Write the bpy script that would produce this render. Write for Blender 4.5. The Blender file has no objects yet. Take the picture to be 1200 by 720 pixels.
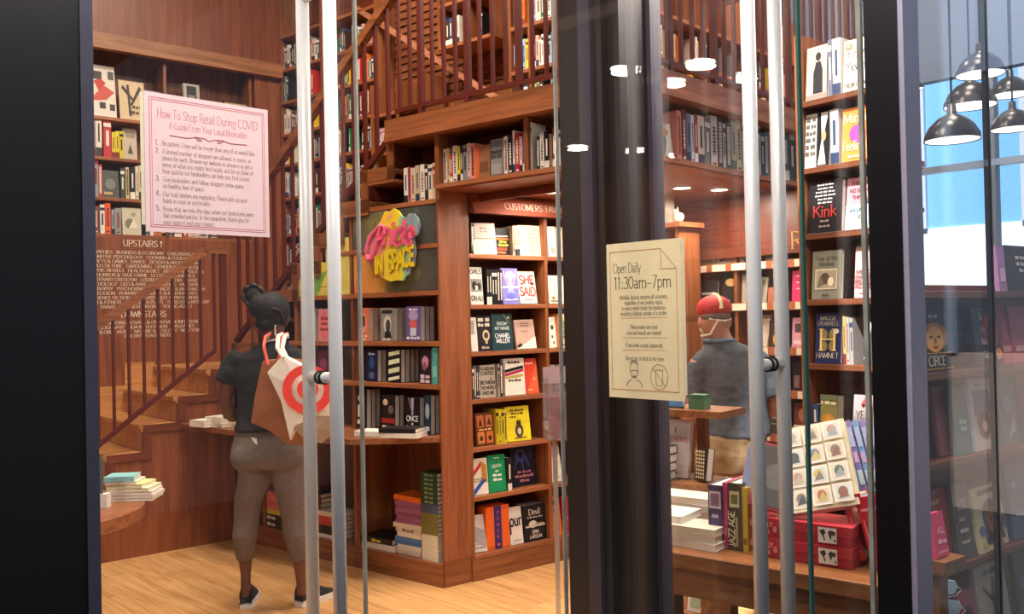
import bpy, bmesh, math, random
from mathutils import Vector, Matrix
scene = bpy.context.scene
COL = scene.collection
# ------------------------------------------------------------------ camera
FPX, YAW, PITCH, ROLL, EYE = 1049.0, math.radians(46.4), math.atan(12/1049.0), math.radians(1.2), 1.55
ZUP = Vector((0, 0, 1))
FW0 = Vector((math.cos(YAW), math.sin(YAW), 0)); RT = Vector((math.sin(YAW), -math.cos(YAW), 0))
FWD = FW0*math.cos(PITCH)+ZUP*math.sin(PITCH); UPV = ZUP*math.cos(PITCH)-FW0*math.sin(PITCH)
CAM = Vector((0, 0, EYE))
cr, ur = RT*math.cos(ROLL)-UPV*math.sin(ROLL), RT*math.sin(ROLL)+UPV*math.cos(ROLL)
cd = bpy.data.cameras.new('camera'); cam = bpy.data.objects.new('camera', cd); COL.objects.link(cam)
cd.sensor_width = 36; cd.lens = FPX/1200*36; cd.clip_start = 0.05; cd.clip_end = 100
M = Matrix(((cr.x, ur.x, -FWD.x, 0), (cr.y, ur.y, -FWD.y, 0), (cr.z, ur.z, -FWD.z, EYE), (0, 0, 0, 1)))
cam.matrix_world = M
scene.camera = cam
# ------------------------------------------------------------------ world, exposure
w = bpy.data.worlds.new('street_daylight'); scene.world = w; w.use_nodes = True
bg = w.node_tree.nodes['Background']; bg.inputs[0].default_value = (0.66, 0.80, 1.0, 1); bg.inputs[1].default_value = 0.22
vs = scene.view_settings; vs.view_transform = 'Standard'; vs.look = 'None'; vs.gamma = 1; vs.use_curve_mapping = False
vs.exposure = 0.0
WARM = (1.0, 0.85, 0.68)
def area(name, loc, size, power, color=WARM, rot=(0, 0, 0), shape='DISK', sy=None):
    l = bpy.data.lights.new(name, 'AREA'); l.energy = power; l.color = color; l.shape = shape; l.size = size
    if sy: l.size_y = sy
    o = bpy.data.objects.new(name, l); COL.objects.link(o); o.location = loc; o.rotation_euler = rot
    return o
LAMPS = [(1.9, 3.3), (1.5, 4.7), (2.9, 4.6), (2.9, 3.0), (4.9, 5.6), (5.6, 4.0), (4.6, 1.9), (6.0, 2.0)]
CEIL = 5.4
for i, (x, y) in enumerate(LAMPS):
    area('ceiling_lamp_light', (x, y, CEIL-0.09), 0.7, 74)
sn = bpy.data.lights.new('sun', 'SUN'); sn.energy = 11; sn.angle = 0.02; sno = bpy.data.objects.new('sun', sn); COL.objects.link(sno)
sno.rotation_euler = Vector((0.6, 0.1, -0.78)).to_track_quat('-Z', 'Y').to_euler()      # afternoon sun on the far side of the street
CANOPY_FILL = [(0.2, 0.55), (1.05, 0.35), (1.2, 1.25), (0.45, 1.35)]  # fill lamps added outside to brighten the notices and door bars
for (x, y) in CANOPY_FILL: area('canopy_fill_light', (x, y, 3.24), 0.22, 15, (1.0, 0.93, 0.86))
area('window_fill_light', (2.75, 1.06, 2.9), 0.12, 20, (1.0, 0.9, 0.82)); area('window_fill_light', (3.5, 1.06, 2.9), 0.12, 20, (1.0, 0.9, 0.82))  # fill lights added to brighten the books behind the street window
# ------------------------------------------------------------------ pixel calibration helpers
def ray(px, py):
    u, v = px-600, py-360
    U = u*math.cos(ROLL)-v*math.sin(ROLL); V = u*math.sin(ROLL)+v*math.cos(ROLL)
    return RT*U+FWD*FPX-UPV*V
def dep(px, py, D): return CAM+ray(px, py)*(D/FPX)
def hitz(px, py, z):
    d = ray(px, py); return CAM+d*((z-EYE)/d.z)
class Frame:
    """a vertical face: s runs to the right along it, y into it, z up"""
    def __init__(self, ox, oy, ang):
        self.o = Vector((ox, oy, 0)); self.a = math.radians(ang)
        self.t = Vector((math.cos(self.a), math.sin(self.a), 0)); self.n = Vector((-math.sin(self.a), math.cos(self.a), 0))
    def S(self, px, py, y=0):
        d = ray(px, py); k = self.n.dot(self.o+self.n*y-Vector((CAM.x, CAM.y, 0)))/self.n.dot(d); q = CAM+d*k
        return (q-self.o).dot(self.t), q.z
    def W(self, s, y, z): return self.o+self.t*s+self.n*y+ZUP*z
FL = Frame(3.256, 4.023, -82.4)      # face under the upper stair flight and the mezzanine
FR = Frame(3.256, 4.023, -5.9)       # customers' favourites bookcase
F1 = Frame(2.985, 6.052, -3.5)       # side of the lower stair flight
F2 = Frame(3.058, 7.25, -3.5)        # back wall with the lettering
FM = Frame(3.437, 2.648, 2.0)        # right face of the mezzanine
FB = Frame(4.98, 3.46, -94.0)        # shelves with label rails
FC = Frame(3.79, 2.03, -97.0)        # right hand bookcase
FD = Frame(3.30, 1.27, -6.6)         # shelves behind the display window
FW = Frame(0, 0, 0)
# ------------------------------------------------------------------ materials
def lin(c): c /= 255.0; return c/12.92 if c <= 0.04045 else ((c+0.055)/1.055)**2.4
def hexc(h): return tuple(lin(int(h[i:i+2], 16)) for i in (0, 2, 4))+(1.0,)
MC = {}
def newmat(name):
    m = bpy.data.materials.new(name); m.use_nodes = True
    nt = m.node_tree; b = nt.nodes['Principled BSDF']; return m, nt, b
def mat(h, rough=0.55, metal=0.0, var=0.06, scale=40, spec=0.4, name=None):
    k = (h, rough, metal, var, scale)
    if k in MC: return MC[k]
    m, nt, b = newmat(name or 'paint_'+h)
    c = hexc(h)
    n = nt.nodes.new('ShaderNodeTexNoise'); n.inputs['Scale'].default_value = scale; n.inputs['Detail'].default_value = 3
    tc = nt.nodes.new('ShaderNodeTexCoord'); nt.links.new(tc.outputs['Object'], n.inputs['Vector'])
    r = nt.nodes.new('ShaderNodeValToRGB')
    r.color_ramp.elements[0].position = 0.3; r.color_ramp.elements[1].position = 0.7
    r.color_ramp.elements[0].color = tuple(x*(1-var) for x in c[:3])+(1,); r.color_ramp.elements[1].color = tuple(min(1, x*(1+var)) for x in c[:3])+(1,)
    nt.links.new(n.outputs['Fac'], r.inputs[0]); nt.links.new(r.outputs[0], b.inputs['Base Color'])
    b.inputs['Roughness'].default_value = rough; b.inputs['Metallic'].default_value = metal; b.inputs['Specular IOR Level'].default_value = spec
    MC[k] = m; return m
def wood(name, c1, c2, axis, rough=0.38, scale=1.0, rnd=True):
    m, nt, b = newmat(name); N, L = nt.nodes, nt.links
    tc = N.new('ShaderNodeTexCoord'); mp = N.new('ShaderNodeMapping')
    sc = [14*scale]*3; sc['xyz'.index(axis)] = 0.9*scale; mp.inputs['Scale'].default_value = sc
    oi = N.new('ShaderNodeObjectInfo'); ad = N.new('ShaderNodeVectorMath'); ad.operation = 'ADD'
    ml = N.new('ShaderNodeMath'); ml.operation = 'MULTIPLY'; ml.inputs[1].default_value = 37.0
    L.new(oi.outputs['Random'], ml.inputs[0]); L.new(tc.outputs['Object'], ad.inputs[0])
    if rnd: L.new(ml.outputs[0], ad.inputs[1])
    L.new(ad.outputs[0], mp.inputs['Vector'])
    n = N.new('ShaderNodeTexNoise'); n.inputs['Scale'].default_value = 1.6; n.inputs['Detail'].default_value = 6; n.inputs['Distortion'].default_value = 1.2
    L.new(mp.outputs[0], n.inputs['Vector'])
    n2 = N.new('ShaderNodeTexNoise'); n2.inputs['Scale'].default_value = 7; n2.inputs['Detail'].default_value = 4; L.new(mp.outputs[0], n2.inputs['Vector'])
    mx = N.new('ShaderNodeMath'); mx.operation = 'MULTIPLY_ADD'; mx.inputs[1].default_value = 0.35; L.new(n2.outputs['Fac'], mx.inputs[0]); L.new(n.outputs['Fac'], mx.inputs[2])
    r = N.new('ShaderNodeValToRGB'); r.color_ramp.elements[0].position = 0.42; r.color_ramp.elements[1].position = 0.86
    r.color_ramp.elements[0].color = hexc(c2); r.color_ramp.elements[1].color = hexc(c1)
    L.new(mx.outputs[0], r.inputs[0])
    hs = N.new('ShaderNodeHueSaturation'); vr = N.new('ShaderNodeMapRange'); vr.inputs['To Min'].default_value = 0.9; vr.inputs['To Max'].default_value = 1.1
    L.new(oi.outputs['Random'], vr.inputs['Value']); L.new(vr.outputs[0], hs.inputs['Value']); L.new(r.outputs[0], hs.inputs['Color'])
    L.new(hs.outputs[0], b.inputs['Base Color'])
    bp = N.new('ShaderNodeBump'); bp.inputs['Strength'].default_value = 0.06; L.new(n2.outputs['Fac'], bp.inputs['Height']); L.new(bp.outputs[0], b.inputs['Normal'])
    b.inputs['Roughness'].default_value = rough
    return m
WX, WY, WZ = (wood('mahogany_'+a, '9f613a', '683a21', a) for a in 'xyz')
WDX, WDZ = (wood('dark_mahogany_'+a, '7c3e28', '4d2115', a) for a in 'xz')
WHX = wood('shelf_edge_wood', 'b06e48', '80492c', 'x')
PANEL = wood('stair_panel_veneer', '9a5836', '6b3820', 'z', scale=0.7)
STEP = wood('oak_step', 'd69a5e', 'a86c3a', 'x')
FLOORW = wood('oak_floor_plank', 'dfb078', 'b98046', 'y', rough=0.42)
TABLEW = wood('table_wood', '9a6238', '694021', 'y')
RAILR = mat('5a221b', 0.4, name='oxblood_rail_paint'); RAILW = WX
def glass_mat(name, tint=(1, 1, 1), ior=1.45, rough=0.0, haze=0.0):
    m = bpy.data.materials.new(name); m.use_nodes = True; nt = m.node_tree; nt.nodes.clear()
    o = nt.nodes.new('ShaderNodeOutputMaterial'); t = nt.nodes.new('ShaderNodeBsdfTransparent'); g = nt.nodes.new('ShaderNodeBsdfGlossy')
    t.inputs[0].default_value = tint+(1,); g.inputs['Roughness'].default_value = rough
    lw = nt.nodes.new('ShaderNodeLayerWeight'); lw.inputs['Blend'].default_value = 0.5
    pw = nt.nodes.new('ShaderNodeMath'); pw.operation = 'POWER'; pw.inputs[1].default_value = 5; nt.links.new(lw.outputs['Facing'], pw.inputs[0])
    f = nt.nodes.new('ShaderNodeMath'); f.operation = 'MULTIPLY_ADD'; r0 = ((ior-1)/(ior+1))**2; f.inputs[1].default_value = 1-r0; f.inputs[2].default_value = r0; nt.links.new(pw.outputs[0], f.inputs[0])
    x = nt.nodes.new('ShaderNodeMixShader'); nt.links.new(f.outputs[0], x.inputs[0]); nt.links.new(t.outputs[0], x.inputs[1]); nt.links.new(g.outputs[0], x.inputs[2])
    last = x
    if haze:
        d = nt.nodes.new('ShaderNodeBsdfDiffuse'); d.inputs[0].default_value = (0.8, 0.8, 0.8, 1)
        nz = nt.nodes.new('ShaderNodeTexNoise'); nz.inputs['Scale'].default_value = 3
        mr = nt.nodes.new('ShaderNodeMapRange'); mr.inputs['To Max'].default_value = haze*2; nt.links.new(nz.outputs['Fac'], mr.inputs['Value'])
        y = nt.nodes.new('ShaderNodeMixShader'); nt.links.new(mr.outputs[0], y.inputs[0]); nt.links.new(x.outputs[0], y.inputs[1]); nt.links.new(d.outputs[0], y.inputs[2]); last = y
    nt.links.new(last.outputs[0], o.inputs[0]); return m
GLASS = glass_mat('clear_glass', haze=0.0018)
ACRYL = glass_mat('clear_acrylic', (0.9, 0.88, 0.9), 1.6, haze=0.1)
def emis(name, col, s):
    m, nt, b = newmat(name); b.inputs['Base Color'].default_value = (0.8, 0.8, 0.8, 1)
    b.inputs['Emission Color'].default_value = col+(1,); b.inputs['Emission Strength'].default_value = s
    return m
LAMPM = emis('lamp_glow', (1, 0.9, 0.75), 14)
STEEL = mat('e6e6e8', 0.34, 0.15, 0.02, name='brushed_aluminium'); BLACKM = mat('141218', 0.35, 0.2, 0.05, spec=0.5, name='black_frame_paint')
# ------------------------------------------------------------------ mesh builder
class MB:
    def __init__(s): s.v = []; s.f = []; s.m = []; s.mats = []
    def mi(s, m):
        if m not in s.mats: s.mats.append(m)
        return s.mats.index(m)
    def add(s, vs, fs, m):
        k = len(s.v); i = s.mi(m); s.v += [tuple(q) for q in vs]
        for f in fs: s.f.append([a+k for a in f]); s.m.append(i)
        return s
    def box(s, x0, x1, y0, y1, z0, z1, m):
        return s.add([(x, y, z) for z in (z0, z1) for y in (y0, y1) for x in (x0, x1)],
                     [(0, 2, 3, 1), (4, 5, 7, 6), (0, 1, 5, 4), (2, 6, 7, 3), (0, 4, 6, 2), (1, 3, 7, 5)], m)
    def prism(s, pts, y0, y1, m, plane='xz'):
        """polygon in x,z extruded along y (or x,y along z)"""
        n = len(pts)
        if plane == 'xz': vs = [(p[0], y0, p[1]) for p in pts]+[(p[0], y1, p[1]) for p in pts]
        else: vs = [(p[0], p[1], y0) for p in pts]+[(p[0], p[1], y1) for p in pts]
        fs = [tuple(range(n)), tuple(range(2*n-1, n-1, -1))]+[((i+1) % n, i, i+n, (i+1) % n+n) for i in range(n)]
        return s.add(vs, fs, m)
    def tube(s, path, rad, m, seg=8, caps=True):
        path = [Vector(p) for p in path]; n = len(path)
        if not hasattr(rad, '__len__'): rad = [rad]*n
        vs = []; up = None
        for i, p in enumerate(path):
            d = (path[min(i+1, n-1)]-path[max(i-1, 0)]).normalized()
            if up is None: up = Vector((0, 0, 1)) if abs(d.z) < 0.9 else Vector((1, 0, 0))
            a = d.cross(up).normalized(); b = a.cross(d).normalized(); up = b
            for k in range(seg):
                t = 2*math.pi*k/seg; vs.append(p+(a*math.cos(t)+b*math.sin(t))*rad[i])
        fs = [(i*seg+k, i*seg+(k+1) % seg, (i+1)*seg+(k+1) % seg, (i+1)*seg+k) for i in range(n-1) for k in range(seg)]
        if caps: fs += [tuple(range(seg-1, -1, -1)), tuple(range((n-1)*seg, n*seg))]
        return s.add(vs, fs, m)
    def lathe(s, prof, m, seg=24, c=(0, 0, 0)):
        n = len(prof); vs = [(c[0]+r*math.cos(2*math.pi*k/seg), c[1]+r*math.sin(2*math.pi*k/seg), c[2]+z) for r, z in prof for k in range(seg)]
        fs = [(i*seg+k, i*seg+(k+1) % seg, (i+1)*seg+(k+1) % seg, (i+1)*seg+k) for i in range(n-1) for k in range(seg)]
        return s.add(vs, fs, m)
    def loft(s, rings, m, seg=16, ax=RT, ay=FW0):
        """horizontal elliptical rings (centre, rx, ry) closed at both ends"""
        vs = []
        for c, rx, ry in rings:
            for k in range(seg):
                t = 2*math.pi*k/seg; vs.append(Vector(c)+ax*(rx*math.cos(t))+ay*(ry*math.sin(t)))
        n = len(rings)
        fs = [(i*seg+k, i*seg+(k+1) % seg, (i+1)*seg+(k+1) % seg, (i+1)*seg+k) for i in range(n-1) for k in range(seg)]
        fs += [tuple(range(seg-1, -1, -1)), tuple(range((n-1)*seg, n*seg))]
        return s.add(vs, fs, m)
    def ball(s, c, rx, ry, rz, m, seg=16, rings=10, ax=RT, ay=FW0):
        rr = []
        for i in range(rings+1):
            t = math.pi*(i+0.02 if i == 0 else i-0.02 if i == rings else i)/rings
            rr.append((Vector(c)-ZUP*(rz*math.cos(t)), rx*math.sin(t), ry*math.sin(t)))
        return s.loft(rr, m, seg, ax, ay)
    def mesh(s, name):
        me = bpy.data.meshes.new(name); me.from_pydata(s.v, [], s.f)
        for m in s.mats: me.materials.append(m)
        me.polygons.foreach_set('material_index', s.m); me.update(); return me
def put(name, me, parent=None, loc=None, rot=None, F=None, s=0, y=0, z=0, smooth=False):
    if isinstance(me, MB): me = me.mesh(name)
    if smooth: me.polygons.foreach_set('use_smooth', [True]*len(me.polygons))
    o = bpy.data.objects.new(name, me); COL.objects.link(o)
    if parent is not None: o.parent = parent
    if F is not None: o.location = F.W(s, y, z); o.rotation_euler = (0, 0, F.a)
    if loc is not None: o.location = loc
    if rot is not None: o.rotation_euler = rot
    return o
def empty(name, F=None, s=0, y=0, z=0, loc=None, rotz=0):
    o = put(name, None); o.empty_display_size = 0.05
    if F is not None: o.location = F.W(s, y, z); o.rotation_euler = (0, 0, F.a)
    if loc is not None: o.location = loc; o.rotation_euler = (0, 0, rotz)
    return o
def tag(o, label, cat, group=None):
    o['label'] = label; o['category'] = cat
    if group: o['group'] = group
    return o
def struct(o): o['kind'] = 'structure'; return o
def bx(name, parent, x0, x1, y0, y1, z0, z1, m, F=None):
    """a box part with its origin at its own centre"""
    c = ((x0+x1)/2, (y0+y1)/2, (z0+z1)/2); a, b, d = (x1-x0)/2, (y1-y0)/2, (z1-z0)/2
    o = put(name, MB().box(-a, a, -b, b, -d, d, m), parent)
    if F is not None: o.location = F.W(*c); o.rotation_euler = (0, 0, F.a)
    else: o.location = c
    return o
def bevel(o, wdt=0.004, seg=2):
    md = o.modifiers.new('bevel', 'BEVEL'); md.width = wdt; md.segments = seg; md.limit_method = 'ANGLE'; return o
# ------------------------------------------------------------------ stroke lettering
GL = {
'A':'8|l 0 0 4 10 8 0;l 1.5 3.5 6.5 3.5','B':'7|l 1 0 1 10;l 1 10 3.6 10;l 1 5.2 3.6 5.2;l 1 0 4 0;a 3.6 7.6 2.4 2.4 -90 90;a 3.9 2.6 2.8 2.6 -90 90',
'C':'8.4|a 4.6 5 4.1 5 48 312','D':'8.6|l 1 0 1 10;l 1 10 3.8 10;l 1 0 3.8 0;a 3.8 5 4.2 5 -90 90','E':'6.8|l 1 0 1 10;l 1 10 6.2 10;l 1 5.2 5.2 5.2;l 1 0 6.4 0',
'F':'6.2|l 1 0 1 10;l 1 10 6.2 10;l 1 5.2 5 5.2','G':'8.8|a 4.6 5 4.1 5 48 330;l 8 .8 8 4.4;l 6 4.4 8.6 4.4','H':'8.6|l 1.2 0 1.2 10;l 7.4 0 7.4 10;l 1.2 5.2 7.4 5.2',
'I':'3.4|l 1.7 0 1.7 10','J':'4.4|l 2.8 10 2.8 1.5;a 1 1.5 1.8 1.5 0 -120','K':'8|l 1.2 0 1.2 10;l 1.2 4.6 7 10;l 3.2 6 7.6 0','L':'6.4|l 1.2 0 1.2 10;l 1.2 0 6.2 0',
'M':'10.4|l 1.2 0 1.6 10;l 1.6 10 5.2 1;l 5.2 1 8.8 10;l 8.8 10 9.2 0','N':'9|l 1.2 0 1.2 10;l 1.2 10 7.8 0;l 7.8 0 7.8 10','O':'9.4|a 4.7 5 4.2 5 0 360',
'P':'7|l 1.2 0 1.2 10;l 1.2 10 4 10;l 1.2 4.6 4 4.6;a 4 7.3 2.7 2.7 -90 90','Q':'9.4|a 4.7 5 4.2 5 0 360;l 5 2.4 8.8 -1.6','R':'7.8|l 1.2 0 1.2 10;l 1.2 10 4 10;l 1.2 5 4 5;a 4 7.5 2.5 2.5 -90 90;l 3.8 5 7.6 0',
'S':'6.6|a 3.4 7.5 2.5 2.5 25 270;a 3.3 2.5 2.7 2.5 90 -155','T':'7.6|l 3.8 0 3.8 10;l .3 10 7.3 10','U':'8.6|l 1.4 10 1.4 3.4;a 4.3 3.4 2.9 3.4 180 360;l 7.2 3.4 7.2 10',
'V':'8.2|l .2 10 4.1 0 8 10','W':'11.4|l .2 10 3 0 5.7 9 8.4 0 11.2 10','X':'8|l .6 10 7.4 0;l .6 0 7.4 10','Y':'7.8|l .3 10 3.9 4.8 7.5 10;l 3.9 0 3.9 4.8','Z':'7.4|l .6 10 7 10 .4 0 7.2 0',
'&':'9|a 3.6 7.8 1.9 2.2 -60 240;l 2 6.6 8.4 0;a 3.6 2.6 3 2.6 120 330;l 6 1 8 5',
'a':'5.6|a 2.6 5 1.7 1.6 150 0;l 4.3 5 4.3 0;a 2.5 1.8 1.9 1.8 40 360','b':'6.2|l 1.1 0 1.1 10;a 3.4 3.2 2.4 3.3 140 -140','c':'5.2|a 3 3.2 2.5 3.3 50 310','d':'6.4|l 5 0 5 10;a 2.9 3.2 2.4 3.3 40 320',
'e':'5.6|a 3 3.2 2.5 3.3 0 315;l .6 3.3 5.4 3.3','f':'4|l 1.7 0 1.7 8;a 3.2 8 1.5 2 180 60;l .3 6.4 3.6 6.4','g':'6.2|a 2.8 3.9 2.1 2.4 0 360;a 2.9 -.9 2.3 1.9 150 400;l 4.4 5.6 6 6.4',
'h':'6.6|l 1.1 0 1.1 10;a 3.1 4.3 2 2.2 170 0;l 5.1 4.4 5.1 0','i':'3|l 1.5 0 1.5 6.4;l 1.5 8.4 1.5 9.4','j':'3|l 1.7 6.4 1.7 -1.5;a .4 -1.5 1.3 1.3 0 -120;l 1.7 8.4 1.7 9.4',
'k':'6.2|l 1.1 0 1.1 10;l 1.1 2.6 5 6.4;l 2.6 4 5.8 0','l':'2.8|l 1.4 0 1.4 10','m':'9.8|l 1.1 0 1.1 6.4;a 3 4.4 1.9 2 170 0;l 4.9 4.4 4.9 0;a 6.8 4.4 1.9 2 170 0;l 8.7 4.4 8.7 0',
'n':'6.6|l 1.1 0 1.1 6.4;a 3.1 4.3 2 2.1 170 0;l 5.1 4.4 5.1 0','o':'6.2|a 3.1 3.2 2.5 3.3 0 360','p':'6.3|l 1.1 -3 1.1 6.4;a 3.4 3.2 2.4 3.3 140 -140','q':'6.3|l 5 -3 5 6.4;a 2.9 3.2 2.4 3.3 40 320',
'r':'4.4|l 1.1 0 1.1 6.4;a 3 4.6 1.9 1.8 160 50','s':'4.8|a 2.4 4.9 1.6 1.6 30 270;a 2.4 1.6 1.8 1.6 90 -150','t':'4|l 1.6 8 1.6 1.2;a 2.8 1.2 1.2 1.2 180 320;l .2 6.4 3.6 6.4',
'u':'6.4|l 1.2 6.4 1.2 2;a 3 2 1.8 2.1 180 350;l 5 0 5 6.4','v':'5.8|l .4 6.4 2.9 0 5.4 6.4','w':'8.6|l .4 6.4 2.4 0 4.3 6 6.2 0 8.2 6.4','x':'5.6|l .6 6.4 5 0;l .6 0 5 6.4','y':'5.8|l .4 6.4 2.9 0;l 5.4 6.4 2.4 -1.6 .8 -3','z':'5.2|l .6 6.4 4.8 6.4 .4 0 4.9 0',
'0':'6.4|a 3.2 5 2.6 5 0 360','1':'4.4|l 2.3 0 2.3 10;l .8 8.6 2.3 10','2':'6|a 3 7.4 2.3 2.6 160 -30;l 4.9 6.2 .6 0 5.6 0','3':'6|a 2.9 7.6 2.2 2.4 150 -90;a 2.9 2.6 2.6 2.6 90 -150','4':'6.2|l 4.3 0 4.3 10 .4 3 6 3',
'5':'6|l 5.2 10 1.4 10 1.2 5.6;a 2.8 3 2.5 3 130 -150','6':'6.2|a 3.2 3 2.5 3 0 360;a 5 5 4.2 5 180 105','7':'6|l .6 10 5.6 10 2.2 0','8':'6.2|a 3.1 7.6 2.1 2.4 0 360;a 3.1 2.7 2.6 2.7 0 360','9':'6.2|a 3.1 7 2.5 3 0 360;a 1.2 5 4.2 5 0 -75',
'.':'2.6|l 1.3 0 1.3 1','!':'2.8|l 1.4 3 1.4 10;l 1.4 0 1.4 1',',':'2.6|l 1.4 1 .9 -1.4',"'":'2.4|l 1.2 10 1 7.6',':':'2.8|l 1.4 0 1.4 1;l 1.4 4.6 1.4 5.6','-':'4|l .6 3.6 3.4 3.6','~':'6|l .2 3.6 5.8 3.6','^':'4|l 2 0 2 10;l .4 7 2 10 3.6 7','?':'5|a 2.4 7.6 2 2.4 150 -60;l 2.6 5.4 2.4 3;l 2.4 0 2.4 1'}
SERIF_SKIP = set('.,:!\'-~^?&')
def glyph_strokes(ch):
    wd, body = GL[ch].split('|'); out = []
    for st in body.split(';'):
        q = st.split(); k, n = q[0], [float(z) for z in q[1:]]
        if k == 'l': out.append([(n[i], n[i+1]) for i in range(0, len(n), 2)])
        else:
            cx, cy, rx, ry, a0, a1 = n; c = max(3, int(abs(a1-a0)/32))
            out.append([(cx+rx*math.cos(math.radians(a0+(a1-a0)*i/c)), cy+ry*math.sin(math.radians(a0+(a1-a0)*i/c))) for i in range(c+1)])
    return float(wd), out
GC = {k: glyph_strokes(k) for k in GL}
def text_width(t, size, sx=1.0, track=0.0): return sum((GC[c][0] if c in GC else 3.4)+track for c in t)*size/10*sx
def text(mb, t, x, z, size, m, align='c', sx=1.0, style='serif', weight=None, y=0.0, track=0.0, slope=0.0, rot=0.0, shear=0.0):
    """lettering in the x,z plane as flat strokes (thick stems, thin hairlines, slab ends)"""
    wt = weight or (1.05 if style == 'serif' else 1.7)
    W = text_width(t, size, sx, track); x0 = -W/2 if align == 'c' else 0 if align == 'l' else -W
    k = size/10; vs = []; fs = []; cr_, sr_ = math.cos(rot), math.sin(rot)
    def quad(a, b, th):
        dx, dz = b[0]-a[0], b[1]-a[1]; L = math.hypot(dx, dz) or 1e-6; nx, nz = -dz/L*th/2, dx/L*th/2
        ex, ez = dx/L*th*0.15, dz/L*th*0.15
        for p in ((a[0]+nx-ex, a[1]+nz-ez), (a[0]-nx-ex, a[1]-nz-ez), (b[0]-nx+ex, b[1]-nz+ez), (b[0]+nx+ex, b[1]+nz+ez)):
            X, Zz = x0+(pen+p[0]+p[1]*shear)*k*sx, p[1]*k+(x0+pen*k*sx)*slope
            vs.append((x+X*cr_-Zz*sr_, y, z+X*sr_+Zz*cr_))
        n = len(vs); fs.append((n-4, n-3, n-2, n-1))
    pen = 0.0
    for c in t:
        if c not in GC: pen += 3.4+track; continue
        wd, sts = GC[c]
        for s in sts:
            for a, b in zip(s, s[1:]):
                dx, dz = abs(b[0]-a[0]), abs(b[1]-a[1]); v = dz/(math.hypot(dx, dz) or 1)
                quad(a, b, wt*(0.52+0.48*v) if style == 'serif' else wt)
            if style == 'serif' and c not in SERIF_SKIP:
                for e, o in ((s[0], s[1]), (s[-1], s[-2])):
                    if len(s) <= 3 and abs(e[0]-o[0]) < 0.75*abs(e[1]-o[1]) and (abs(e[1]) < .01 or abs(e[1]-10) < .01 or abs(e[1]-6.4) < .01):
                        quad((e[0]-wt*0.95, e[1]), (e[0]+wt*0.95, e[1]), wt*0.4)
        pen += wd+track
    mb.add(vs, fs, m); return mb
# ================================================================== SETTING
rng = random.Random(7)
# floor with separate oak boards
fl = struct(put('floor', MB().box(0.3, 7.5, 1.95, 7.6, -0.08, -0.012, mat('6a4626', 0.7))))
xs = 0.3; row = 0
BOARD = {}
while xs < 7.45:
    y = 1.95-rng.random()*0.9
    while y < 7.55:
        ln = rng.choice((1.2, 1.5, 1.8)); y0, y1 = max(y, 1.95), min(y+ln, 7.6)
        if y1-y0 > 0.08:
            key = round(y1-y0, 3)
            if key not in BOARD: BOARD[key] = bevel_me = MB().box(0.001, 0.139, 0.001, key-0.001, -0.012, 0, FLOORW).mesh('floor_board')
            put('floor_board', BOARD[key], fl, loc=(xs, y0, 0))
        y += ln
    xs += 0.14; row += 1
struct(put('floor_pavement', MB().box(-40, 40, -40, 1.95, -0.1, -0.004, mat('302f31', 0.95, var=0.2, scale=12)).box(-40, 0.3, 1.95, 9, -0.1, -0.004, mat('302f31', 0.95, var=0.2, scale=12))))
struct(put('ceiling', MB().box(-3.0, 7.6, 1.98, 7.7, CEIL, CEIL+0.1, mat('b09a86', 0.9)).box(2.0, 7.6, 0.84, 1.98, CEIL, CEIL+0.1, mat('b09a86', 0.9))))
# lower ceiling over the entrance bay at the left
# back wall: lettered panel below, veneer above, plain returns
struct(put('wall_back', MB().box(-6.2, 1.25, 0, 0.06, 0, 2.25, PANEL), F=F2))
struct(put('wall_back_upper', MB().box(-6.2, 1.25, 0, 0.06, 3.84, CEIL, wood('veneer_upper', '8a4a2c', '5f2c19', 'z', scale=0.7)).box(-6.2, 1.25, 0.3, 0.34, 2.2, 3.9, PANEL)
    .box(0.74, 1.25, 0, 0.06, 2.25, 3.84, PANEL), F=F2))
tr = struct(put('trim_1', MB().box(-6.2, 0.98, -0.07, 0.0, 3.72, 3.84, wood('lit_lip_wood', 'a87046', '6e4326', 'x')), F=F2))
# wall behind the upper stair flight
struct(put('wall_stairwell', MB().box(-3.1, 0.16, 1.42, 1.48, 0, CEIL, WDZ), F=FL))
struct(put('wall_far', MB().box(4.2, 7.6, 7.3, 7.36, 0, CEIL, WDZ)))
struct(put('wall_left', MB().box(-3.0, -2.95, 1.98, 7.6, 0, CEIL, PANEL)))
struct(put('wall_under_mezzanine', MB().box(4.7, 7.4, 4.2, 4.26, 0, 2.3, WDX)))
# side wall of the lower flight, stepped along the treads
ST = [(-1.57, 0.16), (-1.335, 0.338), (-1.1, 0.516), (-0.87, 0.694), (-0.635, 0.873), (-0.40, 1.05), (-0.168, 1.225)]   # nosing s, tread top z
def stair_profile(st, end, base=0.0):
    p = [(st[0][0], base)]
    for i, (s, z) in enumerate(st):
        p.append((s, z)); p.append((st[i+1][0] if i+1 < len(st) else end, z))
    p.append((end, base)); return p
struct(put('wall_stair_side', MB().prism(stair_profile([(s, z-0.045) for s, z in ST], 0.0), 0.0, 0.05, PANEL), F=F1))
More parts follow.
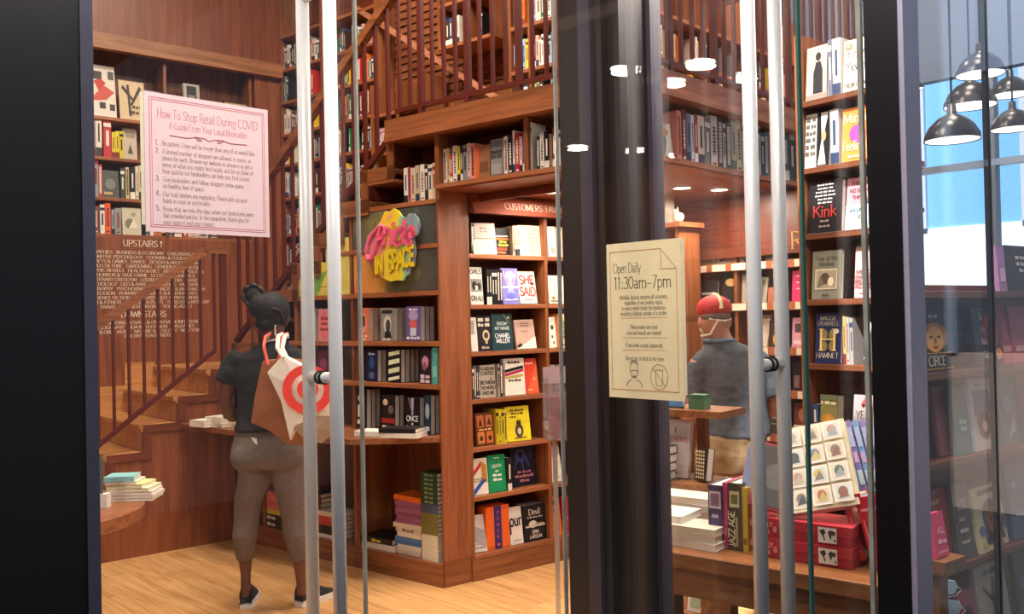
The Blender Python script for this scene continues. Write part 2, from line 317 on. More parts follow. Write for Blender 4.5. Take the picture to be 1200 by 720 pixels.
# ------------------------------------------------------------------ lower stair flight
lf = empty('stair_flight', F1); tag(lf, 'lower wooden stair flight with pale oak treads beside the lettered wall', 'stairs')
for i, (s, z) in enumerate(ST):
    e = ST[i+1][0] if i+1 < len(ST) else 1.05
    bevel(bx('tread' if i < 6 else 'landing', lf, s-0.015, e, 0.05, 1.2, z-0.035, z, STEP), 0.006)
    bx('riser', lf, s, s+0.02, 0.05, 1.2, (ST[i-1][1] if i else 0.0), z-0.035, STEP)
sk = MB()
for i, (s, z) in enumerate(ST):
    e = ST[i+1][0] if i+1 < len(ST) else 0.0
    sk.box(s, e+0.05 if i < 6 else e, -0.012, -0.0005, z-0.05, z+0.002, WDX)
    sk.box(s, s+0.05, -0.011, -0.0005, (ST[i-1][1]-0.05 if i else 0), z, WDZ)
put('stringer', sk, lf)
bx('skirting', lf, -1.6, 0.95, 1.17, 1.198, 0.0, 0.02, WDX)
sb = MB()
for i, (s, z) in enumerate(ST[:6]): sb.box(s, ST[i+1][0], 1.165, 1.2, z, z+0.2, STEP)
put('wall_stringer', sb, lf)
def bar(mb, a, b, t, m, y=0.03):
    """square rail from a=(s,z) to b in the x,z plane"""
    d = Vector((b[0]-a[0], 0, b[1]-a[1])).normalized(); n = Vector((-d.z, 0, d.x))*(t/2)
    A, B = Vector((a[0], y, a[1])), Vector((b[0], y, b[1])); h = Vector((0, t/2, 0))
    return mb.add([A-n-h, A+n-h, A+n+h, A-n+h, B-n-h, B+n-h, B+n+h, B-n+h], [(0, 1, 2, 3), (7, 6, 5, 4), (0, 4, 5, 1), (1, 5, 6, 2), (2, 6, 7, 3), (3, 7, 4, 0)], m)
r1 = empty('stair_railing', F1); tag(r1, 'oxblood baluster railing with wooden handrail along the lower stair flight', 'railing')
def hr1(s): return 2.072+(s+0.176)*0.713
def br1(s): return 1.295+(s+0.208)*0.752
h = MB(); bar(h, (-1.6, hr1(-1.6)), (-0.176, hr1(-0.176)), 0.05, RAILW); h.box(-0.19, -0.03, 0.005, 0.055, 2.047, 2.097, RAILW); put('handrail', h, r1)
h = MB(); bar(h, (-1.55, br1(-1.55)), (-0.12, br1(-0.12)), 0.03, RAILR); put('bottom_rail', h, r1)
s = -1.5
while s < -0.05:
    zt = hr1(s) if s < -0.18 else 2.05
    bx('baluster', r1, s-0.0085, s+0.0085, 0.02, 0.04, br1(min(s, -0.12)), zt, RAILR); s += 0.0985
bx('newel_post', r1, -0.075, -0.035, 0.01, 0.05, 1.225, 2.10, RAILR)
# ------------------------------------------------------------------ upper stair flight (along the tall face)
US = [(-2.05+0.235*k, 1.225+0.1785*(k+1)) for k in range(8)]
uf = empty('stair_flight', FL); tag(uf, 'upper wooden stair flight climbing above the colourful space panel to the mezzanine', 'stairs')
for i, (s, z) in enumerate(US[:7]):
    bevel(bx('tread', uf, s-0.015, US[i+1][0], 0.05, 1.12, z-0.03, z, STEP), 0.006)
    bx('riser', uf, s, s+0.02, 0.05, 1.12, z-0.1785, z-0.03, WDX)
sk = MB()
for i, (s, z) in enumerate(US[:7]):
    e = US[i+1][0]
    sk.box(s, e+0.06, -0.012, -0.0005, z-0.075, z+0.004, WX); sk.box(s, s+0.06, -0.012, -0.0005, z-0.2535, z, WZ)
    if i > 2: bx('under_step_board', uf, s+0.06, e+0.055, -0.010, 0.25, z-0.094, z-0.0755, WHX)
sk.box(-0.405, -0.345, -0.012, -0.0005, 2.40, 2.664, WZ)
bx('riser', uf, -0.405, -0.385, 0.0, 1.12, 2.476, 2.618, WDX)
put('stringer', sk, uf)
r2 = empty('stair_railing', FL); tag(r2, 'oxblood baluster railing rising along the upper stair flight', 'railing')
def hr2(s): return 2.70+(s+1.45)*0.755
def br2(s): return 2.0+(s+1.28)*0.755
h = MB(); bar(h, (-2.1, hr2(-2.1)), (-0.30, hr2(-0.30)), 0.055, RAILW); put('handrail', h, r2)
h = MB(); bar(h, (-2.05, br2(-2.05)), (-0.38, br2(-0.38)), 0.035, RAILR); put('bottom_rail', h, r2)
s = -2.0
while s < -0.40:
    bx('baluster', r2, s-0.011, s+0.011, 0.02, 0.04, br2(s), hr2(s), RAILR); s += 0.105
# ------------------------------------------------------------------ mezzanine
mz = struct(empty('floor_mezzanine', FL, 0, 0, 2.29))
MX = 1.385
def Lpt(s, y): return (s, y)
# corner of the right face in the tall face's local coordinates
a2 = FM.a-FL.a; tm = (math.cos(a2), math.sin(a2))
far = (MX+tm[0]*3.6, tm[1]*3.6)
put('soffit', MB().prism([(0.0, 0.0), (MX, 0), far, (far[0]-1.5, far[1]+0.2), (-0.6, 3.4), (-0.3, 0.32)], 0.002, 0.032, wood('soffit_wood', 'a8653c', '7a4325', 'y'), 'xy'), mz)
put('upper_floor', MB().prism([(-0.405, 0.0), (MX, 0), far, (far[0]-1.5, far[1]+0.2), (-0.6, 3.4), (-0.405, 0.2)], 0.33, 0.365, WX, 'xy'), mz)
bx('cornice', mz, -0.41, MX+0.015, -0.02, 0.03, 2.665-2.29, 2.755-2.29, WX); bx('cornice_lip', mz, -0.39, MX+0.04, -0.045, 0.03, 2.618-2.29, 2.662-2.29, WHX)
bx('shelf_edge', mz, 0.0, MX+0.01, -0.012, 0.02, 2.300-2.29, 2.326-2.29, WHX)
bx('upright', mz, -0.012, 0.018, -0.005, 0.26, 2.235-2.29, 2.62-2.29, WZ); bx('upright', mz, 0.635, 0.662, 0.004, 0.26, 2.322-2.29, 2.62-2.29, WZ)
bx('back_panel', mz, -0.55, MX-0.28, 0.27, 0.29, 2.24-2.29, 2.62-2.29, WDX)
mr = struct(empty('floor_mezzanine_edge', FM, 0, 0, 2.29))
bx('cornice', mr, -0.01, 3.5, -0.02, 0.03, 2.665-2.29, 2.755-2.29, WX); bx('cornice_lip', mr, -0.04, 3.5, -0.045, 0.03, 2.618-2.29, 2.662-2.29, WHX)
bx('shelf_edge', mr, -0.02, 3.5, -0.012, 0.02, 2.300-2.29, 2.326-2.29, WHX); bx('back_panel', mr, 0.28, 3.5, 0.27, 0.29, 2.322-2.29, 2.62-2.29, WDX)
def mezz_rail(F, s0, s1, label, step, thick):
    r = empty('mezzanine_railing', F); tag(r, label, 'railing')
    bx('bottom_rail', r, s0, s1, 0.02, 0.05, 2.80, 2.825, RAILR); bx('handrail', r, s0, s1, 0.005, 0.065, 3.72, 3.77, RAILW)
    s = s0+0.03; i = 0
    while s < s1:
        big = i % 4 == 2
        q = 0.016 if big else 0.0095
        bx('post' if big else 'baluster', r, s-q, s+q, 0.035-q, 0.035+q, 2.75 if big else 2.825, 3.72, RAILR); s += step; i += 1
mezz_rail(FL, -0.36, MX-0.01, 'oxblood mezzanine railing above the shelf next to the stair top', 0.092, 4)
mezz_rail(FM, 0.02, 3.2, 'oxblood mezzanine railing on the right face, above the shelf seen through the open glass door', 0.105, 4)
# horizontal boards on the stairwell wall
pw = struct(empty('wall_boarding', FL, y=1.36))
pl = {}
z = 2.7; i = 0
while z < 4.6:
    s1 = -0.42
    for a, b in ((-1.72, -1.08), (-1.08, s1)):
        k = (a, b)
        if k not in pl: pl[k] = MB().add([(a+.002, -0.012, 0), (b-.002, -0.012, 0), (b-.002, 0.004, 0.06), (a+.002, 0.004, 0.06), (a+.002, 0.05, 0), (b-.002, 0.05, 0), (b-.002, 0.05, 0.06), (a+.002, 0.05, 0.06)], [(0, 1, 2, 3), (5, 4, 7, 6), (1, 0, 4, 5), (3, 2, 6, 7), (0, 3, 7, 4), (2, 1, 5, 6)], WX).mesh('wall_board')
        put('wall_board', pl[k], pw, loc=(0, 0, z))
    z += 0.0615; i += 1
r3 = empty('wall_handrail', FL, y=1.2); tag(r3, 'slanting wooden handrail fixed on the boarded stairwell wall', 'handrail')
h = MB(); bar(h, (-2.0, 4.12), (-0.47, 3.09), 0.04, wood('pale_handrail', 'c98a6c', 'a0644a', 'x'), 0); put('rail', h, r3)
for q in (-1.7, -1.1, -0.6): bx('bracket', r3, q-0.012, q+0.012, 0, 0.15, 4.12-(q+2.0)*0.673-0.03, 4.12-(q+2.0)*0.673, RAILR)
# ------------------------------------------------------------------ bookcases
def bookcase(name, F, s0, s1, y0, y1, rows, top, label, uprights=(), base=None, fascia=None, back=WDX, edge=WHX, th=0.026, side=WZ):
    """rows: heights of shelf tops"""
    r = empty(name, F, s0, y0, rows[0]-(base or th)); tag(r, label, 'bookcase'); oz = rows[0]-(base or th); W = s1-s0; D = y1-y0
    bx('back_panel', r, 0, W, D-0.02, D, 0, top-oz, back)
    bx('side_panel', r, 0, 0.025, 0, D-0.02, 0, top-oz, side); bx('side_panel', r, W-0.025, W, 0, D-0.02, 0, top-oz, side)
    ups = [0.0125]+[u-s0 for u in uprights]+[W-0.0125]
    for u in ups[1:-1]: bx('upright', r, u-0.0125, u+0.0125, 0, D-0.02, 0, top-oz, side)
    for k, z in enumerate(rows):
        for a, b in zip(ups, ups[1:]):
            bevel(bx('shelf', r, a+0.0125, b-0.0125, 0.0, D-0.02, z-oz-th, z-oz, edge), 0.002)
    if base: bx('base_board', r, 0, W, -0.008, 0.02, 0, base-th, WX)
    return r
# customers' favourites case
bookcase('bookcase', FR, 0.19, 1.62, 0.0, 0.30, [0.150, 0.491, 0.781, 1.066, 1.348, 1.629, 1.930], 2.285, 'tall wooden bookcase headed customers favorites, right of the wide corner post', (0.805,), base=0.15)
fa = empty('fascia_sign', FR, 0.225, -0.03, 2.172); tag(fa, 'reddish wooden header board with white capital lettering above the bookcase', 'sign')
fb = put('board', MB().add([(0, -0.02, 0), (1.2, -0.02, 0), (1.2, 0.02, 0.115), (0, 0.02, 0.115), (0, 0.035, 0), (1.2, 0.035, 0), (1.2, 0.035, 0.115), (0, 0.035, 0.115)], [(0, 1, 2, 3), (5, 4, 7, 6), (1, 0, 4, 5), (3, 2, 6, 7), (0, 3, 7, 4), (2, 1, 5, 6)], wood('red_fascia', '97503c', '7a3a2c', 'x', rough=0.3)), fa)
tb = text(MB(), "CUSTOMERS' FAVORITES", 0.235, 0.035, 0.042, mat('f2e4da', 0.6), 'l', y=-0.001, sx=0.98)
lo = put('lettering', tb, fa); lo.location = (0, -0.0212, 0); lo.rotation_euler = (-math.atan(0.04/0.115), 0, 0)
# wide corner post
cp = struct(put('trim_2', MB().prism([(0.0, 0.0), (0.19, 0.0), (0.19, 0.30), (0.166, 0.30), (0.166, 0.025), (0.0, 0.018)], 0.15, 2.292, wood('corner_post_wood', 'a5633f', '784024', 'z'), 'xy')
   .prism([(0.004, 0.004), (0.19, 0.004), (0.19, 0.3), (0.166, 0.3), (0.166, 0.03), (0.0, 0.02)], 0.0, 0.15, WX, 'xy'), F=FR))
# case under the upper flight
ub = empty('bookcase', FL, -2.03, 0, 0.0); tag(ub, 'built-in bookcase under the upper stair flight, left of the wide corner post', 'bookcase')
O = 2.03
bx('base_board', ub, 0, O-0.012, -0.006, 0.02, 0, 0.13, WX)
put('shelf', MB().prism([(0, 0), (O-0.012, 0), (O-0.012, 0.163), (O-0.27, 0.295), (0, 0.295)], 0.105, 0.131, WHX, 'xy'), ub)
put('back_panel', MB().prism([(p[0]+O, p[1]) for p in [(-2.03, 0.0)]+[q for i, (s, z) in enumerate(US[:7]) for q in ((s+0.03, z-0.13), (US[i+1][0]+0.03, z-0.13))]+[(-0.27, 2.5), (-0.27, 0.0)]], 0.3, 0.32, WDZ), ub)
put('corner_back_panel', MB().prism([(O-0.27, 0.30), (O-0.012, 0.165), (O-0.008, 0.18), (O-0.27, 0.32)], 0.0, 2.25, WDZ, 'xy'), ub)
for z, s0 in ((1.168, -1.75), (1.418, -1.55), (1.716, -1.32), (1.99, -0.92), (2.247, -0.585)):
    bevel(put('shelf', MB().prism([(O+s0, 0), (O-0.012, 0), (O-0.012, 0.163), (O-0.27, 0.295), (O+s0, 0.295)], z-0.028, z, WHX, 'xy'), ub), 0.002)
for s, zt in ((-0.765, 2.2), (-1.33, 1.70), (-1.72, 1.30)): bx('upright', ub, O+s-0.0125, O+s+0.0125, 0.004, 0.3, 0.131, zt, WZ)
# curved ledge
def lp(x, y): q = Vector((x, y, 0))-FL.o; return (q.dot(FL.t)+O, q.dot(FL.n))
led = [lp(*p) for p in ((3.262, 4.03), (3.05, 4.20), (2.86, 4.375), (2.72, 4.75), (2.64, 5.2), (2.60, 5.7), (2.585, 6.04))]
led = [(O-0.27, 0.295), (O-0.02, 0.16), (O-0.02, 0.0)]+led[1:]+[(0.0, 0.295)]
bevel(put('ledge', MB().prism(led[::-1], 0.835, 0.87, WX, 'xy'), ub), 0.004)
# wall bookcase above the lettering
bookcase('bookcase', F2, -1.7, 0.72, 0.02, 0.29, [2.275, 2.565, 2.885, 3.205], 3.70, 'recessed wall bookcase high above the wall lettering, behind the pink notice', (-0.78, -0.03), back=PANEL)
# cases on the stairwell wall
bookcase('bookcase', FL, -3.03, -1.76, 1.18, 1.41, [1.72, 2.03, 2.33, 2.655, 2.95, 3.22, 3.51, 3.80, 4.1], 4.5, 'tall bookcase at the back of the stairwell, seen behind the door handles', (-2.45,))
bookcase('bookcase', FL, -0.40, 0.14, 1.18, 1.41, [2.70, 3.0, 3.285, 3.60, 3.90], 4.3, 'narrow bookcase behind the mezzanine railing, next to the boarded wall', (-0.21,))
bookcase('bookcase', FL, -0.96, -0.42, 1.05, 1.33, [3.55, 3.86], 4.3, 'small raised bookcase hung on the boarded stairwell wall', (-0.69,))
bookcase('bookcase', FL, -1.70, -1.12, 1.05, 1.30, [2.86, 3.16], 3.40, 'low bookcase with children picture books below the slanting wall handrail', (-1.4,))
bookcase('bookcase', FM, 0.80, 4.6, 1.0, 1.26, [2.72, 3.04, 3.34, 3.64], 4.0, 'long bookcase behind the right mezzanine railing, seen through the open glass door', (1.5, 2.15, 2.8, 3.6))
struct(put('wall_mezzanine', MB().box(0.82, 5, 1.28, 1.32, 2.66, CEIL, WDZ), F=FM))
# label rail shelves under the mezzanine
lb = bookcase('bookcase', FB, -0.28, 0.92, 0.0, 0.28, [0.25, 0.52, 0.80, 1.07, 1.33, 1.605, 1.86], 2.05, 'bookcase with cream label cards along every shelf, behind the man in the red cap', (0.32,), back=WDX)
CARD = mat('ecdfc8', 0.6)
for z in (0.52, 0.80, 1.07, 1.33, 1.605, 1.86):
    bx('label_rail', lb, 0.0, 1.2, -0.014, -0.001, z-0.25+0.026-0.045, z-0.25+0.026+0.004, mat('b0643e', 0.5))
    s = 0.28
    while s < 1.1:
        bx('label_card', lb, s, s+0.105, -0.018, -0.0145, z-0.25+0.026-0.042, z-0.25+0.026+0.001, CARD); s += 0.152
hb = empty('fascia_sign', FB, -0.28, -0.02, 2.06); tag(hb, 'dark wooden header board with a gold capital letter, above the labelled shelves', 'sign')
bx('board', hb, 0, 1.24, 0, 0.04, -0.16, 0.22, WDX)
put('lettering', text(MB(), 'R', 1.06, -0.135, 0.10, mat('c89a5a', 0.4, 0.3), y=-0.003), hb)
# right hand bookcase
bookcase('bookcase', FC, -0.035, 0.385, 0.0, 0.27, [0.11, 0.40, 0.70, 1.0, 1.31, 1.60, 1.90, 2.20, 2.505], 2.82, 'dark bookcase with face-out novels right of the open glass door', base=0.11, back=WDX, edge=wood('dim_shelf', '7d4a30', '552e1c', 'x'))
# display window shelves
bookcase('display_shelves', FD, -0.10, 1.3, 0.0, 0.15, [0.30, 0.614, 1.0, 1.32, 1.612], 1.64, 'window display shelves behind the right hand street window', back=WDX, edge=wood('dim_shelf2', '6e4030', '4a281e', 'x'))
# ================================================================== STOREFRONT
def slab(x0, x1, y0, y1, z0, z1, m): return MB().box(x0, x1, y0, y1, z0, z1, m)
lj = struct(empty('trim_4', loc=(0.5, 1.9, 0)))
bx('post', lj, -0.6, 0.118, 0.0, 0.09, 0, 4.0, BLACKM); bx('sheen_strip', lj, 0.118, 0.143, -0.004, 0.06, 0, 4.0, mat('484858', 0.35, 0.3, name='lavender_sheen_edge'))  # lighter lavender strip stands for the reflection on the side face
bx('post', lj, -0.16, -0.055, -0.02, 0.0, 0, 4.0, mat('2a2024', 0.35))
def leaf(name, F, w, label, hs, sides=('e',)):
    d = empty(name, F); d['kind'] = 'structure'; d['label'] = label
    bx('pane', d, 0.004, w-0.004, -0.006, 0.006, 0.02, 3.05, GLASS)
    return d
EDGE = mat('3f6a66', 0.12, 0.0, 0.1, name='green_glass_edge'); EDGE2 = mat('ccccc4', 0.12, 0.5, 0.3, 9, name='pale_glass_edge')
FLD = Frame(0.643, 1.915, 0.0); FRD = Frame(1.837, 1.735, -90.0)
d1 = leaf('door_1', FLD, 0.65, 'closed glass door leaf on the left', 0.53); bx('glass_edge', d1, 0.644, 0.650, -0.006, 0.006, 0.02, 3.05, EDGE2)
d2 = leaf('door_2', FRD, 0.748, 'glass door leaf swung open towards the street', 0.65); bx('glass_edge', d2, 0.743, 0.749, -0.0065, 0.0065, 0.02, 3.05, EDGE); bx('glass_edge', d2, 0.0, 0.005, -0.006, 0.006, 0.02, 3.05, EDGE2)
def handle(dr, s, z, off):
    h = empty('door_handle'); h.parent = dr; h.location = (s, 0, 0)
    for sg in (-1, 1):
        put('bar', MB().tube([(0, sg*off, 0.25), (0, sg*off, 2.75)], 0.0165, STEEL, 20), h, smooth=True)
    for zz in (z, z-0.95, z+0.95):
        put('standoff', MB().tube([(0, -off, zz), (0, off, zz)], 0.0135, STEEL, 16), h, smooth=True)
        put('rubber_collar', MB().tube([(0, -0.012, zz), (0, -0.006, zz)], 0.0175, mat('141414', 0.6), 16).tube([(0, 0.006, zz), (0, 0.012, zz)], 0.0175, mat('141414', 0.6), 16), h)
handle(d1, 0.533, 1.412, 0.062); handle(d2, 0.748-0.092, 1.43, 0.058)
# dark bronze corner pillar behind the open leaf
BRZ = mat('2c2624', 0.42, 0.2, 0.1, 6, name='dark_bronze_cladding')
cp2 = tag(empty('pillar', loc=(1.93, 1.66, 0)), 'dark bronze clad pillar behind the open glass door', 'pillar')
bx('core', cp2, 0.0, 0.20, -0.02, 0.145, 0, 4.2, BRZ)
bx('fin', cp2, -0.015, 0.0, 0.01, 0.055, 0, 4.2, mat('4a4450', 0.42, 0.3)); bx('fin', cp2, 0.03, 0.19, -0.06, -0.02, 0, 4.2, BRZ); bx('fin', cp2, 0.155, 0.205, -0.075, -0.06, 0, 4.2, mat('4a4450', 0.42, 0.3))  # the paler fins put reflecting strips into their colour
# street window between pillar and right jamb, then the return window
wb = struct(empty('window_1', loc=(2.06, 0.905, 0))); bx('pane', wb, -0.006, 0.006, 0.002, 0.60, 0.02, 3.9, GLASS)
bx('glass_edge', wb, -0.080, -0.068, 0.008, 0.018, 0.02, 3.9, EDGE2)
rj = struct(empty('trim_5', loc=(1.98, 0.83, 0)))
bx('post', rj, 0.0, 0.09, 0.0, 0.075, 0, 4.0, BLACKM); bx('sheen_strip', rj, 0.002, 0.085, -0.012, 0.0, 0, 4.0, mat('b0abc4', 0.35, 0.25, name='lavender_sheen'))  # pale lavender strip carries the sky reflection in its colour
wc = struct(empty('window_2', loc=(2.10, 0.86, 0))); bx('pane', wc, -0.032, 0.505, -0.006, 0.006, 0.02, 3.9, GLASS); bx('pane', wc, 0.512, 5.2, -0.006, 0.006, 0.02, 3.9, GLASS)
bx('joint', wc, 0.504, 0.513, -0.008, 0.008, 0.02, 3.9, mat('2c3038', 0.3))
# header over the doors and outside wall to the left, side wall with added windows at the right
struct(put('trim_3', MB().box(-0.1, 2.2, 1.88, 2.0, 3.08, 4.3, BLACKM)))
# far windows added to stand for the street reflection in the pane
sw = struct(empty('wall_right', loc=(7.3, -1.0, 0)))
bx('sill_wall', sw, 0, 0.1, 0, 8.3, 0, 1.2, mat('8d8078', 0.8)); bx('head_wall', sw, 0, 0.1, 0, 8.3, 3.35, CEIL, mat('7689a6', 0.8)); bx('pier', sw, 0, 0.1, 4.2, 8.3, 1.2, 3.35, WDZ)
for k in range(5):
    y = 0.02+k*0.84
    wn = empty('window'); wn.parent = sw; wn.location = (0, y, 1.2)
    bx('mullion', wn, -0.02, 0.08, -0.035, 0.035, 0, 2.15, mat('8fa0b4', 0.4, 0.4)); bx('pane', wn, 0.03, 0.036, 0.035, 0.805, 0, 2.15, GLASS)
bx('transom', sw, -0.01, 0.07, 0, 4.2, 2.62, 2.67, mat('8fa0b4', 0.4, 0.4))
fcd = empty('street_building', loc=(11.5, 1.5, 0)); tag(fcd, 'pale blue building facade standing for the street reflection, beyond the added far windows', 'building')
bx('wall', fcd, 0, 0.2, 0, 12, 0, 2.55, mat('dfe9f2', 0.7)); bx('wall', fcd, 0, 0.2, 0, 12, 4.6, 9, mat('c8d4e0', 0.7))
bx('ribbon_window', fcd, 0.02, 0.15, 0, 12, 2.55, 4.6, mat('74b2ea', 0.3))
for k in range(10): bx('window_post', fcd, -0.05, 0.05, 0.6+k*1.2, 0.72+k*1.2, 2.55, 4.6, mat('b9c8d8', 0.5))

struct(put('sky_block_canopy', MB().box(-7, 2.02, -4, 1.88, 3.27, 3.4, mat('3a383c', 0.7)).box(2.02, 2.2, -4, 0.8, 3.27, 3.4, mat('3a383c', 0.7))))  # unseen slab added to block the sky and darken glass reflections
for i, (x, y) in enumerate(CANOPY_FILL):
    o = empty('canopy_fill_lamp', loc=(x, y, 3.27)); tag(o, 'small round fill lamp in the added canopy over the entrance, above the picture', 'lamp', 'canopy fill lamps')
    put('trim_ring', MB().lathe([(0.14, 0), (0.14, -0.008), (0.115, -0.008)], mat('9c9894'), 24), o); put('lens', MB().lathe([(0.001, -0.006), (0.115, -0.006)], LAMPM, 24), o)
struct(put('ceiling_window', MB().box(2.08, 4.6, 0.84, 1.25, 2.93, 2.98, mat('6a625e', 0.8))))
for x in (2.75, 3.5):
    o = empty('window_fill_lamp', loc=(x, 1.06, 2.93)); tag(o, 'small fill lamp added in the display window ceiling, above the books', 'lamp', 'display window fill lamps')
    put('trim_ring', MB().lathe([(0.09, 0), (0.09, -0.006), (0.065, -0.006)], mat('9c9894'), 24), o); put('lens', MB().lathe([(0.001, -0.004), (0.065, -0.004)], LAMPM, 24), o)
# ================================================================== BOOKS
PAGES = mat('e9e0cf', 0.8, var=0.12, scale=160, name='page_edges')
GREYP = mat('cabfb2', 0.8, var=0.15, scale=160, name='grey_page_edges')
NAMES = {'black': '1c1a1c', 'charcoal': '45424a', 'grey': '8c8a88', 'pale grey': 'c0bcb8', 'white': 'eeeae4', 'cream': 'e6d8b8', 'beige': 'c8b090', 'brown': '7a5238', 'dark brown': '4a2c20', 'red': 'c8302c', 'dark red': '7c2424', 'orange': 'e87830', 'yellow': 'ecd030', 'ochre': 'c89838',
         'olive': '7c7c40', 'green': '2c9460', 'dark green': '24503c', 'teal': '2c7078', 'pale blue': '9cb8d0', 'blue': '3868b0', 'navy': '232c50', 'purple': '68407c', 'lilac': 'b09cd0', 'pink': 'e88ca0', 'hot pink': 'e8407c', 'peach': 'f0b898'}
def rgb(h): return [int(h[i:i+2], 16) for i in (0, 2, 4)]
def cname(h): return min(NAMES, key=lambda k: sum((a-b)**2 for a, b in zip(rgb(NAMES[k]), rgb(h))))
ORD = ['first', 'second', 'third', 'fourth', 'fifth', 'sixth', 'seventh', 'eighth', 'ninth', 'tenth', 'eleventh', 'twelfth', 'thirteenth', 'fourteenth', 'fifteenth', 'sixteenth', 'seventeenth', 'eighteenth', 'nineteenth', 'twentieth']
ORD += ['twenty-'+o for o in ORD[:9]]+['thirtieth']+['thirty-'+o for o in ORD[:9]]+['fortieth']+['forty-'+o for o in ORD[:9]]+['fiftieth']+['fifty-'+o for o in ORD[:9]]
KEEP = {'GIRLS', 'ON ALI', 'SHE', 'SAID', 'KNOW', 'MY NAME', 'CHANEL', 'MILLER', 'TA-NEHISI', 'COATES', 'BETWEEN', 'THE WORLD', 'AND ME', 'P', 'O', 'W', 'E', 'R', 'our', 'Devil', 'ERIK', 'LARSON', 'ONCE', 'FUTURE', 'NEW YORK', 'RIPPLE', 'DEATH', 'In Five', 'Years', 'REBECCA', 'Minor', 'Feelings', 'Kink', 'THERE\'S', 'NO SUCH', 'THING', 'AS', 'AN EASY', 'JOB', 'Year of the', 'Monkey', 'MIEKO', 'KAWAKAMI', 'BREASTS', 'AND EGGS', 'MAGGIE', 'O\'FARRELL', 'H', 'HAMNET', 'YES', 'DADDY', 'CIRCE', 'The', 'Other', 'Black', 'Girl', 'Sapiens', 'JAZZ AGE', 'BUTTERFLY', 'EDITION', 'ALL', 'Luster'}
def words(mb, t, x, z, size, m, **k):
    """readable titles as letters, anything too small to read as word-shaped marks"""
    if t in KEEP: return text(mb, t, x, z, size, m, **k)
    sx = k.get('sx', 1.0); W = text_width(t, size, sx); px = x-W/2; y = k.get('y', 0)
    for wd in t.split(' '):
        ww = text_width(wd, size, sx); n = max(1, len(wd)//2)
        for i in range(n): mb.add([(px+ww*(i+.06)/n, y, z), (px+ww*(i+.88)/n, y, z), (px+ww*(i+.88)/n, y, z+size*(.9 if i % 2 == 0 else .7)), (px+ww*(i+.06)/n, y, z+size*(.9 if i % 2 == 0 else .7))], [(0, 1, 2, 3)], m)
        px += ww+text_width(' ', size, sx)
    return mb
def print_mesh(w, h, spec, y=-0.0012):
    mb = MB(); st = [y]
    def ly(): st[0] -= 0.00035; return st[0]
    for p in spec:
        k = p[0]
        if k == 'r':
            x0, z0, x1, z1 = (p[1]-.5)*w, p[2]*h, (p[3]-.5)*w, p[4]*h; Y = ly(); mb.add([(x0, Y, z0), (x1, Y, z0), (x1, Y, z1), (x0, Y, z1)], [(0, 1, 2, 3)], mat(p[5]))
        elif k == 'e':
            Y = ly(); n = 20; mb.add([((p[1]-.5)*w+p[3]*w*math.cos(2*math.pi*i/n), Y, p[2]*h+p[4]*h*math.sin(2*math.pi*i/n)) for i in range(n)], [tuple(range(n))], mat(p[5]))
        elif k == 'p':
            Y = ly(); mb.add([((x-.5)*w, Y, z*h) for x, z in p[1]], [tuple(range(len(p[1])))], mat(p[2]))
        elif k == 't':
            tx, cx, cz, size, c = p[1:6]; style = p[6] if len(p) > 6 else 'sans'; sz = size*h
            sx = min(1.0, 0.92*w/max(1e-6, text_width(tx, sz))) if len(p) < 8 else p[7]
            words(mb, tx, (cx-.5)*w, cz*h, sz, mat(c), sx=sx, style=style, y=ly())
    return mb
def face_book(F, s, z, w, h, d, cover, spec=(), lean=5, yaw=0, y=0.03, label='', n=1, group=None, pages=None, name='book', cat='book', flip=False, world=None, rotz=None, copylabel=None):
    """a book showing its front cover; n copies one behind another"""
    t = 0.0022; cm = mat(cover, 0.42); pm = pages or PAGES
    c = MB().box(-w/2, w/2, 0, t, 0, h, cm).box(-w/2, w/2, d-t, d, 0, h, cm)
    if flip: c.box(w/2-t, w/2, t, d-t, 0, h, cm)
    else: c.box(-w/2, -w/2+t, t, d-t, 0, h, cm)
    i = 0.003
    pg = MB().box(-w/2+(i if flip else t), w/2-(t if flip else i), t, d-t, i, h-i, pm)
    cme, pme = c.mesh('cover'), pg.mesh('pages'); sme = print_mesh(w, h, spec).mesh('cover_print') if spec else None
    th = -math.radians(lean); ang = (F.a if F else 0)+math.radians(yaw)
    inn = Vector((-math.sin(ang), math.cos(ang), 0)); out = []
    for k in range(n):
        p = (F.W(s, y, z) if F else Vector(world))+inn*(k*(d/math.cos(th)+0.0008))
        o = empty(name, loc=(p.x, p.y, p.z+d*math.sin(-th)+0.0005), rotz=0); o.rotation_euler = (th, 0, ang)
        put('cover', cme, o); put('pages', pme, o)
        if sme and k == 0: put('cover_print', sme, o)
        if k == 0: tag(o, label, cat, group)
        else: tag(o, 'further copy stacked behind the '+label.split(',')[0], cat, 'copies behind the '+label.split(',')[0])
        out.append(o)
    return out
def pxface(F, x0, x1, yt, yb, z, d, cover, spec, label, y=0.03, lean=5, n=1, yaw=0, wmax=None, **k):
    """face-out book measured on its shelf face"""
    ym = yb
    s0, _ = F.S(x0, ym, y); s1, _ = F.S(x1, ym, y); _, zt = F.S((x0+x1)/2, yt, y); _, zb = F.S((x0+x1)/2, yb, y)
    return face_book(F, (s0+s1)/2, z, abs(s1-s0) if not wmax else min(wmax, abs(s1-s0)), (zt-zb)/math.cos(math.radians(lean)), d, cover, spec, lean, yaw, y, label, n, **k)
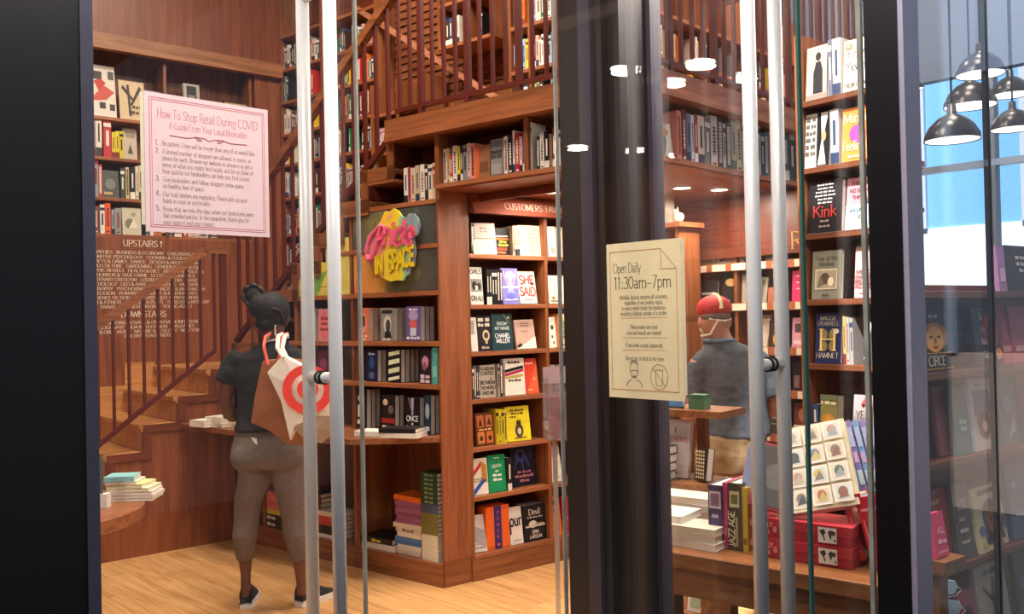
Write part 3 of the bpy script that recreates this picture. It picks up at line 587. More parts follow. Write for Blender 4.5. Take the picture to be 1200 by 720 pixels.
def spine_mesh(w, h, d, cover, ink, seed):
    t = 0.0018; cm = mat(cover, 0.45); b = MB().box(-w/2, w/2, 0, 0.002, 0, h, cm).box(-w/2, -w/2+t, 0.002, d, 0, h, cm).box(w/2-t, w/2, 0.002, d, 0, h, cm)
    if w > 0.006: b.box(-w/2+t, w/2-t, 0.002, d-0.003, 0.002, h-0.003, PAGES)
    r = random.Random(seed); im = mat(ink)
    def q(x0, x1, z0, z1): b.add([(x0*w, -0.0006, z0*h), (x1*w, -0.0006, z0*h), (x1*w, -0.0006, z1*h), (x0*w, -0.0006, z1*h)], [(0, 1, 2, 3)], im)
    kind = r.randrange(4)
    if kind == 0:
        z = 0.25
        while z < 0.8: l = r.uniform(0.02, 0.06); q(-0.2, 0.22, z, z+l); z += l+0.018
        q(-0.3, 0.3, 0.06, 0.10)
    elif kind == 1: q(-0.5, 0.5, 0.8, 0.9); q(-0.18, 0.2, 0.3, 0.7)
    elif kind == 2:
        z = 0.12
        while z < 0.9: l = r.uniform(0.015, 0.045); q(-0.28, 0.3, z, z+l); z += l+0.012
    else: q(-0.5, 0.5, 0.0, 0.22); q(-0.15, 0.15, 0.35, 0.8)
    return b
def spine_book(F, s, z, w, h, d, cover, ink, label, y=0.02, tilt=0, group=None, seed=0):
    o = put('book', spine_mesh(w, h, d, cover, ink, seed)); o.location = F.W(s, y, z+abs(math.sin(math.radians(tilt)))*w/2+0.0004); o.rotation_euler = (0, math.radians(tilt), F.a)
    return tag(o, label, 'book', group)
def ink_for(h): return 'efe8da' if sum(rgb(h)) < 360 else random.choice(('2a2426', '8c2c28', '2c3c5c'))
def spine_row(F, items, z, where, y=0.02, d=0.14, maxs=None, px=True, group=None):
    """items: (x0,x1,ytop,colour) in picture columns, read on the shelf face"""
    cnt = {}
    for i, it in enumerate(items):
        x0, x1, yt, c = it[:4]
        s0, _ = F.S(x0, yt, y); s1, _ = F.S(x1, yt, y); _, zt = F.S((x0+x1)/2, yt, y)
        random.seed(i*13+int(z*100)); nm = cname(c)
        spine_book(F, (s0+s1)/2, z, abs(s1-s0)-0.0012, max(0.12, zt-z), d+rng.uniform(-.02, .02), c, it[4] if len(it) > 4 else ink_for(c), f'{nm} spined book, {ORD[i]} from the left {where}', y, 0, group or 'books '+where, i*7+int(z*50))
PAL = ['1c1a1c', '2a2830', 'eeeae4', 'e6dcc8', 'd8cdb8', '7c2424', 'c8302c', '3a4a6a', '8c8a88', 'c8b090', 'e87830', '4a2c20', 'ecd030', '2c5a5c', 'e8b0a8', 'f2efe8', '545058', '9cb8d0', '2c7050']
STUFF = MB()
def fill_row(F, s0, s1, z, where, seed, hmax=0.23, hmin=0.17, y=0.02, d=0.14, dens=0.85, pal=PAL, wmin=0.014, wmax=0.04, limit=60):
    r = random.Random(seed); s = s0+0.006; i = 0
    while s < s1-0.02 and i < limit:
        if r.random() > dens: s += r.uniform(0.03, 0.12); continue
        w = r.uniform(wmin, wmax)
        if s+w > s1-0.004: break
        c = r.choice(pal); random.seed(seed*100+i)
        q = spine_mesh(w-0.001, r.uniform(hmin, hmax), d+r.uniform(-.02, .02), c, ink_for(c), seed*31+i); k0 = len(STUFF.v); im = [STUFF.mi(m) for m in q.mats]
        STUFF.v += [tuple(F.W(s+w/2, y, z+0.0004)+F.t*v[0]+F.n*v[1]+ZUP*v[2]) for v in q.v]; STUFF.f += [[a+k0 for a in f] for f in q.f]; STUFF.m += [im[m] for m in q.m]
        s += w+0.0006; i += 1
def flat_stack(F, s, y, z, items, where, yaw=0, world=None, group=None):
    """books lying on each other, bottom first: (width along face, depth, thickness, cover, page colour material, dx, yaw)"""
    zz = z; n = len(items)
    for i, it in enumerate(items):
        w, d, t, c = it[:4]; dx = it[4] if len(it) > 4 else 0; yw = it[5] if len(it) > 5 else 0; ink = it[6] if len(it) > 6 else None; showp = it[7] if len(it) > 7 else False
        o = empty('book'); cm = mat(c, 0.42); th = min(0.0025, t*0.15)
        cv = MB().box(-w/2, w/2, 0, d, 0, th, cm).box(-w/2, w/2, 0, d, t-th, t, cm)
        if not showp: cv.box(-w/2, w/2, 0, 0.002, th, t-th, cm)
        else: cv.box(-w/2, w/2, d-0.002, d, th, t-th, cm)
        put('cover', cv, o); put('pages', MB().box(-w/2+0.002, w/2-0.002, 0.003, d-0.003, th, t-th, PAGES), o)
        if ink and not showp:
            q = MB(); words(q, ink[1], 0, t*0.22, t*0.56, mat(ink[0]), y=-0.0008, style='sans', sx=min(1.3, 0.8*w/max(1e-6, text_width(ink[1], t*0.56)))); put('spine_print', q, o)
        p = (F.W(s+dx, y, zz) if F else Vector((world[0], world[1], zz))); a = (F.a if F else 0)+math.radians(yaw+yw)
        if not F: p += Vector((math.cos(a), math.sin(a), 0))*dx
        o.location = p; o.rotation_euler = (0, 0, a); zz += t+0.0004
        pos = 'top' if i == n-1 else 'bottom' if i == 0 else ORD[i]+' from the bottom'
        tag(o, f'{cname(c)} book, {pos} {where}' if n > 1 else f'{cname(c)} book lying flat {where}', 'book', group or ('books lying '+where if n > 1 else None))
    return zz
# ------------------------------------------------------------------ customers' favourites, top row to bottom row
R = FR
z = 1.930
spine_row(R, [(551.5, 555.5, 262, '3a3636')], z, 'at the left end of the top row', y=0.06)
pxface(R, 557, 581, 260, 297, z, 0.022, 'ece4d6', [('r', 0, .48, 1, .52, 'b49a78'), ('r', 0, .52, 1, 1, 'dccac4'), ('t', 'NOTES', .5, .8, .07, 'a08c88'), ('t', 'OF A LIFE', .5, .7, .05, 'a08c88')], 'leaning white book with a tan band, top row of the customers favorites case', lean=11, yaw=-12)
pxface(R, 581, 600, 266, 298, z, 0.03, '16141a', [('r', .1, .68, .8, .72, 'e8e0d0'), ('r', .05, .56, .95, .64, 'e87030'), ('t', 'BLACK', .5, .45, .09, 'f0c83c'), ('t', 'FUTURES', .5, .33, .09, 'f0c83c'), ('r', .1, .18, .7, .27, 'd8402c'), ('r', .1, .06, .6, .13, 'e86c30')], 'black book with yellow, orange and red bars of lettering, top row', y=0.05)
spine_row(R, [(600.5, 603, 265, 'c9bca6'), (603.2, 606, 265, 'd8cab2'), (606.2, 609, 264, 'c4b69e')], z, 'in the cream trio, top row')
pxface(R, 610, 636, 264, 300, z, 0.02, 'dccaac', [('t', 'MY YEAR', .5, .82, .055, 'a8987c'), ('t', 'OF READING', .5, .7, .055, 'a8987c'), ('t', 'SLOWLY', .5, .58, .055, 'a8987c'), ('t', 'AND OTHER', .5, .46, .055, 'a8987c'), ('t', 'ESSAYS', .5, .34, .055, 'a8987c'), ('t', 'A NOVEL', .5, .16, .045, 'a8987c')], 'plain cream book with rows of faint lettering, right end of the top row')
pxface(R, 644, 652, 264, 300, z, 0.02, 'efe6d8', [('r', .3, .1, .9, .3, 'c8a898')], 'narrow white book just right of the divider, top row', yaw=-10, lean=7)
pxface(R, 653, 676, 266, 301, z, 0.02, 'e2d4be', [('r', .1, .3, .9, .32, 'b0a088')], 'cream book in the second bay of the top row, beside the pillar')
z = 1.629
pxface(R, 552, 567, 312, 356, z, 0.02, 'e9e3da', [('t', 'GIRLS', .5, .82, .11, '141414'), ('r', .08, .34, .92, .68, '8c8884'), ('e', .35, .5, .2, .12, '1c1c1c'), ('e', .7, .48, .16, .1, '2a2a2a'), ('r', .4, .38, .6, .5, 'd8d4cc'), ('t', 'ON ALI', .5, .1, .13, '141414')], 'white book with black lettering over a grey photograph, left end of the second row')
spine_row(R, [(570+i*3.1, 572.9+i*3.1, 316, c) for i, c in enumerate(('141216', '1a1618', '120f14', '1c181c', '151318', '1a161a'))], z, 'in the black run, second row')
pxface(R, 590, 609, 314, 356, z, 0.02, '8c84d8', [('e', .5, .8, .28, .12, 'd8d0f4'), ('p', [(.3, .3), (.7, .3), (.62, .7), (.38, .7)], 'a8b4f0'), ('p', [(.05, .85), (.3, .5), (.36, .55), (.14, .95)], 'c8a4e0'), ('p', [(.95, .85), (.7, .5), (.64, .55), (.86, .95)], 'c8a4e0'), ('r', 0, .44, 1, .5, 'f4f2ff'), ('r', .1, .1, .9, .14, 'f0eeff'), ('e', .5, .22, .2, .1, '6c74e0')], 'glowing lilac book with pale winged figure and white band, second row', y=0.012)
pxface(R, 610, 630, 318, 356, z, 0.028, 'f2eadc', [('t', 'SHE', .5, .6, .26, 'd03c30'), ('t', 'SAID', .5, .24, .26, 'd03c30'), ('e', .8, .62, .08, .05, '2a3040'), ('t', 'BREAKING', .5, .1, .05, 'a07068')], 'white book with two big red words, second row', lean=9)
pxface(R, 644, 664, 325, 358, z, 0.025, 'e8e0d4', [('r', .1, .06, .5, .12, '8c8474'), ('e', .25, .2, .1, .06, 'a09448')], 'white book right of the divider, second row')
z = 1.348
pxface(R, 553, 560.5, 372, 412, z, 0.02, 'ebe5dc', [('r', .0, .5, .6, .9, 'a8a4a0')], 'half hidden white book at the left end of the third row')
pxface(R, 561, 577, 370, 411, z, 0.025, '201c22', [('t', 'ALL OF', .5, .84, .11, 'e6dccb'), ('t', 'THIS AND', .5, .70, .1, 'e6dccb'), ('e', .6, .44, .26, .16, 'd0bc9c'), ('e', .6, .44, .15, .09, '3a3030'), ('r', .52, .2, .68, .36, 'd0bc9c'), ('t', 'MORE', .5, .06, .08, 'b8ac9c')], 'black book with tan lamp shape and white lettering, third row')
pxface(R, 578, 602, 368, 411, z, 0.025, '1f4148', [('t', 'KNOW', .5, .68, .09, 'cfdcd8'), ('t', 'MY NAME', .5, .55, .09, 'cfdcd8'), ('t', 'CHANEL', .5, .34, .11, 'ffffff'), ('t', 'MILLER', .5, .2, .11, 'ffffff'), ('p', [(.55, .99), (.58, .99), (.9, .7), (.88, .7)], 'b8a868'), ('e', .82, .88, .05, .03, 'd8c888')], 'dark teal book with pale lettering and a thin gold line, third row')
pxface(R, 606, 629, 375, 409, z, 0.022, 'c9a596', [('p', [(0, 0), (1, 0), (1, .42)], 'efe4d8'), ('t', 'THE GROUND', .5, .85, .05, '8c6c60'), ('t', 'BENEATH US', .5, .77, .05, '8c6c60'), ('t', 'A MEMOIR', .45, .58, .05, '8c6c60'), ('p', [(.0, .1), (.2, .2), (.3, .12), (.12, .04)], '1c1818')], 'leaning dusty pink book with a white corner, third row', lean=10)
pxface(R, 644, 653, 372, 408, z, 0.02, 'efeae0', [('e', .5, .66, .2, .08, '3a3838'), ('e', .45, .36, .12, .05, '5a5450'), ('e', .6, .16, .1, .05, '4a4848')], 'white book with black dots right of the divider, third row')
spine_row(R, [(653.5, 657, 368, 'd8843c'), (657.3, 664, 368, 'ecd88c')], z, 'next to the pillar, third row')
z = 1.066
spine_row(R, [(553+i*2.4, 555.2+i*2.4, 429, c) for i, c in enumerate(('4a4446', '6a625c', '3c383a', '5c544e'))], z, 'at the left end of the fourth row')
pxface(R, 563, 582, 429, 467, z, 0.02, 'b8ad9c', [('t', 'TA-NEHISI', .5, .84, .1, '1c1a18'), ('t', 'COATES', .5, .7, .1, '1c1a18'), ('t', 'BETWEEN', .5, .42, .1, '1c1a18'), ('t', 'THE WORLD', .5, .26, .1, '1c1a18'), ('t', 'AND ME', .5, .1, .1, '1c1a18'), ('e', .72, .58, .05, .03, '8c3024')], 'grey beige book packed with black capitals, fourth row')
spine_row(R, [(583, 585.6, 427, '9c9284'), (585.8, 588.6, 425, '3a3432'), (588.8, 591.6, 426, '8a7e74')], z, 'in the slim trio, fourth row')
pxface(R, 592.5, 616.5, 423, 466, z, 0.03, 'efe8da', [('t', 'GABRIELLE', .5, .86, .07, '1c1a1c', 'sans'), ('p', [(.05, .62), (.95, .72), (.95, .8), (.05, .7)], '1c1a1c'), ('p', [(.05, .52), (.95, .64), (.95, .71), (.05, .6)], 'c02c50'), ('p', [(.05, .46), (.9, .5), (.9, .56), (.05, .51)], 'b8a83c'), ('t', 'LOVE SONGS', .5, .38, .06, '4a4440')], 'white book with black, crimson and olive brush stripes, fourth row')
pxface(R, 617.5, 632, 423, 464, z, 0.02, 'e0482c', [('p', [(0, .0), (1, .0), (1, .9)], 'e8643c'), ('t', 'BREATH', .4, .84, .06, 'f4c8a8'), ('e', .7, .42, .1, .05, 'f0a870'), ('r', .1, .1, .5, .13, 'f4c8a8')], 'orange red book at the right end of the fourth row', lean=8)
spine_row(R, [(644+i*3, 646.8+i*3, 428, c) for i, c in enumerate(('8a8480', 'a09a94', '6c6664', '948c88', '7a7470'))], z, 'in the grey run, fourth row')
z = 0.781
pxface(R, 559, 580, 486, 524, z, 0.035, '6e3c22', [('r', .08, .56, .44, .92, 'c8703c'), ('r', .56, .56, .92, .92, 'c07444'), ('r', .08, .06, .44, .42, 'd08040'), ('r', .56, .06, .92, .42, 'c86c34'), ('p', [(.15, .6), (.36, .6), (.26, .86)], '4a2418'), ('p', [(.62, .62), (.86, .62), (.74, .86)], '5a2c1c'), ('e', .26, .22, .1, .08, '5a2c1c'), ('e', .74, .22, .1, .08, '4a2418'), ('t', 'TALES OF OLD', .5, .46, .06, 'e8b070')], 'brown book with four orange picture squares, fifth row')
spine_row(R, [(581+i*3.2, 584+i*3.2, 480, c) for i, c in enumerate(('c8b424', 'dcc828', 'd0bc20', 'e4d030'))], z, 'in the yellow run, fifth row')
pxface(R, 596, 622, 479, 519, z, 0.022, 'f2e02c', [('t', 'LIFE LESSONS', .5, .86, .06, '5a4c18'), ('t', 'FROM A CAT', .5, .77, .06, '5a4c18'), ('t', 'A GUIDE', .3, .68, .05, '5a4c18'), ('e', .52, .3, .17, .2, '4a3c2c'), ('e', .52, .52, .1, .07, '3a2e22'), ('p', [(.43, .54), (.47, .64), (.51, .57)], '3a2e22'), ('p', [(.54, .57), (.58, .64), (.61, .54)], '3a2e22'), ('e', .52, .28, .08, .1, 'd8c8a8'), ('r', .3, .08, .8, .11, '6a5c3c')], 'bright yellow book with a sitting cat drawing, fifth row', lean=9, n=2, yaw=-6)
z = 0.491
pxface(R, 554, 573, 541, 583, z, 0.025, 'f0e8dc', [('p', [(0, .6), (.62, .92), (.62, .78), (0, .46)], 'd03428'), ('p', [(.62, .92), (.95, .8), (.95, .3), (.62, .4)], 'c08c34'), ('p', [(.1, .0), (.62, .26), (.95, .4), (.62, .42), (.62, .4), (.1, .16)], '2c58b0'), ('t', 'THE CONTRACT', .4, .42, .045, '8c7c70'), ('t', 'WITH GOD', .4, .36, .045, '8c7c70')], 'white book with a folded red, ochre and blue ribbon, sixth row')
pxface(R, 574, 594, 539, 582, z, 0.03, '1f9a64', [('t', 'DEATH', .5, .66, .08, 'e8f4ec'), ('t', 'AND', .5, .54, .05, 'e8f4ec'), ('t', 'OTHER', .5, .42, .08, 'e8f4ec'), ('t', 'SONGS', .5, .3, .08, 'e8f4ec'), ('t', 'A NOVEL', .5, .9, .04, 'c8e8d4')], 'emerald green book with white lettering, sixth row')
spine_row(R, [(594.5, 599.5, 537, '2a2426')], z, 'beside the octopus book')
pxface(R, 601, 629, 527, 576, z, 0.03, '1c1a2c', [('e', .4, .72, .22, .16, '34447c'), ('e', .4, .74, .1, .08, '1c1a2c'), ('p', [(.2, .66), (.1, .4), (.16, .4), (.3, .6)], '34447c'), ('p', [(.4, .6), (.44, .36), (.5, .36), (.5, .6)], '34447c'), ('p', [(.56, .64), (.7, .44), (.76, .46), (.62, .72)], '34447c'), ('e', .8, .76, .14, .12, '282c48'), ('t', 'THE SECRET', .5, .3, .06, 'a06870'), ('t', 'UNDERWATER', .5, .2, .07, 'b87078'), ('t', 'WORLD', .5, .09, .07, 'b87078')], 'dark navy book with a blue octopus, sixth row', y=0.08)
pxface(R, 647, 659, 524, 566, z, 0.02, 'ebe2d2', [('r', .2, .1, .8, .14, 'b4a894'), ('r', .2, .7, .8, .72, 'b4a894')], 'leaning cream book in the second bay of the sixth row', lean=12, yaw=-8)
z = 0.150
pxface(R, 556, 571, 611, 653, z, 0.018, 'd8d4d2', [('p', [(0, .3), (1, .1), (1, .55), (0, .75)], 'aaa6a8'), ('t', 'SPECTRAL', .5, .1, .05, '8c8888'), ('r', .1, .2, .5, .22, '9c9898')], 'leaning silver grey book at the left end of the bottom row', lean=12, yaw=-8)
o = pxface(R, 571, 598, 597, 647, z, 0.045, 'ee6a24', [('r', .34, 0, .66, 1, '3c2c74'), ('t', 'P', .5, .80, .08, 'e8702c', 'serif', 1.1), ('t', 'O', .5, .66, .08, 'e8702c', 'serif', 1.0), ('t', 'W', .5, .52, .08, 'e8702c', 'serif', .9), ('t', 'E', .5, .38, .08, 'e8702c', 'serif', 1.1), ('t', 'R', .5, .24, .08, 'e8702c', 'serif', 1.1), ('e', .5, .1, .05, .03, 'e8702c'), ('r', .04, .06, .3, .08, 'c85418'), ('r', .7, .9, .96, .92, 'c85418')], 'fat orange book with a violet centre band reading power, bottom row', n=2, lean=2, pages=mat('d8582a', .7))
pxface(R, 599, 614, 599, 642, z, 0.02, 'e6e0d8', [('t', 'our', .5, .5, .3, '1c1a1c', 'sans'), ('r', .0, .28, .12, .6, '4a2c5c'), ('r', .2, .1, .8, .13, 'b4aca4')], 'white book with one black word in lower case, bottom row', lean=7)
pxface(R, 615, 641, 593, 635, z, 0.03, '1b191b', [('t', 'Devil', .5, .72, .16, 'e8e0d4', 'serif'), ('e', .4, .46, .18, .1, 'd8ccc0'), ('r', .06, .38, .94, .43, 'c8bcb0'), ('r', .5, .42, .9, .47, 'a89c90'), ('t', 'ERIK', .5, .2, .09, 'e0d8cc'), ('t', 'LARSON', .5, .07, .09, 'e0d8cc'), ('t', 'IN THE WHITE CITY', .5, .63, .05, 'b8aca0')], 'black book with pale white city skyline, right end of the bottom row', n=4, lean=4)
pxface(R, 648, 659, 586, 631, z, 0.02, 'f07a1c', [('t', 'LA', .5, .8, .1, '2a1c14'), ('t', 'OF', .5, .6, .1, '2a1c14'), ('e', .55, .48, .14, .05, '2a1c14'), ('t', 'NO', .5, .3, .1, '2a1c14'), ('t', 'ICK', .5, .14, .1, '2a1c14')], 'bright orange book right of the divider, bottom row', lean=7)
pxface(R, 661, 673, 585, 628, z, 0.02, 'c42c34', [('r', .2, .4, .8, .43, 'e8a8a0')], 'red book next to the pillar, bottom row', lean=5)
# ------------------------------------------------------------------ case under the stairs
L = FL
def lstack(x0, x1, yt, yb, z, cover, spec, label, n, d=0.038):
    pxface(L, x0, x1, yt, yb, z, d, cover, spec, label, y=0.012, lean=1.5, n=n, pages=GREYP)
z = 1.418
lstack(420, 432.5, 358, 397, z, 'd8785c', [('e', .5, .55, .3, .3, 'e8a080'), ('e', .5, .6, .16, .18, '6a3030'), ('t', 'RED AT', .5, .12, .08, 'f0d8c8'), ('t', 'BONE', .5, .03, .08, 'f0d8c8')], 'salmon novel with a dark oval, upper shelf under the space panel', 4)
lstack(446, 461, 358, 397, z, '8f8d88', [('r', .1, .84, .9, .94, '2a2828'), ('e', .55, .5, .3, .28, 'd0ccc4'), ('e', .6, .46, .18, .2, '4a4848'), ('p', [(.3, .1), (.9, .1), (.7, .34), (.4, .3)], '242222'), ('t', 'CITIZEN', .5, .03, .07, 'e8e4dc')], 'black and white portrait novel, middle of the upper shelf under the space panel', 3)
lstack(476, 493, 355, 396, z, '6c5c94', [('e', .5, .74, .32, .16, 'b09cc8'), ('e', .5, .48, .26, .14, 'd0605c'), ('r', .3, .16, .7, .38, 'c8d4e8'), ('t', 'THE CITY', .5, .88, .07, 'e8dcf0'), ('t', 'WE BECAME', .5, .06, .08, 'e8e0f0')], 'violet and red illustrated novel, right end of the upper shelf under the space panel', 3)
z = 1.168
lstack(429, 442.5, 408, 445, z, '1c2748', [('e', .5, .6, .22, .2, '34508c'), ('t', 'NIGHT', .5, .84, .08, 'a8b8d8'), ('r', .3, .1, .7, .3, '4c6494')], 'midnight blue novel, left on the middle shelf under the space panel', 2)
lstack(454, 470, 408, 447, z, '22222a', [('p', [(.1, .78), (.9, .86), (.9, .98), (.1, .9)], 'd8dcb4'), ('p', [(.1, .52), (.9, .6), (.9, .74), (.1, .66)], 'e4e4c8'), ('p', [(.1, .26), (.9, .34), (.9, .48), (.1, .4)], 'd4d8b0'), ('p', [(.1, .04), (.9, .12), (.9, .22), (.1, .14)], 'e0e0c0')], 'black novel with slanted pale lettering bands, middle shelf under the space panel', 4)
lstack(492, 505, 406, 447, z, '26202a', [('e', .5, .62, .3, .18, 'c88ca4'), ('e', .44, .5, .18, .12, '8c5470'), ('t', 'CHAIN', .5, .16, .12, 'd8c0cc'), ('t', 'GANG', .5, .03, .12, 'd8c0cc')], 'black and mauve novel, right on the middle shelf under the space panel', 1)
lstack(506.5, 512.5, 404, 447, z, '4ca89c', [('r', .1, .2, .9, .5, '78c8bc')], 'narrow mint green novel at the right end of the middle shelf', 1)
z = 0.871
lstack(417, 430, 462, 508, z, '241f22', [('e', .5, .78, .3, .1, 'd8d0c8'), ('r', .2, .3, .8, .6, 'e4ddd4'), ('t', 'THE', .5, .86, .06, '1c1c1c'), ('t', 'FIRE', .5, .12, .12, 'f0ece4')], 'black and white novel with a pale block, left end of the curved ledge', 3)
lstack(447, 463, 461, 503, z, '231d20', [('e', .3, .8, .18, .09, 'd8c89c'), ('e', .7, .6, .2, .12, '6a5c54'), ('r', 0, .22, 1, .36, 'a03030'), ('t', 'AND SONS', .5, .07, .1, 'e8e0d8')], 'black novel with a dark red band on the curved ledge', 2)
lstack(475, 492, 460, 502, z, '17151b', [('p', [(.4, .98), (.6, .98), (.55, .5), (.45, .5)], 'b8a8c4'), ('p', [(.2, .98), (.28, .98), (.5, .62), (.44, .6)], '8c7c9c'), ('t', 'ONCE', .5, .34, .14, 'f0ecf0'), ('t', 'FUTURE', .5, .08, .12, 'f0ecf0'), ('e', .5, .26, .06, .03, 'f0ecf0')], 'black novel with a pale sword, on the curved ledge', 2)
lstack(497, 505, 460, 506, z, '27384c', [('e', .5, .6, .3, .2, '9cb0bc'), ('r', .2, .1, .8, .2, 'd8dce0')], 'slate blue novel by the corner post on the curved ledge', 2)
# flat books on the front of the curved ledge
a = math.degrees(L.a)
def onledge(px, py, zz): return hitz(px, py, zz)
p = onledge(432, 512, 0.872); flat_stack(None, 0, 0, 0.872, [(0.20, 0.14, 0.03, 'f0ece4', 0, 0)], 'on the curved ledge left of the black paperback pair', yaw=-68, world=p)
p = onledge(466, 514, 0.872); flat_stack(None, 0, 0, 0.872, [(0.24, 0.15, 0.028, 'e8e2d8', 0, 0), (0.23, 0.15, 0.026, '1c1a1e', -.004, 2)], 'in the pair at the front of the curved ledge', yaw=-63, world=p)
p = onledge(236, 498, 0.872)
for i, (px, c, n) in enumerate(((231, 'efe6d4', 2), (250, 'ddd6c8', 3), (268, 'f2e4c4', 2))):
    p = onledge(px, 501, 0.872); flat_stack(None, 0, 0, 0.872, [(0.16, 0.12, 0.022, c, 0, rng.uniform(-6, 6)) for k in range(n)], 'in the %s pale pile on the ledge' % ORD[i], yaw=-80, world=p)
# bottom shelf stacks
z = 0.1315
s0 = L.S(441, 640, 0.03)[0]
flat_stack(L, s0, 0.03, z, [(0.30, 0.2, 0.035, 'e8e4dc', 0.01, 0, None, True), (0.27, 0.2, 0.034, '201e1e', 0, 3, ('e8d048', 'SONG'))], 'in the low pair under the curved ledge', group='black and white books under the ledge')
s1 = L.S(479, 640, 0.04)[0]
flat_stack(L, s1, 0.04, z, [(0.20, 0.15, 0.03, 'ddd6c8'), (0.2, 0.15, 0.028, 'e6dfd2', .003), (0.225, 0.15, 0.024, '4a78b4', -.006, 2), (0.225, 0.15, 0.022, '5484bc', -.004), (0.205, 0.14, 0.026, 'eee4d0', .004), (0.22, 0.15, 0.028, 'e2d4bc', -.003, -2, ('8c6c50', 'SEASONS')), (0.24, 0.15, 0.026, 'e8dccb', -.004, 3), (0.215, 0.14, 0.022, '9a5c84', 0, 2), (0.215, 0.14, 0.022, 'a8648c', .004, -2), (0.215, 0.14, 0.022, '925880', -.003, 1), (0.215, 0.14, 0.022, 'b06c94', .002, 3), (0.215, 0.14, 0.022, '9a6088', 0, -1), (0.22, 0.14, 0.022, 'a4608c', 0, 2), (0.25, 0.16, 0.032, 'ee7828', -.004, -3)], 'in the mixed pile topped with orange')
s2 = L.S(504, 650, 0.02)[0]
flat_stack(L, s2, 0.02, z, [(0.13, 0.13, 0.03, 'd8d0bc') for k in range(5)]+[(0.135, 0.13, 0.025, '7a743c') for k in range(5)]+[(0.14, 0.13, 0.026, '4c5478') for k in range(2)]+[(0.135, 0.13, 0.026, '27402c', 0, 0, ('7c9c78', 'GROVE')) for k in range(7)], 'in the green topped pile')
# second bay of the same case, behind the woman and the handles
lstack(373, 388, 360, 398, 1.418, 'e08c98', [('e', .5, .5, .34, .4, 'e8787c'), ('t', 'GOOD', .5, .66, .1, '8c3038'), ('t', 'TALK', .5, .5, .1, '8c3038'), ('t', 'STORIES', .5, .34, .08, '8c3038')], 'pink novel with rounded red shape behind the door handle', 2)
lstack(352, 368, 360, 399, 1.418, '6a5048', [('r', .2, .5, .8, .8, 'a08878')], 'brown novel behind the left bar of the door handle', 2)
lstack(372, 386, 410, 446, 1.168, '5c2c44', [('e', .5, .5, .3, .2, '8c4468')], 'plum novel above the door handle standoff', 2)
s3 = L.S(385, 620, 0.03)[0]
flat_stack(L, s3, 0.03, z, [(0.2, 0.15, 0.026, 'e6e0d6'), (0.2, 0.15, 0.03, '221e22'), (0.2, 0.15, 0.026, '2c2628'), (0.21, 0.15, 0.03, 'c04438'), (0.2, 0.15, 0.03, 'cc5040', .004), (0.2, 0.15, 0.03, 'e8d8c8', -.003)], 'in the pile between the door handles', group='pile between the door handles')
s3 = L.S(366, 600, 0.05)[0]
flat_stack(L, s3, 0.05, z, [(0.18, 0.14, 0.03, '2a282c' if k % 2 else '3c3a40', rng.uniform(-.004, .004), 0, ('d8d4cc', 'ATLAS')) for k in range(9)], 'in the dark pile behind the handle')
s4 = L.S(318, 612, 0.02)[0]
flat_stack(L, s4, 0.02, z, [(0.22, 0.15, 0.045, '26262c', 0, 0, ('d8d8d0', 'WILD')), (0.22, 0.15, 0.045, '2c2a30', 0, 2, ('d8d8d0', 'WILD')), (0.2, 0.15, 0.03, 'c8c040'), (0.18, 0.14, 0.03, 'd4786c'), (0.18, 0.14, 0.03, 'c86c64'), (0.18, 0.14, 0.03, 'd88074'), (0.18, 0.14, 0.03, 'cc7468')], 'in the pile between the legs')
s5 = L.S(272, 602, 0.0)[0]
flat_stack(L, s5, -0.0, z, [(0.16, 0.14, 0.03, '34343a'), (0.16, 0.14, 0.03, '2a2a30', .01, 4)], 'in the pair left of the calf')
# pocket beside the stair stringer
spine_row(L, [(473, 477.5, 197, 'efe9df'), (477.8, 480.5, 196, 'd04868'), (481, 486, 197, 'dcccb4'), (486.3, 491, 194, 'c8b89c'), (492, 497, 193, 'f2ece0'), (497.3, 501, 194, '2a2624'), (501.3, 506, 193, 'e8dcc8'), (506.4, 510.5, 191, 'd4c4a4')], 2.247, 'in the pocket beside the stair stringer', y=0.03)
# shelf above the corner post
spine_row(L, [(519, 523, 175, 'eae4d8'), (523.2, 526.4, 174, 'd4c49c'), (526.6, 530, 180, 'c83c2c'), (530.2, 535, 171, 'f0ece4', '2a2a2a'), (535.3, 539, 172, 'e4d028'), (539.3, 542, 171, '2a2a2e'), (542.2, 547, 170, '8c9098'), (547.2, 551, 168, 'f0c0a4'), (551.2, 556, 168, 'e8988c')], 2.326, 'on the shelf above the corner post', y=0.03)
pxface(L, 557, 574, 168, 207, 2.326, 0.05, '9c6c4c', [('r', 0, 0, .25, 1, 'e86830'), ('r', .35, .2, .9, .5, '7c5038')], 'brown and orange picture book on the shelf above the corner post', y=0.03, lean=2, flip=True)
pxface(L, 575, 589, 160, 204, 2.326, 0.04, '8d8c8b', [('t', 'HUMANS OF', .5, .62, .09, '2a2a2a'), ('t', 'NEW YORK', .5, .48, .12, '1c1c1c'), ('r', .1, .06, .9, .34, 'a4a2a0'), ('r', .1, .8, .9, .95, '78787a')], 'grey book with black New York lettering on the shelf above the corner post', y=0.03, lean=2)
spine_row(L, [(590, 594.5, 160, 'f0ece6'), (594.8, 600, 158, '2c2c30'), (600.3, 603, 153, 'e8e4de'), (603.3, 608, 156, 'c02c30'), (608.3, 611.5, 160, 'ece4d8'), (611.8, 616.5, 155, '8c3c78'), (617, 622.5, 144, 'f2eee6')], 2.326, 'left of the upright above the soffit light', y=0.03)
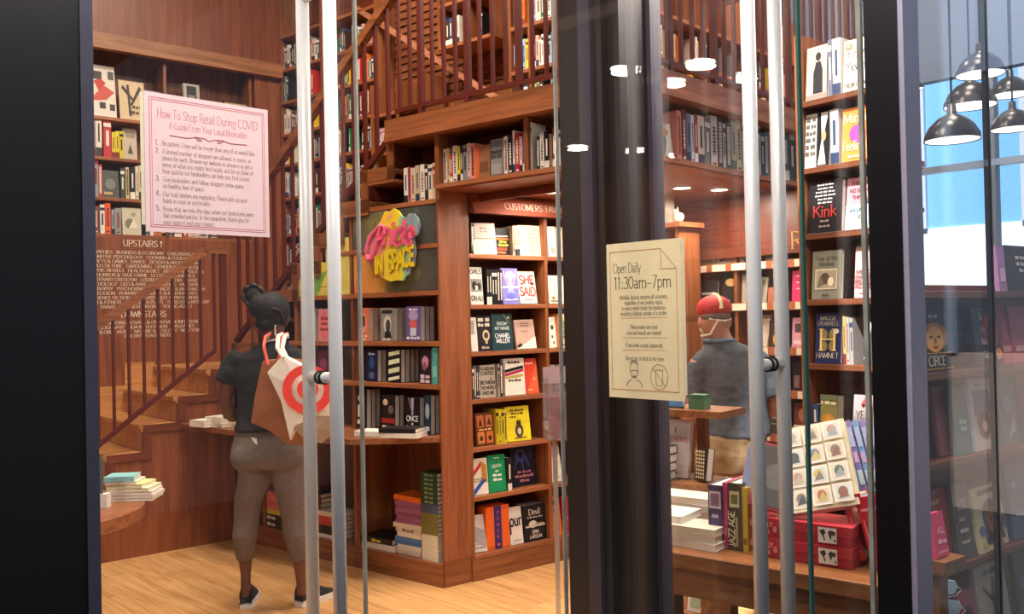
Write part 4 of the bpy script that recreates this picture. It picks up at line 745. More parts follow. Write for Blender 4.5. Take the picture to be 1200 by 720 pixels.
spine_row(L, [(628.5, 632, 160, '3a3434'), (632.3, 637, 157, 'f0ebe2'), (637.4, 643, 154, '18161a'), (643.3, 646.4, 157, '8c7c74'), (646.7, 650, 150, '7c3a30'), (650.3, 654, 149, '6a3028'), (654.3, 660, 152, 'd8d0c8'), (660.4, 666, 150, '34323a')], 2.326, 'right of the upright above the soffit light', y=0.03)
# shelf on the right mezzanine face
pxface(FM, 764, 789, 136, 180, 2.326, 0.02, 'a8a48c', [('p', [(0, 0), (.6, 0), (.75, .5), (.55, .8), (0, .8)], '6c6c58'), ('p', [(.6, 0), (1, 0), (1, 1), (.78, .95), (.75, .5)], 'e4e0d4'), ('e', .74, .74, .12, .1, 'c08c3c')], 'large art book with green and white cover at the mezzanine corner', y=0.05, lean=6, n=1)
spine_row(FM, [(793, 798, 130, 'd88c7c'), (799, 803.5, 128, '7c2c2c'), (804, 809, 133, '707c8c'), (809.5, 813, 135, 'd8e0ec'), (813.3, 817, 134, 'a03430'), (817.3, 825, 136, 'e8d8c0'), (825.5, 832, 138, '787470'), (832.5, 840, 136, 'f2eee6', '8c2c30'), (840.5, 846.5, 137, '4c4642'), (847, 850, 145, 'e4e4de'), (850.3, 856, 144, '48584c'), (856.5, 862, 143, '9c9c74'), (862.5, 868, 141, 'd8d4a4'), (868.5, 875, 143, 'c8bca8'), (876, 883, 144, '8c7c6c'), (883.5, 891, 144, 'c4bdb4'), (891.5, 895, 155, '34405c'), (895.3, 900, 156, '3c7c84'), (900.3, 904, 157, 'c8584c'), (904.3, 909, 154, 'e49874'), (910, 916, 153, 'd8a890'), (916.5, 924, 152, '6a6460'), (924.5, 931, 152, '2c4440'), (931.4, 935, 160, '7c3c34'), (935.5, 941, 158, '8c8478'), (941.4, 947, 160, '34343c')], 2.326, 'on the right mezzanine shelf', y=0.03)
# upper cases: generated rows
for k, zz in enumerate((1.72, 2.03, 2.33, 2.655, 2.95, 3.22, 3.51, 3.80)):
    fill_row(FL, -3.0, -2.465, zz, f'on shelf {ORD[k]} from below, left half of the stairwell bookcase', 40+k, 0.23, 0.16, 1.2, 0.13, 0.9)
    if k >= 2: fill_row(FL, -2.435, -1.79, zz, f'on shelf {ORD[k]} from below, right half of the stairwell bookcase', 60+k, 0.22, 0.16, 1.2, 0.13, 0.8)
for k, zz in enumerate((3.0, 3.285, 3.60)):
    fill_row(FL, -0.37, -0.225, zz, f'on shelf {ORD[k]} from below, left part of the narrow mezzanine bookcase', 80+k, 0.22, 0.16, 1.2, 0.13, 0.85)
    fill_row(FL, -0.195, 0.11, zz, f'on shelf {ORD[k]} from below, right part of the narrow mezzanine bookcase', 90+k, 0.23, 0.17, 1.2, 0.13, 0.85)
for k, zz in enumerate((3.55,)):
    fill_row(FL, -0.93, -0.705, zz, 'in the left cell of the small raised bookcase', 100+k, 0.24, 0.18, 1.07, 0.13, 0.7, pal=['1c1a1c', '3a4a6a', 'efe9df', 'e6dcc8', '4a2c20'])
    fill_row(FL, -0.675, -0.45, zz, 'in the right cell of the small raised bookcase', 104+k, 0.24, 0.18, 1.07, 0.13, 0.75, pal=['efe9df', 'e6dcc8', '1c1a1c', 'ecd88c'])
for k, zz in enumerate((2.72, 3.04, 3.34)):
    for j, (a, b) in enumerate(((0.83, 1.48), (1.515, 2.13), (2.165, 2.78), (2.82, 3.58))):
        fill_row(FM, a, b, zz, f'on shelf {ORD[k]} from below, bay {ORD[j]} from the pillar on the right mezzanine', 120+k*7+j, 0.24, 0.18, 1.02, 0.13, 0.62, wmax=0.045, limit=11)
o = put('shelved_books', STUFF); o['kind'] = 'stuff'; tag(o, 'small distant books filling the stairwell and mezzanine bookcases', 'books')
# picture books below the slanting handrail
for i, (a, c, c2) in enumerate(((-1.60, '8c6c7c', 'c4a8a8'), (-1.48, 'd8485c', 'f0c0a0'), (-1.33, '5c9c5c', 'ecd88c'), (-1.21, 'e4e0b0', '7cac8c'))):
    face_book(FL, a, 2.86, 0.115, 0.2, 0.012, c, [('e', .5, .6, .3, .2, c2), ('e', .3, .3, .18, .1, 'f0ece0'), ('r', .1, .86, .9, .94, c2)], 6, 0, 1.07, f'{cname(c)} picture book, {ORD[i]} from the left below the slanting handrail')
# wall bookcase above the lettering
W2 = F2
pxface(W2, 109, 137, 68, 130, 3.205, 0.02, 'e2dacd', [('p', [(.0, .35), (.5, .62), (.95, .5), (.6, .34), (.1, .3)], 'd0584c'), ('r', .05, .72, .45, .88, '4a4644'), ('r', .7, .74, .95, .9, '5c5854'), ('r', .3, .16, .55, .28, '3c3a38'), ('r', .72, .14, .94, .26, '4a4644'), ('p', [(.1, .68), (.3, .5), (.6, .66), (.4, .74)], 'c84438')], 'large magazine with red shapes and small photographs on the top shelf', y=0.06, lean=8)
pxface(W2, 141, 171, 86, 133, 3.205, 0.02, 'd8c29c', [('p', [(.3, .9), (.4, .9), (.46, .1), (.36, .1)], '4a4438'), ('p', [(.1, .8), (.5, .5), (.54, .56), (.16, .88)], '3c3830'), ('p', [(.8, .9), (.42, .4), (.48, .36), (.88, .82)], '443c30'), ('t', 'WILDER', .68, .3, .09, '5c4c34', 'serif', .6), ('t', 'SEASONS', .68, .16, .09, '5c4c34', 'serif', .6)], 'tan magazine with a black branching plant on the top shelf', y=0.06, lean=8)
pxface(W2, 163, 194, 95, 134, 3.205, 0.03, '6c7490', [('r', 0, 0, .24, 1, 'a02c30'), ('r', .3, .55, .95, .7, '9ca4b8')], 'slate book with red spine strip just above the pink notice', y=0.08, lean=5)
pxface(W2, 217, 236, 88, 140, 3.205, 0.03, 'bab4ac', [('r', .2, .5, .8, .95, '3a3836'), ('e', .55, .34, .36, .12, '54607c'), ('r', .3, .62, .7, .74, '8c8884'), ('r', .05, .05, .95, .1, '8c8884')], 'grey book with a dark panel and round emblem above the notice', y=0.06, lean=6)
pxface(W2, 264, 291, 113, 150, 3.205, 0.03, '3c281c', [('t', 'RIPPLE', .5, .66, .18, 'e8d8b8', 'sans'), ('r', .04, .9, .96, .94, 'c8a878'), ('r', .04, .5, .96, .54, 'c8a878')], 'dark book with a cream framed title just above the notice corner', y=0.06, lean=4)
spine_row(W2, [(108.5, 111.5, 136, 'b8a894'), (112, 119, 135, 'efe9dc', '4a4440'), (121, 130, 140, 'c43c44')], 2.885, 'left on the second wall shelf', y=0.04)
spine_row(W2, [(131, 135, 155, 'e8d840'), (135.3, 139.5, 154, 'ecdc30'), (139.8, 144.5, 154, 'd8c828')], 2.885, 'in the yellow trio on the second wall shelf', y=0.035)
pxface(W2, 145, 161, 142, 180, 2.885, 0.02, 'c8bca8', [('r', .2, .7, .9, .9, 'a09484'), ('p', [(.3, .2), (.5, .5), (.4, .6), (.7, .2)], '5c544c')], 'beige book face out behind the yellow trio on the second wall shelf', y=0.09, lean=5)
spine_row(W2, [(108.5, 115, 183, '8c9ca4'), (115.3, 119.5, 193, 'c83c34')], 2.565, 'left on the third wall shelf', y=0.04)
pxface(W2, 120, 140, 197, 229, 2.565, 0.03, '4c5048', [('e', .5, .5, .3, .2, '788078'), ('r', .1, .1, .6, .2, 'c8a868')], 'dark green book face out on the third wall shelf', y=0.05, lean=6)
spine_row(W2, [(141, 146, 197, '4a4a50'), (147, 151, 196, 'd8c88c'), (152, 158, 196, '26262a'), (158.4, 162, 195, 'e4dccc'), (162.3, 167, 194, 'd8cba8')], 2.565, 'right on the third wall shelf', y=0.04)
spine_row(W2, [(108.5, 115.5, 242, '8c4444'), (117, 122.5, 240, 'efe8dc'), (122.8, 129.5, 238, 'ee5c24'), (130.5, 134, 246, '9ca4ac'), (134.4, 142, 244, '989898')], 2.275, 'left on the lowest wall shelf', y=0.04)
pxface(W2, 144, 166, 244, 276, 2.275, 0.02, 'cfc8b0', [('e', .4, .4, .26, .2, '7c7c68'), ('p', [(.3, .2), (.8, .3), (.6, .6)], 'e8e4d0'), ('e', .6, .76, .14, .08, 'a8a488')], 'pale sage book with a bird drawing on the lowest wall shelf', y=0.05, lean=5)
spine_row(W2, [(170, 175, 262, '34405c'), (175.5, 180, 258, 'e8dccb'), (180.5, 189, 260, 'd8743c'), (189.5, 197, 258, 'ece4d4'), (197.5, 203, 260, '34343a'), (204, 213, 262, '6a5040'), (214.5, 219, 261, 'c83838'), (220, 232, 262, 'd8c4ac'), (232.5, 244, 264, 'c4b8a8'), (245, 256, 266, '5c4a44')], 2.275, 'below the bottom edge of the pink notice', y=0.04)
# ------------------------------------------------------------------ right hand bookcase
C = FC
DIM = GREYP
pxface(C, 944, 968, 50, 114, 2.505, 0.03, 'b9a697', [('e', .58, .8, .13, .08, '2a2424'), ('p', [(.36, .12), (.82, .12), (.8, .55), (.7, .7), (.48, .7), (.36, .5)], '221e22'), ('r', 0, 0, 1, .1, '8c7c70')], 'beige novel with a figure in a black suit, top row of the right hand bookcase', y=0.02)
spine_row(C, [(969.5, 974, 47, '6a6c7c'), (974.5, 984, 45, 'd4ccc2')], 2.505, 'beside the black suit novel', y=0.03)
pxface(C, 988, 1017, 41, 103, 2.505, 0.025, 'e8dfcc', [('t', 'In Five', .52, .66, .15, '23262c', 'serif'), ('t', 'Years', .52, .40, .17, '23262c', 'serif'), ('e', .2, .88, .14, .06, 'a8744c'), ('e', .2, .88, .08, .035, 'd8b48c'), ('t', 'REBECCA', .5, .08, .08, '4a4844')], 'cream novel with brush lettering and brown seal, top row right', y=0.02)
pxface(C, 943, 956, 132, 196, 2.20, 0.02, 'd0c8b8', [('t', x, .5, .86-.125*i, .075, '5c5650') for i, x in enumerate(('SIX OF', 'THE BEST', 'STORIES', 'FOR US', 'ALL NOW', 'AND THEN'))], 'pale book full of grey capitals, second row of the right hand bookcase', y=0.02)
pxface(C, 956.5, 971, 129, 194, 2.20, 0.03, '17161a', [('p', [(.1+.15*i, .02), (.18+.15*i, .02), (.5, .5), (.9-.12*i, .98), (.8-.12*i, .98), (.42, .5)], 'ece6dc') for i in range(5)]+[('e', .6, .55, .16, .1, 'e08c58'), ('e', .55, .12, .2, .07, 'ece6dc')], 'black and white zebra patterned novel with orange heart, right hand bookcase', y=0.02)
spine_row(C, [(972, 982, 128, 'b8b4b4')], 2.20, 'beside the zebra patterned novel', y=0.03)
pxface(C, 986, 1018, 124, 188, 2.20, 0.025, 'e8853c', [('t', 'Minor', .5, .72, .17, 'f4d8b8', 'serif'), ('e', .58, .5, .3, .17, 'd4408c'), ('t', 'Feelings', .5, .2, .17, 'f4d8b8', 'serif'), ('t', 'AN ESSAY', .5, .06, .05, 'f0c8a0')], 'orange book with a magenta circle, second row of the right hand bookcase', y=0.02)
pxface(C, 947, 986, 210, 271, 1.90, 0.03, '221f23', [('t', x, .5, .91-.07*i, .035, 'c8c0b8') for i, x in enumerate(('STORIES BY MANY', 'ALEXANDER AND', 'PEOPLE WHO WROTE', 'CARMEN AND OTHERS', 'LONG LIST HERE', 'AND ONE MORE'))]+[('t', 'Kink', .5, .3, .22, 'e0443c', 'serif'), ('t', 'STORIES', .5, .2, .04, 'a89c94'), ('t', 'EDITED BY', .5, .1, .04, 'a89c94')], 'black story collection with a big red serif title, third row', y=0.02)
pxface(C, 990, 1019, 206, 268, 1.90, 0.025, 'd89098', [('r', 0, 0, 1, .47, 'b8d0d4'), ('t', "THERE'S", .5, .85, .07, '54343c'), ('t', 'NO SUCH', .5, .71, .07, '54343c'), ('t', 'THING', .5, .58, .07, '54343c'), ('p', [(.6, .47), (.7, .58), (.86, .6), (.9, .47)], '2c2830'), ('t', 'AN EASY', .5, .33, .07, '34444c'), ('t', 'JOB', .65, .2, .07, '34444c')], 'novel half pink and half pale blue with spaced lettering, third row', n=1, lean=8, y=0.03)
pxface(C, 951, 985, 293, 350, 1.60, 0.02, '8b8a7a', [('t', 'Year of the', .5, .80, .09, '34342c', 'serif'), ('t', 'Monkey', .5, .68, .09, '34342c', 'serif'), ('r', .12, .2, .88, .62, 'd8ccae'), ('r', .16, .23, .84, .59, 'a89c84'), ('e', .46, .42, .16, .12, '54483c'), ('e', .66, .36, .1, .09, 'e8dcc0'), ('p', [(.2, .24), (.46, .3), (.3, .5)], '746858'), ('t', 'PATTI', .5, .06, .05, '54544a')], 'grey green book with framed sepia photograph, fourth row', y=0.02)
pxface(C, 1001, 1021, 288, 349, 1.60, 0.025, 'd8a8a4', [('t', 'MIEKO', .5, .46, .08, '4a2c2c'), ('t', 'KAWAKAMI', .5, .37, .07, '4a2c2c'), ('t', 'BREASTS', .5, .27, .08, '6c3c3c'), ('t', 'AND EGGS', .5, .18, .08, '6c3c3c'), ('r', .3, .08, .7, .1, 'b07c78')], 'dusty rose novel with dark lettering in its lower half, fourth row', lean=6, y=0.03)
pxface(C, 955, 985, 371, 430, 1.31, 0.02, '222a54', [('t', 'MAGGIE', .5, .86, .08, 'd8cfb4', 'serif'), ('t', "O'FARRELL", .5, .75, .08, 'd8cfb4', 'serif'), ('e', .36, .56, .12, .12, '8c7c44'), ('e', .66, .56, .12, .12, '8c7c44'), ('e', .36, .34, .12, .1, '8c7c44'), ('e', .66, .34, .12, .1, '8c7c44'), ('t', 'H', .5, .26, .42, 'e4d08c', 'serif', 1.15), ('t', 'HAMNET', .5, .11, .1, 'd8cfb4', 'serif'), ('e', .84, .64, .09, .05, 'd8d4cc')], 'navy novel with a huge golden H monogram, fifth row', y=0.02)
spine_row(C, [(987, 990.5, 371, 'c8b86c'), (991, 994.5, 372, 'a8a49c'), (995, 999, 373, '98948e')], 1.31, 'in the pale copies beside the navy monogram novel', y=0.03)
pxface(C, 1011, 1022, 372, 426, 1.31, 0.02, '4a4846', [('p', [(.1, .1), (.5, .2), (.7, .9), (.5, .9)], 'e0d8c4')], 'dark book with a pale curve at the right end of the fifth row', lean=9, y=0.03)
spine_row(C, [(951, 959, 474, '34507c', 'e0d8cc')], 1.0, 'left of the golden landscape novel, sixth row', y=0.02)
pxface(C, 961, 981, 474, 517, 1.0, 0.05, '8c8850', [('r', 0, 0, 1, .3, '7c5a2c'), ('e', .5, .3, .4, .2, 'c88c3c'), ('p', [(.2, .2), (.5, .5), (.8, .2)], 'd8a048'), ('t', 'A NOVEL', .5, .74, .1, 'e8e4c0'), ('r', 0, .86, 1, 1, '6c7c58')], 'golden green landscape novel, sixth row of the right hand bookcase', y=0.02)
pxface(C, 999, 1021, 468, 515, 1.0, 0.02, 'a39a98', [('t', 'YES', .5, .42, .18, '34302e', 'serif'), ('t', 'DADDY', .5, .12, .2, 'b0443c', 'serif'), ('p', [(.4, .76), (.6, .92), (.66, .76), (.5, .68)], 'b84438'), ('e', .54, .74, .08, .04, '2c2420')], 'grey novel with a red bird and red title, sixth row', n=1, lean=7, y=0.03)
# ------------------------------------------------------------------ labelled shelves under the mezzanine
B = FB
def brow(z, its, where):
    for i, (x0, x1, yt, yb, c, spec, nm, lean, n) in enumerate(its):
        pxface(B, x0, x1, yt, yb, z, 0.016, c, spec, f'{nm} on the {where} labelled shelf', lean=lean, n=1, y=0.03)
brow(1.86, [(812, 819, 278, 308, '5c6c84', [('r', .1, .2, .9, .5, '8c9cb0')], 'slate blue book', 4, 2), (820, 836, 276, 308, 'c4b49c', [('r', .3, .1, .34, .9, '6a5c4c'), ('r', .6, .1, .64, .9, '6a5c4c')], 'cream book with two dark stripes', 3, 2),
            (838, 858, 278, 308, 'd4ccc0', [('p', [(.3, .1), (.4, .5), (.34, .6), (.5, .3)], '34402c'), ('p', [(.3, .1), (.7, .24), (.3, .2)], '8c3c2c'), ('r', .5, .7, .9, .74, '8c8480')], 'white book with green dancing figure', 8, 2), (862, 872, 274, 307, 'c8c4c4', [('r', .2, .5, .8, .9, '8c8c94')], 'pale grey book', 6, 1),
            (897, 912, 270, 304, '8c8478', [('r', .1, .1, .9, .2, '5c564c'), ('r', .1, .3, .9, .4, '5c564c'), ('r', .1, .5, .9, .6, '5c564c')], 'taupe lettered book', 4, 2)], 'top')
brow(1.605, [(820, 840, 328, 356, '2c2a2c', [('r', .1, .4, .9, .5, 'c8c4bc')], 'black book with white strap', 8, 2), (846, 865, 320, 355, '221e1c', [('e', .5, .72, .34, .13, 'd8b070'), ('r', .1, .1, .5, .14, 'a8a098')], 'black book with golden oval', 7, 3), (869, 876, 320, 354, 'a49c90', [], 'narrow taupe book', 5, 2),
             (889, 898, 324, 354, '9c9484', [('r', .2, .1, .5, .9, '5c5448')], 'striped grey book', 12, 2), (900, 912, 336, 354, 'b06c50', [('r', .6, .6, .9, 1, 'e8c8a0')], 'small copper book', 4, 1), (928, 944, 316, 353, 'd8346c', [('r', .3, .8-.16*0, .9, .84, 'f0a8c0'), ('r', .3, .6, .9, .64, 'f0a8c0'), ('r', .3, .4, .9, .44, 'f0a8c0')], 'hot pink lettered book', 4, 2)], 'second')
brow(1.33, [(888, 899, 370, 407, 'd0c0ac', [], 'plain cream book', 14, 2), (901, 917, 376, 407, '3c2c28', [('e', .6, .3, .3, .24, 'e8a43c'), ('e', .6, .62, .12, .1, '1c1618')], 'dark book with an orange fruit', 4, 1), (928, 945, 372, 407, 'd8a0b0', [('r', .2, .5, .7, .8, '54444c'), ('r', .1, .1, .9, .24, 'f0d0d8')], 'pale pink book with dark square', 5, 2), (820, 838, 374, 408, 'b0a494', [('r', .2, .2, .8, .5, '7c7064')], 'beige book behind the cap', 5, 1)], 'third')
brow(1.07, [(889, 899, 424, 455, '4a4244', [('r', .2, .4, .8, .6, '8c8480')], 'charcoal book', 10, 2), (901, 918, 422, 455, '6a6058', [('r', .2, .3, .9, .35, 'c8bca8'), ('r', .2, .6, .9, .65, 'c8bca8')], 'grey brown book with two pale lines', 6, 1), (929, 942, 420, 456, '2a2226', [('r', .1, .1, .6, .5, '7c5c5c')], 'black and mauve book', 4, 2), (943, 955, 420, 456, '54303c', [('p', [(.2, .2), (.5, .8), (.7, .3)], 'd8c8c8')], 'burgundy book with pale mark', 6, 2)], 'fourth')
brow(0.80, [(889, 916, 474, 507, '504a40', [('r', .1, .5, .9, .56, 'a89c84'), ('r', .1, .3, .9, .34, 'a89c84')], 'olive grey book', 8, 2), (930, 950, 470, 508, '7c4438', [('e', .5, .64, .24, .2, 'b8846c'), ('r', 0, 0, 1, .32, 'ece4dc'), ('t', 'OUR HOUSE', .5, .18, .08, 'a8342c')], 'brown portrait book with white lower band', 5, 2)], 'fifth')
brow(0.52, [(889, 905, 525, 560, '6a5848', [], 'dull brown book', 8, 2), (907, 925, 525, 561, '3c3434', [('r', .2, .3, .8, .6, '8c7c6c')], 'dark book with tan square', 6, 2)], 'sixth')
# ------------------------------------------------------------------ street window display
D_ = FD
def dsp(x0, x1, yt, yb, z, c, spec, lab, lean=7, n=1, y=0.02, yaw=0, d=0.018): pxface(D_, x0, x1, yt, yb, z, d, c, spec, lab, lean=lean, n=1, y=y, yaw=yaw)
dsp(1079, 1117, 359, 429, 1.32, '1c1a1c', [('t', 'FOR ONE', .5, .9, .06, 'a8a098'), ('e', .5, .58, .4, .24, 'b06c28'), ('e', .5, .54, .27, .22, 'e0a058'), ('e', .38, .58, .06, .02, '1c1412'), ('e', .62, .58, .06, .02, '1c1412'), ('p', [(.47, .56), (.53, .56), (.55, .47), (.45, .47)], '9c5c24'), ('e', .5, .41, .09, .015, '8c3c20'), ('r', .0, .3, 1, .315, 'c89048'), ('t', 'CIRCE', .5, .1, .16, 'e8dcc4', 'serif'), ('r', .0, .04, 1, .055, 'c89048')], 'black novel with a golden mask-like face in the street window', n=2, lean=4)
dsp(1146, 1176, 357, 425, 1.32, '2a2434', [('e', .66, .6, .3, .32, 'c03c48'), ('e', .62, .5, .18, .2, '6c2834'), ('t', 'The', .3, .8, .11, 'e8e0d4', 'serif', .6), ('t', 'Other', .34, .58, .11, 'e8e0d4', 'serif', .6), ('t', 'Black', .34, .38, .11, 'e8e0d4', 'serif', .6), ('t', 'Girl', .34, .14, .12, 'e8e0d4', 'serif', .7), ('e', .85, .2, .12, .1, 'e89058')], 'dark violet novel with red floral portrait in the street window', n=2, lean=6)
dsp(1178, 1190, 354, 423, 1.32, 'b43c48', [('r', .1, .2, .9, .3, 'e0a0a0'), ('p', [(.2, .4), (.8, .4), (.5, .8)], 'd86870')], 'crimson book right of the violet portrait novel', lean=10)
dsp(1191, 1212, 354, 420, 1.32, 'c05060', [('r', .1, .2, .9, .3, 'e8b0a8')], 'rose red book at the right edge of the street window', lean=8)
dsp(1183, 1215, 290, 343, 1.612, '34282c', [('t', 'AND THEN', .5, .7, .08, 'd8d0cc'), ('t', 'THE CITY', .5, .56, .08, 'd8d0cc'), ('t', 'FELL', .5, .42, .08, 'd8d0cc')], 'black lettered book on the top board of the window shelves', lean=5, n=2)
dsp(1172, 1181, 292, 345, 1.612, 'a87cb0', [('r', .2, .2, .8, .5, 'd8b8d8')], 'lilac book on the top board of the window shelves', lean=4)
dsp(1104, 1119, 450, 530, 1.0, 'b87880', [], 'dusty pink book in the slanted row of the street window', lean=8, y=0.055, n=1)
dsp(1120, 1133, 452, 531, 1.0, '5c4c3c', [('r', .2, .1, .3, .9, '8c7c64')], 'brown book in the slanted row of the street window', lean=6, y=0.045)
dsp(1123, 1143, 455, 532, 1.0, '3c6c74', [('t', 'EAST', .5, .46, .08, 'a8d0c8'), ('t', 'SIDE', .5, .36, .08, 'a8d0c8'), ('r', .85, .02, .95, .98, '7cb8d0')], 'teal book in the slanted row of the street window', lean=6, y=0.02)
dsp(1144, 1171, 450, 533, 1.0, 'd0c0b8', [('r', .15, .5, .85, .84, '3c5890'), ('e', .5, .4, .3, .24, '8c5c50'), ('e', .5, .38, .2, .17, '4a2c2c'), ('e', .5, .33, .12, .08, 'd8a090'), ('t', 'MEMOIR', .4, .9, .04, '8c6c74')], 'pale book with a dark oval portrait in the street window', lean=6)
dsp(1176, 1200, 448, 526, 1.0, '54626c', [('e', .4, .6, .2, .14, '8c9ca4'), ('p', [(.3, .1), (.6, .4), (.5, .8), (.7, .2)], 'a0acb0'), ('r', .85, 0, 1, 1, '34302c')], 'grey blue book at the right edge of the slanted row', lean=6, n=2)
dsp(1148, 1187, 578, 650, 0.614, 'd4cda4', [('t', 'WONDERING', .5, .87, .09, '2c2c30'), ('e', .54, .5, .3, .28, '232c3c'), ('p', [(.28, .5), (.8, .5), (.9, .1), (.2, .1)], '232c3c'), ('e', .56, .42, .2, .22, '9c5c3c'), ('e', .48, .46, .03, .03, '1c1414'), ('e', .66, .46, .03, .03, '1c1414'), ('p', [(.4, .02), (.8, .02), (.7, .26), (.48, .26)], 'a8643c'), ('e', .12, .34, .1, .07, '4c5c94'), ('e', .92, .36, .1, .1, '4c5c94'), ('r', .05, .1, .2, .16, 'c8b04c')], 'picture book with a dark haired child on pale yellow in the street window', lean=10, yaw=5)
dsp(1126, 1145, 570, 656, 0.614, '4a4c4c', [('r', .2, .2, .7, .24, 'b0b0a8'), ('r', .2, .35, .7, .4, 'c8c4b4'), ('r', .2, .5, .6, .55, 'b0b0a8'), ('r', .2, .65, .7, .8, 'a09c90')], 'charcoal book with pale figures left of the child picture book', lean=7)
dsp(1190, 1212, 552, 640, 0.614, '2f4c74', [('e', .3, .7, .1, .06, '9cb0d0'), ('r', .2, .3, .8, .34, '7c98c0')], 'deep blue book at the right edge of the window display', lean=7)
dsp(1086, 1118, 586, 672, 0.614, 'b0303a', [('t', 'FABLES', .5, .8, .07, 'e8a888'), ('r', .1, .1, .9, .12, '8c2430')], 'red book in the left cell of the window shelves', lean=5, y=0.05)
dsp(1150, 1190, 668, 745, 0.30, 'bcb7a4', [('t', 'UNBOUND', .5, .84, .08, '5c5c54'), ('p', [(.46, 0), (.54, 0), (.53, .5), (.47, .5)], '3c3c34'), ('p', [(.48, .4), (.2, .66), (.22, .7), (.52, .46)], '3c3c34'), ('p', [(.5, .4), (.8, .6), (.78, .65), (.48, .48)], '3c3c34'), ('p', [(.5, .46), (.6, .74), (.57, .75), (.47, .48)], '3c3c34')], 'pale grey book with a bare tree in the street window', lean=8, yaw=4)
dsp(1130, 1148, 690, 750, 0.30, 'b04464', [('e', .5, .5, .3, .2, '5c2434')], 'raspberry book left of the bare tree book', lean=7)
dsp(1196, 1216, 664, 740, 0.30, '20303c', [('r', .2, .4, .8, .6, '54788c')], 'dark petrol book right of the bare tree book', lean=6)
# ------------------------------------------------------------------ display table at the right
tb = empty('display_table', loc=(2.55, 1.15, 0), rotz=math.radians(8.0)); tag(tb, 'wooden display table loaded with books behind the open glass door', 'table')
bevel(bx('table_top', tb, 0.0, 0.58, 0.0, 0.90, 0.70, 0.75, TABLEW), 0.004); bx('apron', tb, 0.03, 0.55, 0.03, 0.87, 0.60, 0.70, TABLEW)
for xx, yy in ((0.04, 0.70), (0.48, 0.70), (0.04, 0.05), (0.48, 0.05)): bx('leg', tb, xx, xx+0.07, yy, yy+0.07, 0, 0.60, TABLEW)
FT = Frame(2.55-0.9*math.sin(math.radians(8.0)), 1.15+0.9*math.cos(math.radians(8.0)), -82.0)   # front edge of the table top, s to the right
TZ = 0.7505
def tpx(px, py, zz=TZ): q = hitz(px, py, zz)-FT.o; return q.dot(FT.t), q.dot(FT.n)
# thick spines on the left front
def box_book(px0, px1, pyb, yt, d, c, spec, label, name='book', cat='book', y=None):
    s0, yy = tpx(px0, pyb); s1, _ = FT.S(px1, pyb, yy); _, zt = FT.S(px0, yt, yy); w = s1-s0; hgt = zt-TZ
    o = empty(name, FT, (s0+s1)/2, yy, TZ); cm = mat(c, 0.42)
    put('cover', MB().box(-w/2, w/2, 0, 0.003, 0, hgt, cm).box(-w/2, -w/2+0.003, 0.003, d, 0, hgt, cm).box(w/2-0.003, w/2, 0.003, d, 0, hgt, cm), o)
    put('pages', MB().box(-w/2+0.003, w/2-0.003, 0.003, d-0.004, 0.003, hgt-0.004, PAGES), o)
    put('spine_print', print_mesh(w, hgt, spec, -0.0008), o); return tag(o, label, cat)
box_book(831, 847.5, 640, 568, 0.17, '4c3c68', [('r', .1, .62, .9, .9, 'd8ccd0'), ('r', .2, .66, .8, .86, '8c6c84'), ('t', 'THE', .5, .47, .06, 'c8b8d8'), ('r', .3, .1, .42, .36, 'a890c0'), ('r', .55, .1, .7, .36, '8c74a8')], 'violet thick spined book with white pattern block on the display table')
box_book(848, 853.5, 642, 566, 0.17, 'd8487c', [('r', .3, .2, .7, .3, 'f0a8c0')], 'slim hot pink spined book on the display table')
box_book(854, 870, 644, 566, 0.17, '4a4230', [('r', .15, .64, .85, .88, 'd0c8a0'), ('r', .25, .69, .75, .83, '7c7448'), ('r', .58, .06, .72, .5, 'b8b088')], 'dark olive thick spined book reading jazz age on the display table')
t_ = bpy.data.objects[-1] if False else None
q = MB(); text(q, 'JAZZ AGE', 0, 0, 0.022, mat('e4dcb8'), 'l', style='sans', rot=math.pi/2)
for o in [o for o in COL.objects if o.get('label', '').startswith('dark olive thick')]: l_ = put('spine_lettering', q, o, loc=(0.0, -0.0026, 0.012))
box_book(870.5, 877, 646, 572, 0.17, 'd8b83c', [('r', .2, .1, .8, .2, '8c7424')], 'mustard spined book on the display table')
# cream piles on the left end
for i, (px, py, n, w, d, c) in enumerate(((808, 643, 3, 0.19, 0.13, 'e2dcc8'), (776, 636, 4, 0.15, 0.16, 'c8ccc4'), (797, 612, 4, 0.26, 0.15, 'd8d4cc'), (779, 602, 3, 0.16, 0.14, 'e6dcc4'), (808, 596, 3, 0.16, 0.11, 'efeae0'))):
    s_, y_ = tpx(px, py)
    y_ = max(0.004, y_) if i < 2 else y_
    flat_stack(FT, s_, max(0.004, y_), TZ, [(w, d, 0.024, c if k % 3 else 'efe9dc', rng.uniform(-.003, .003), rng.uniform(-3, 3)) for k in range(n)], 'in the %s pale pile on the display table' % ORD[i])
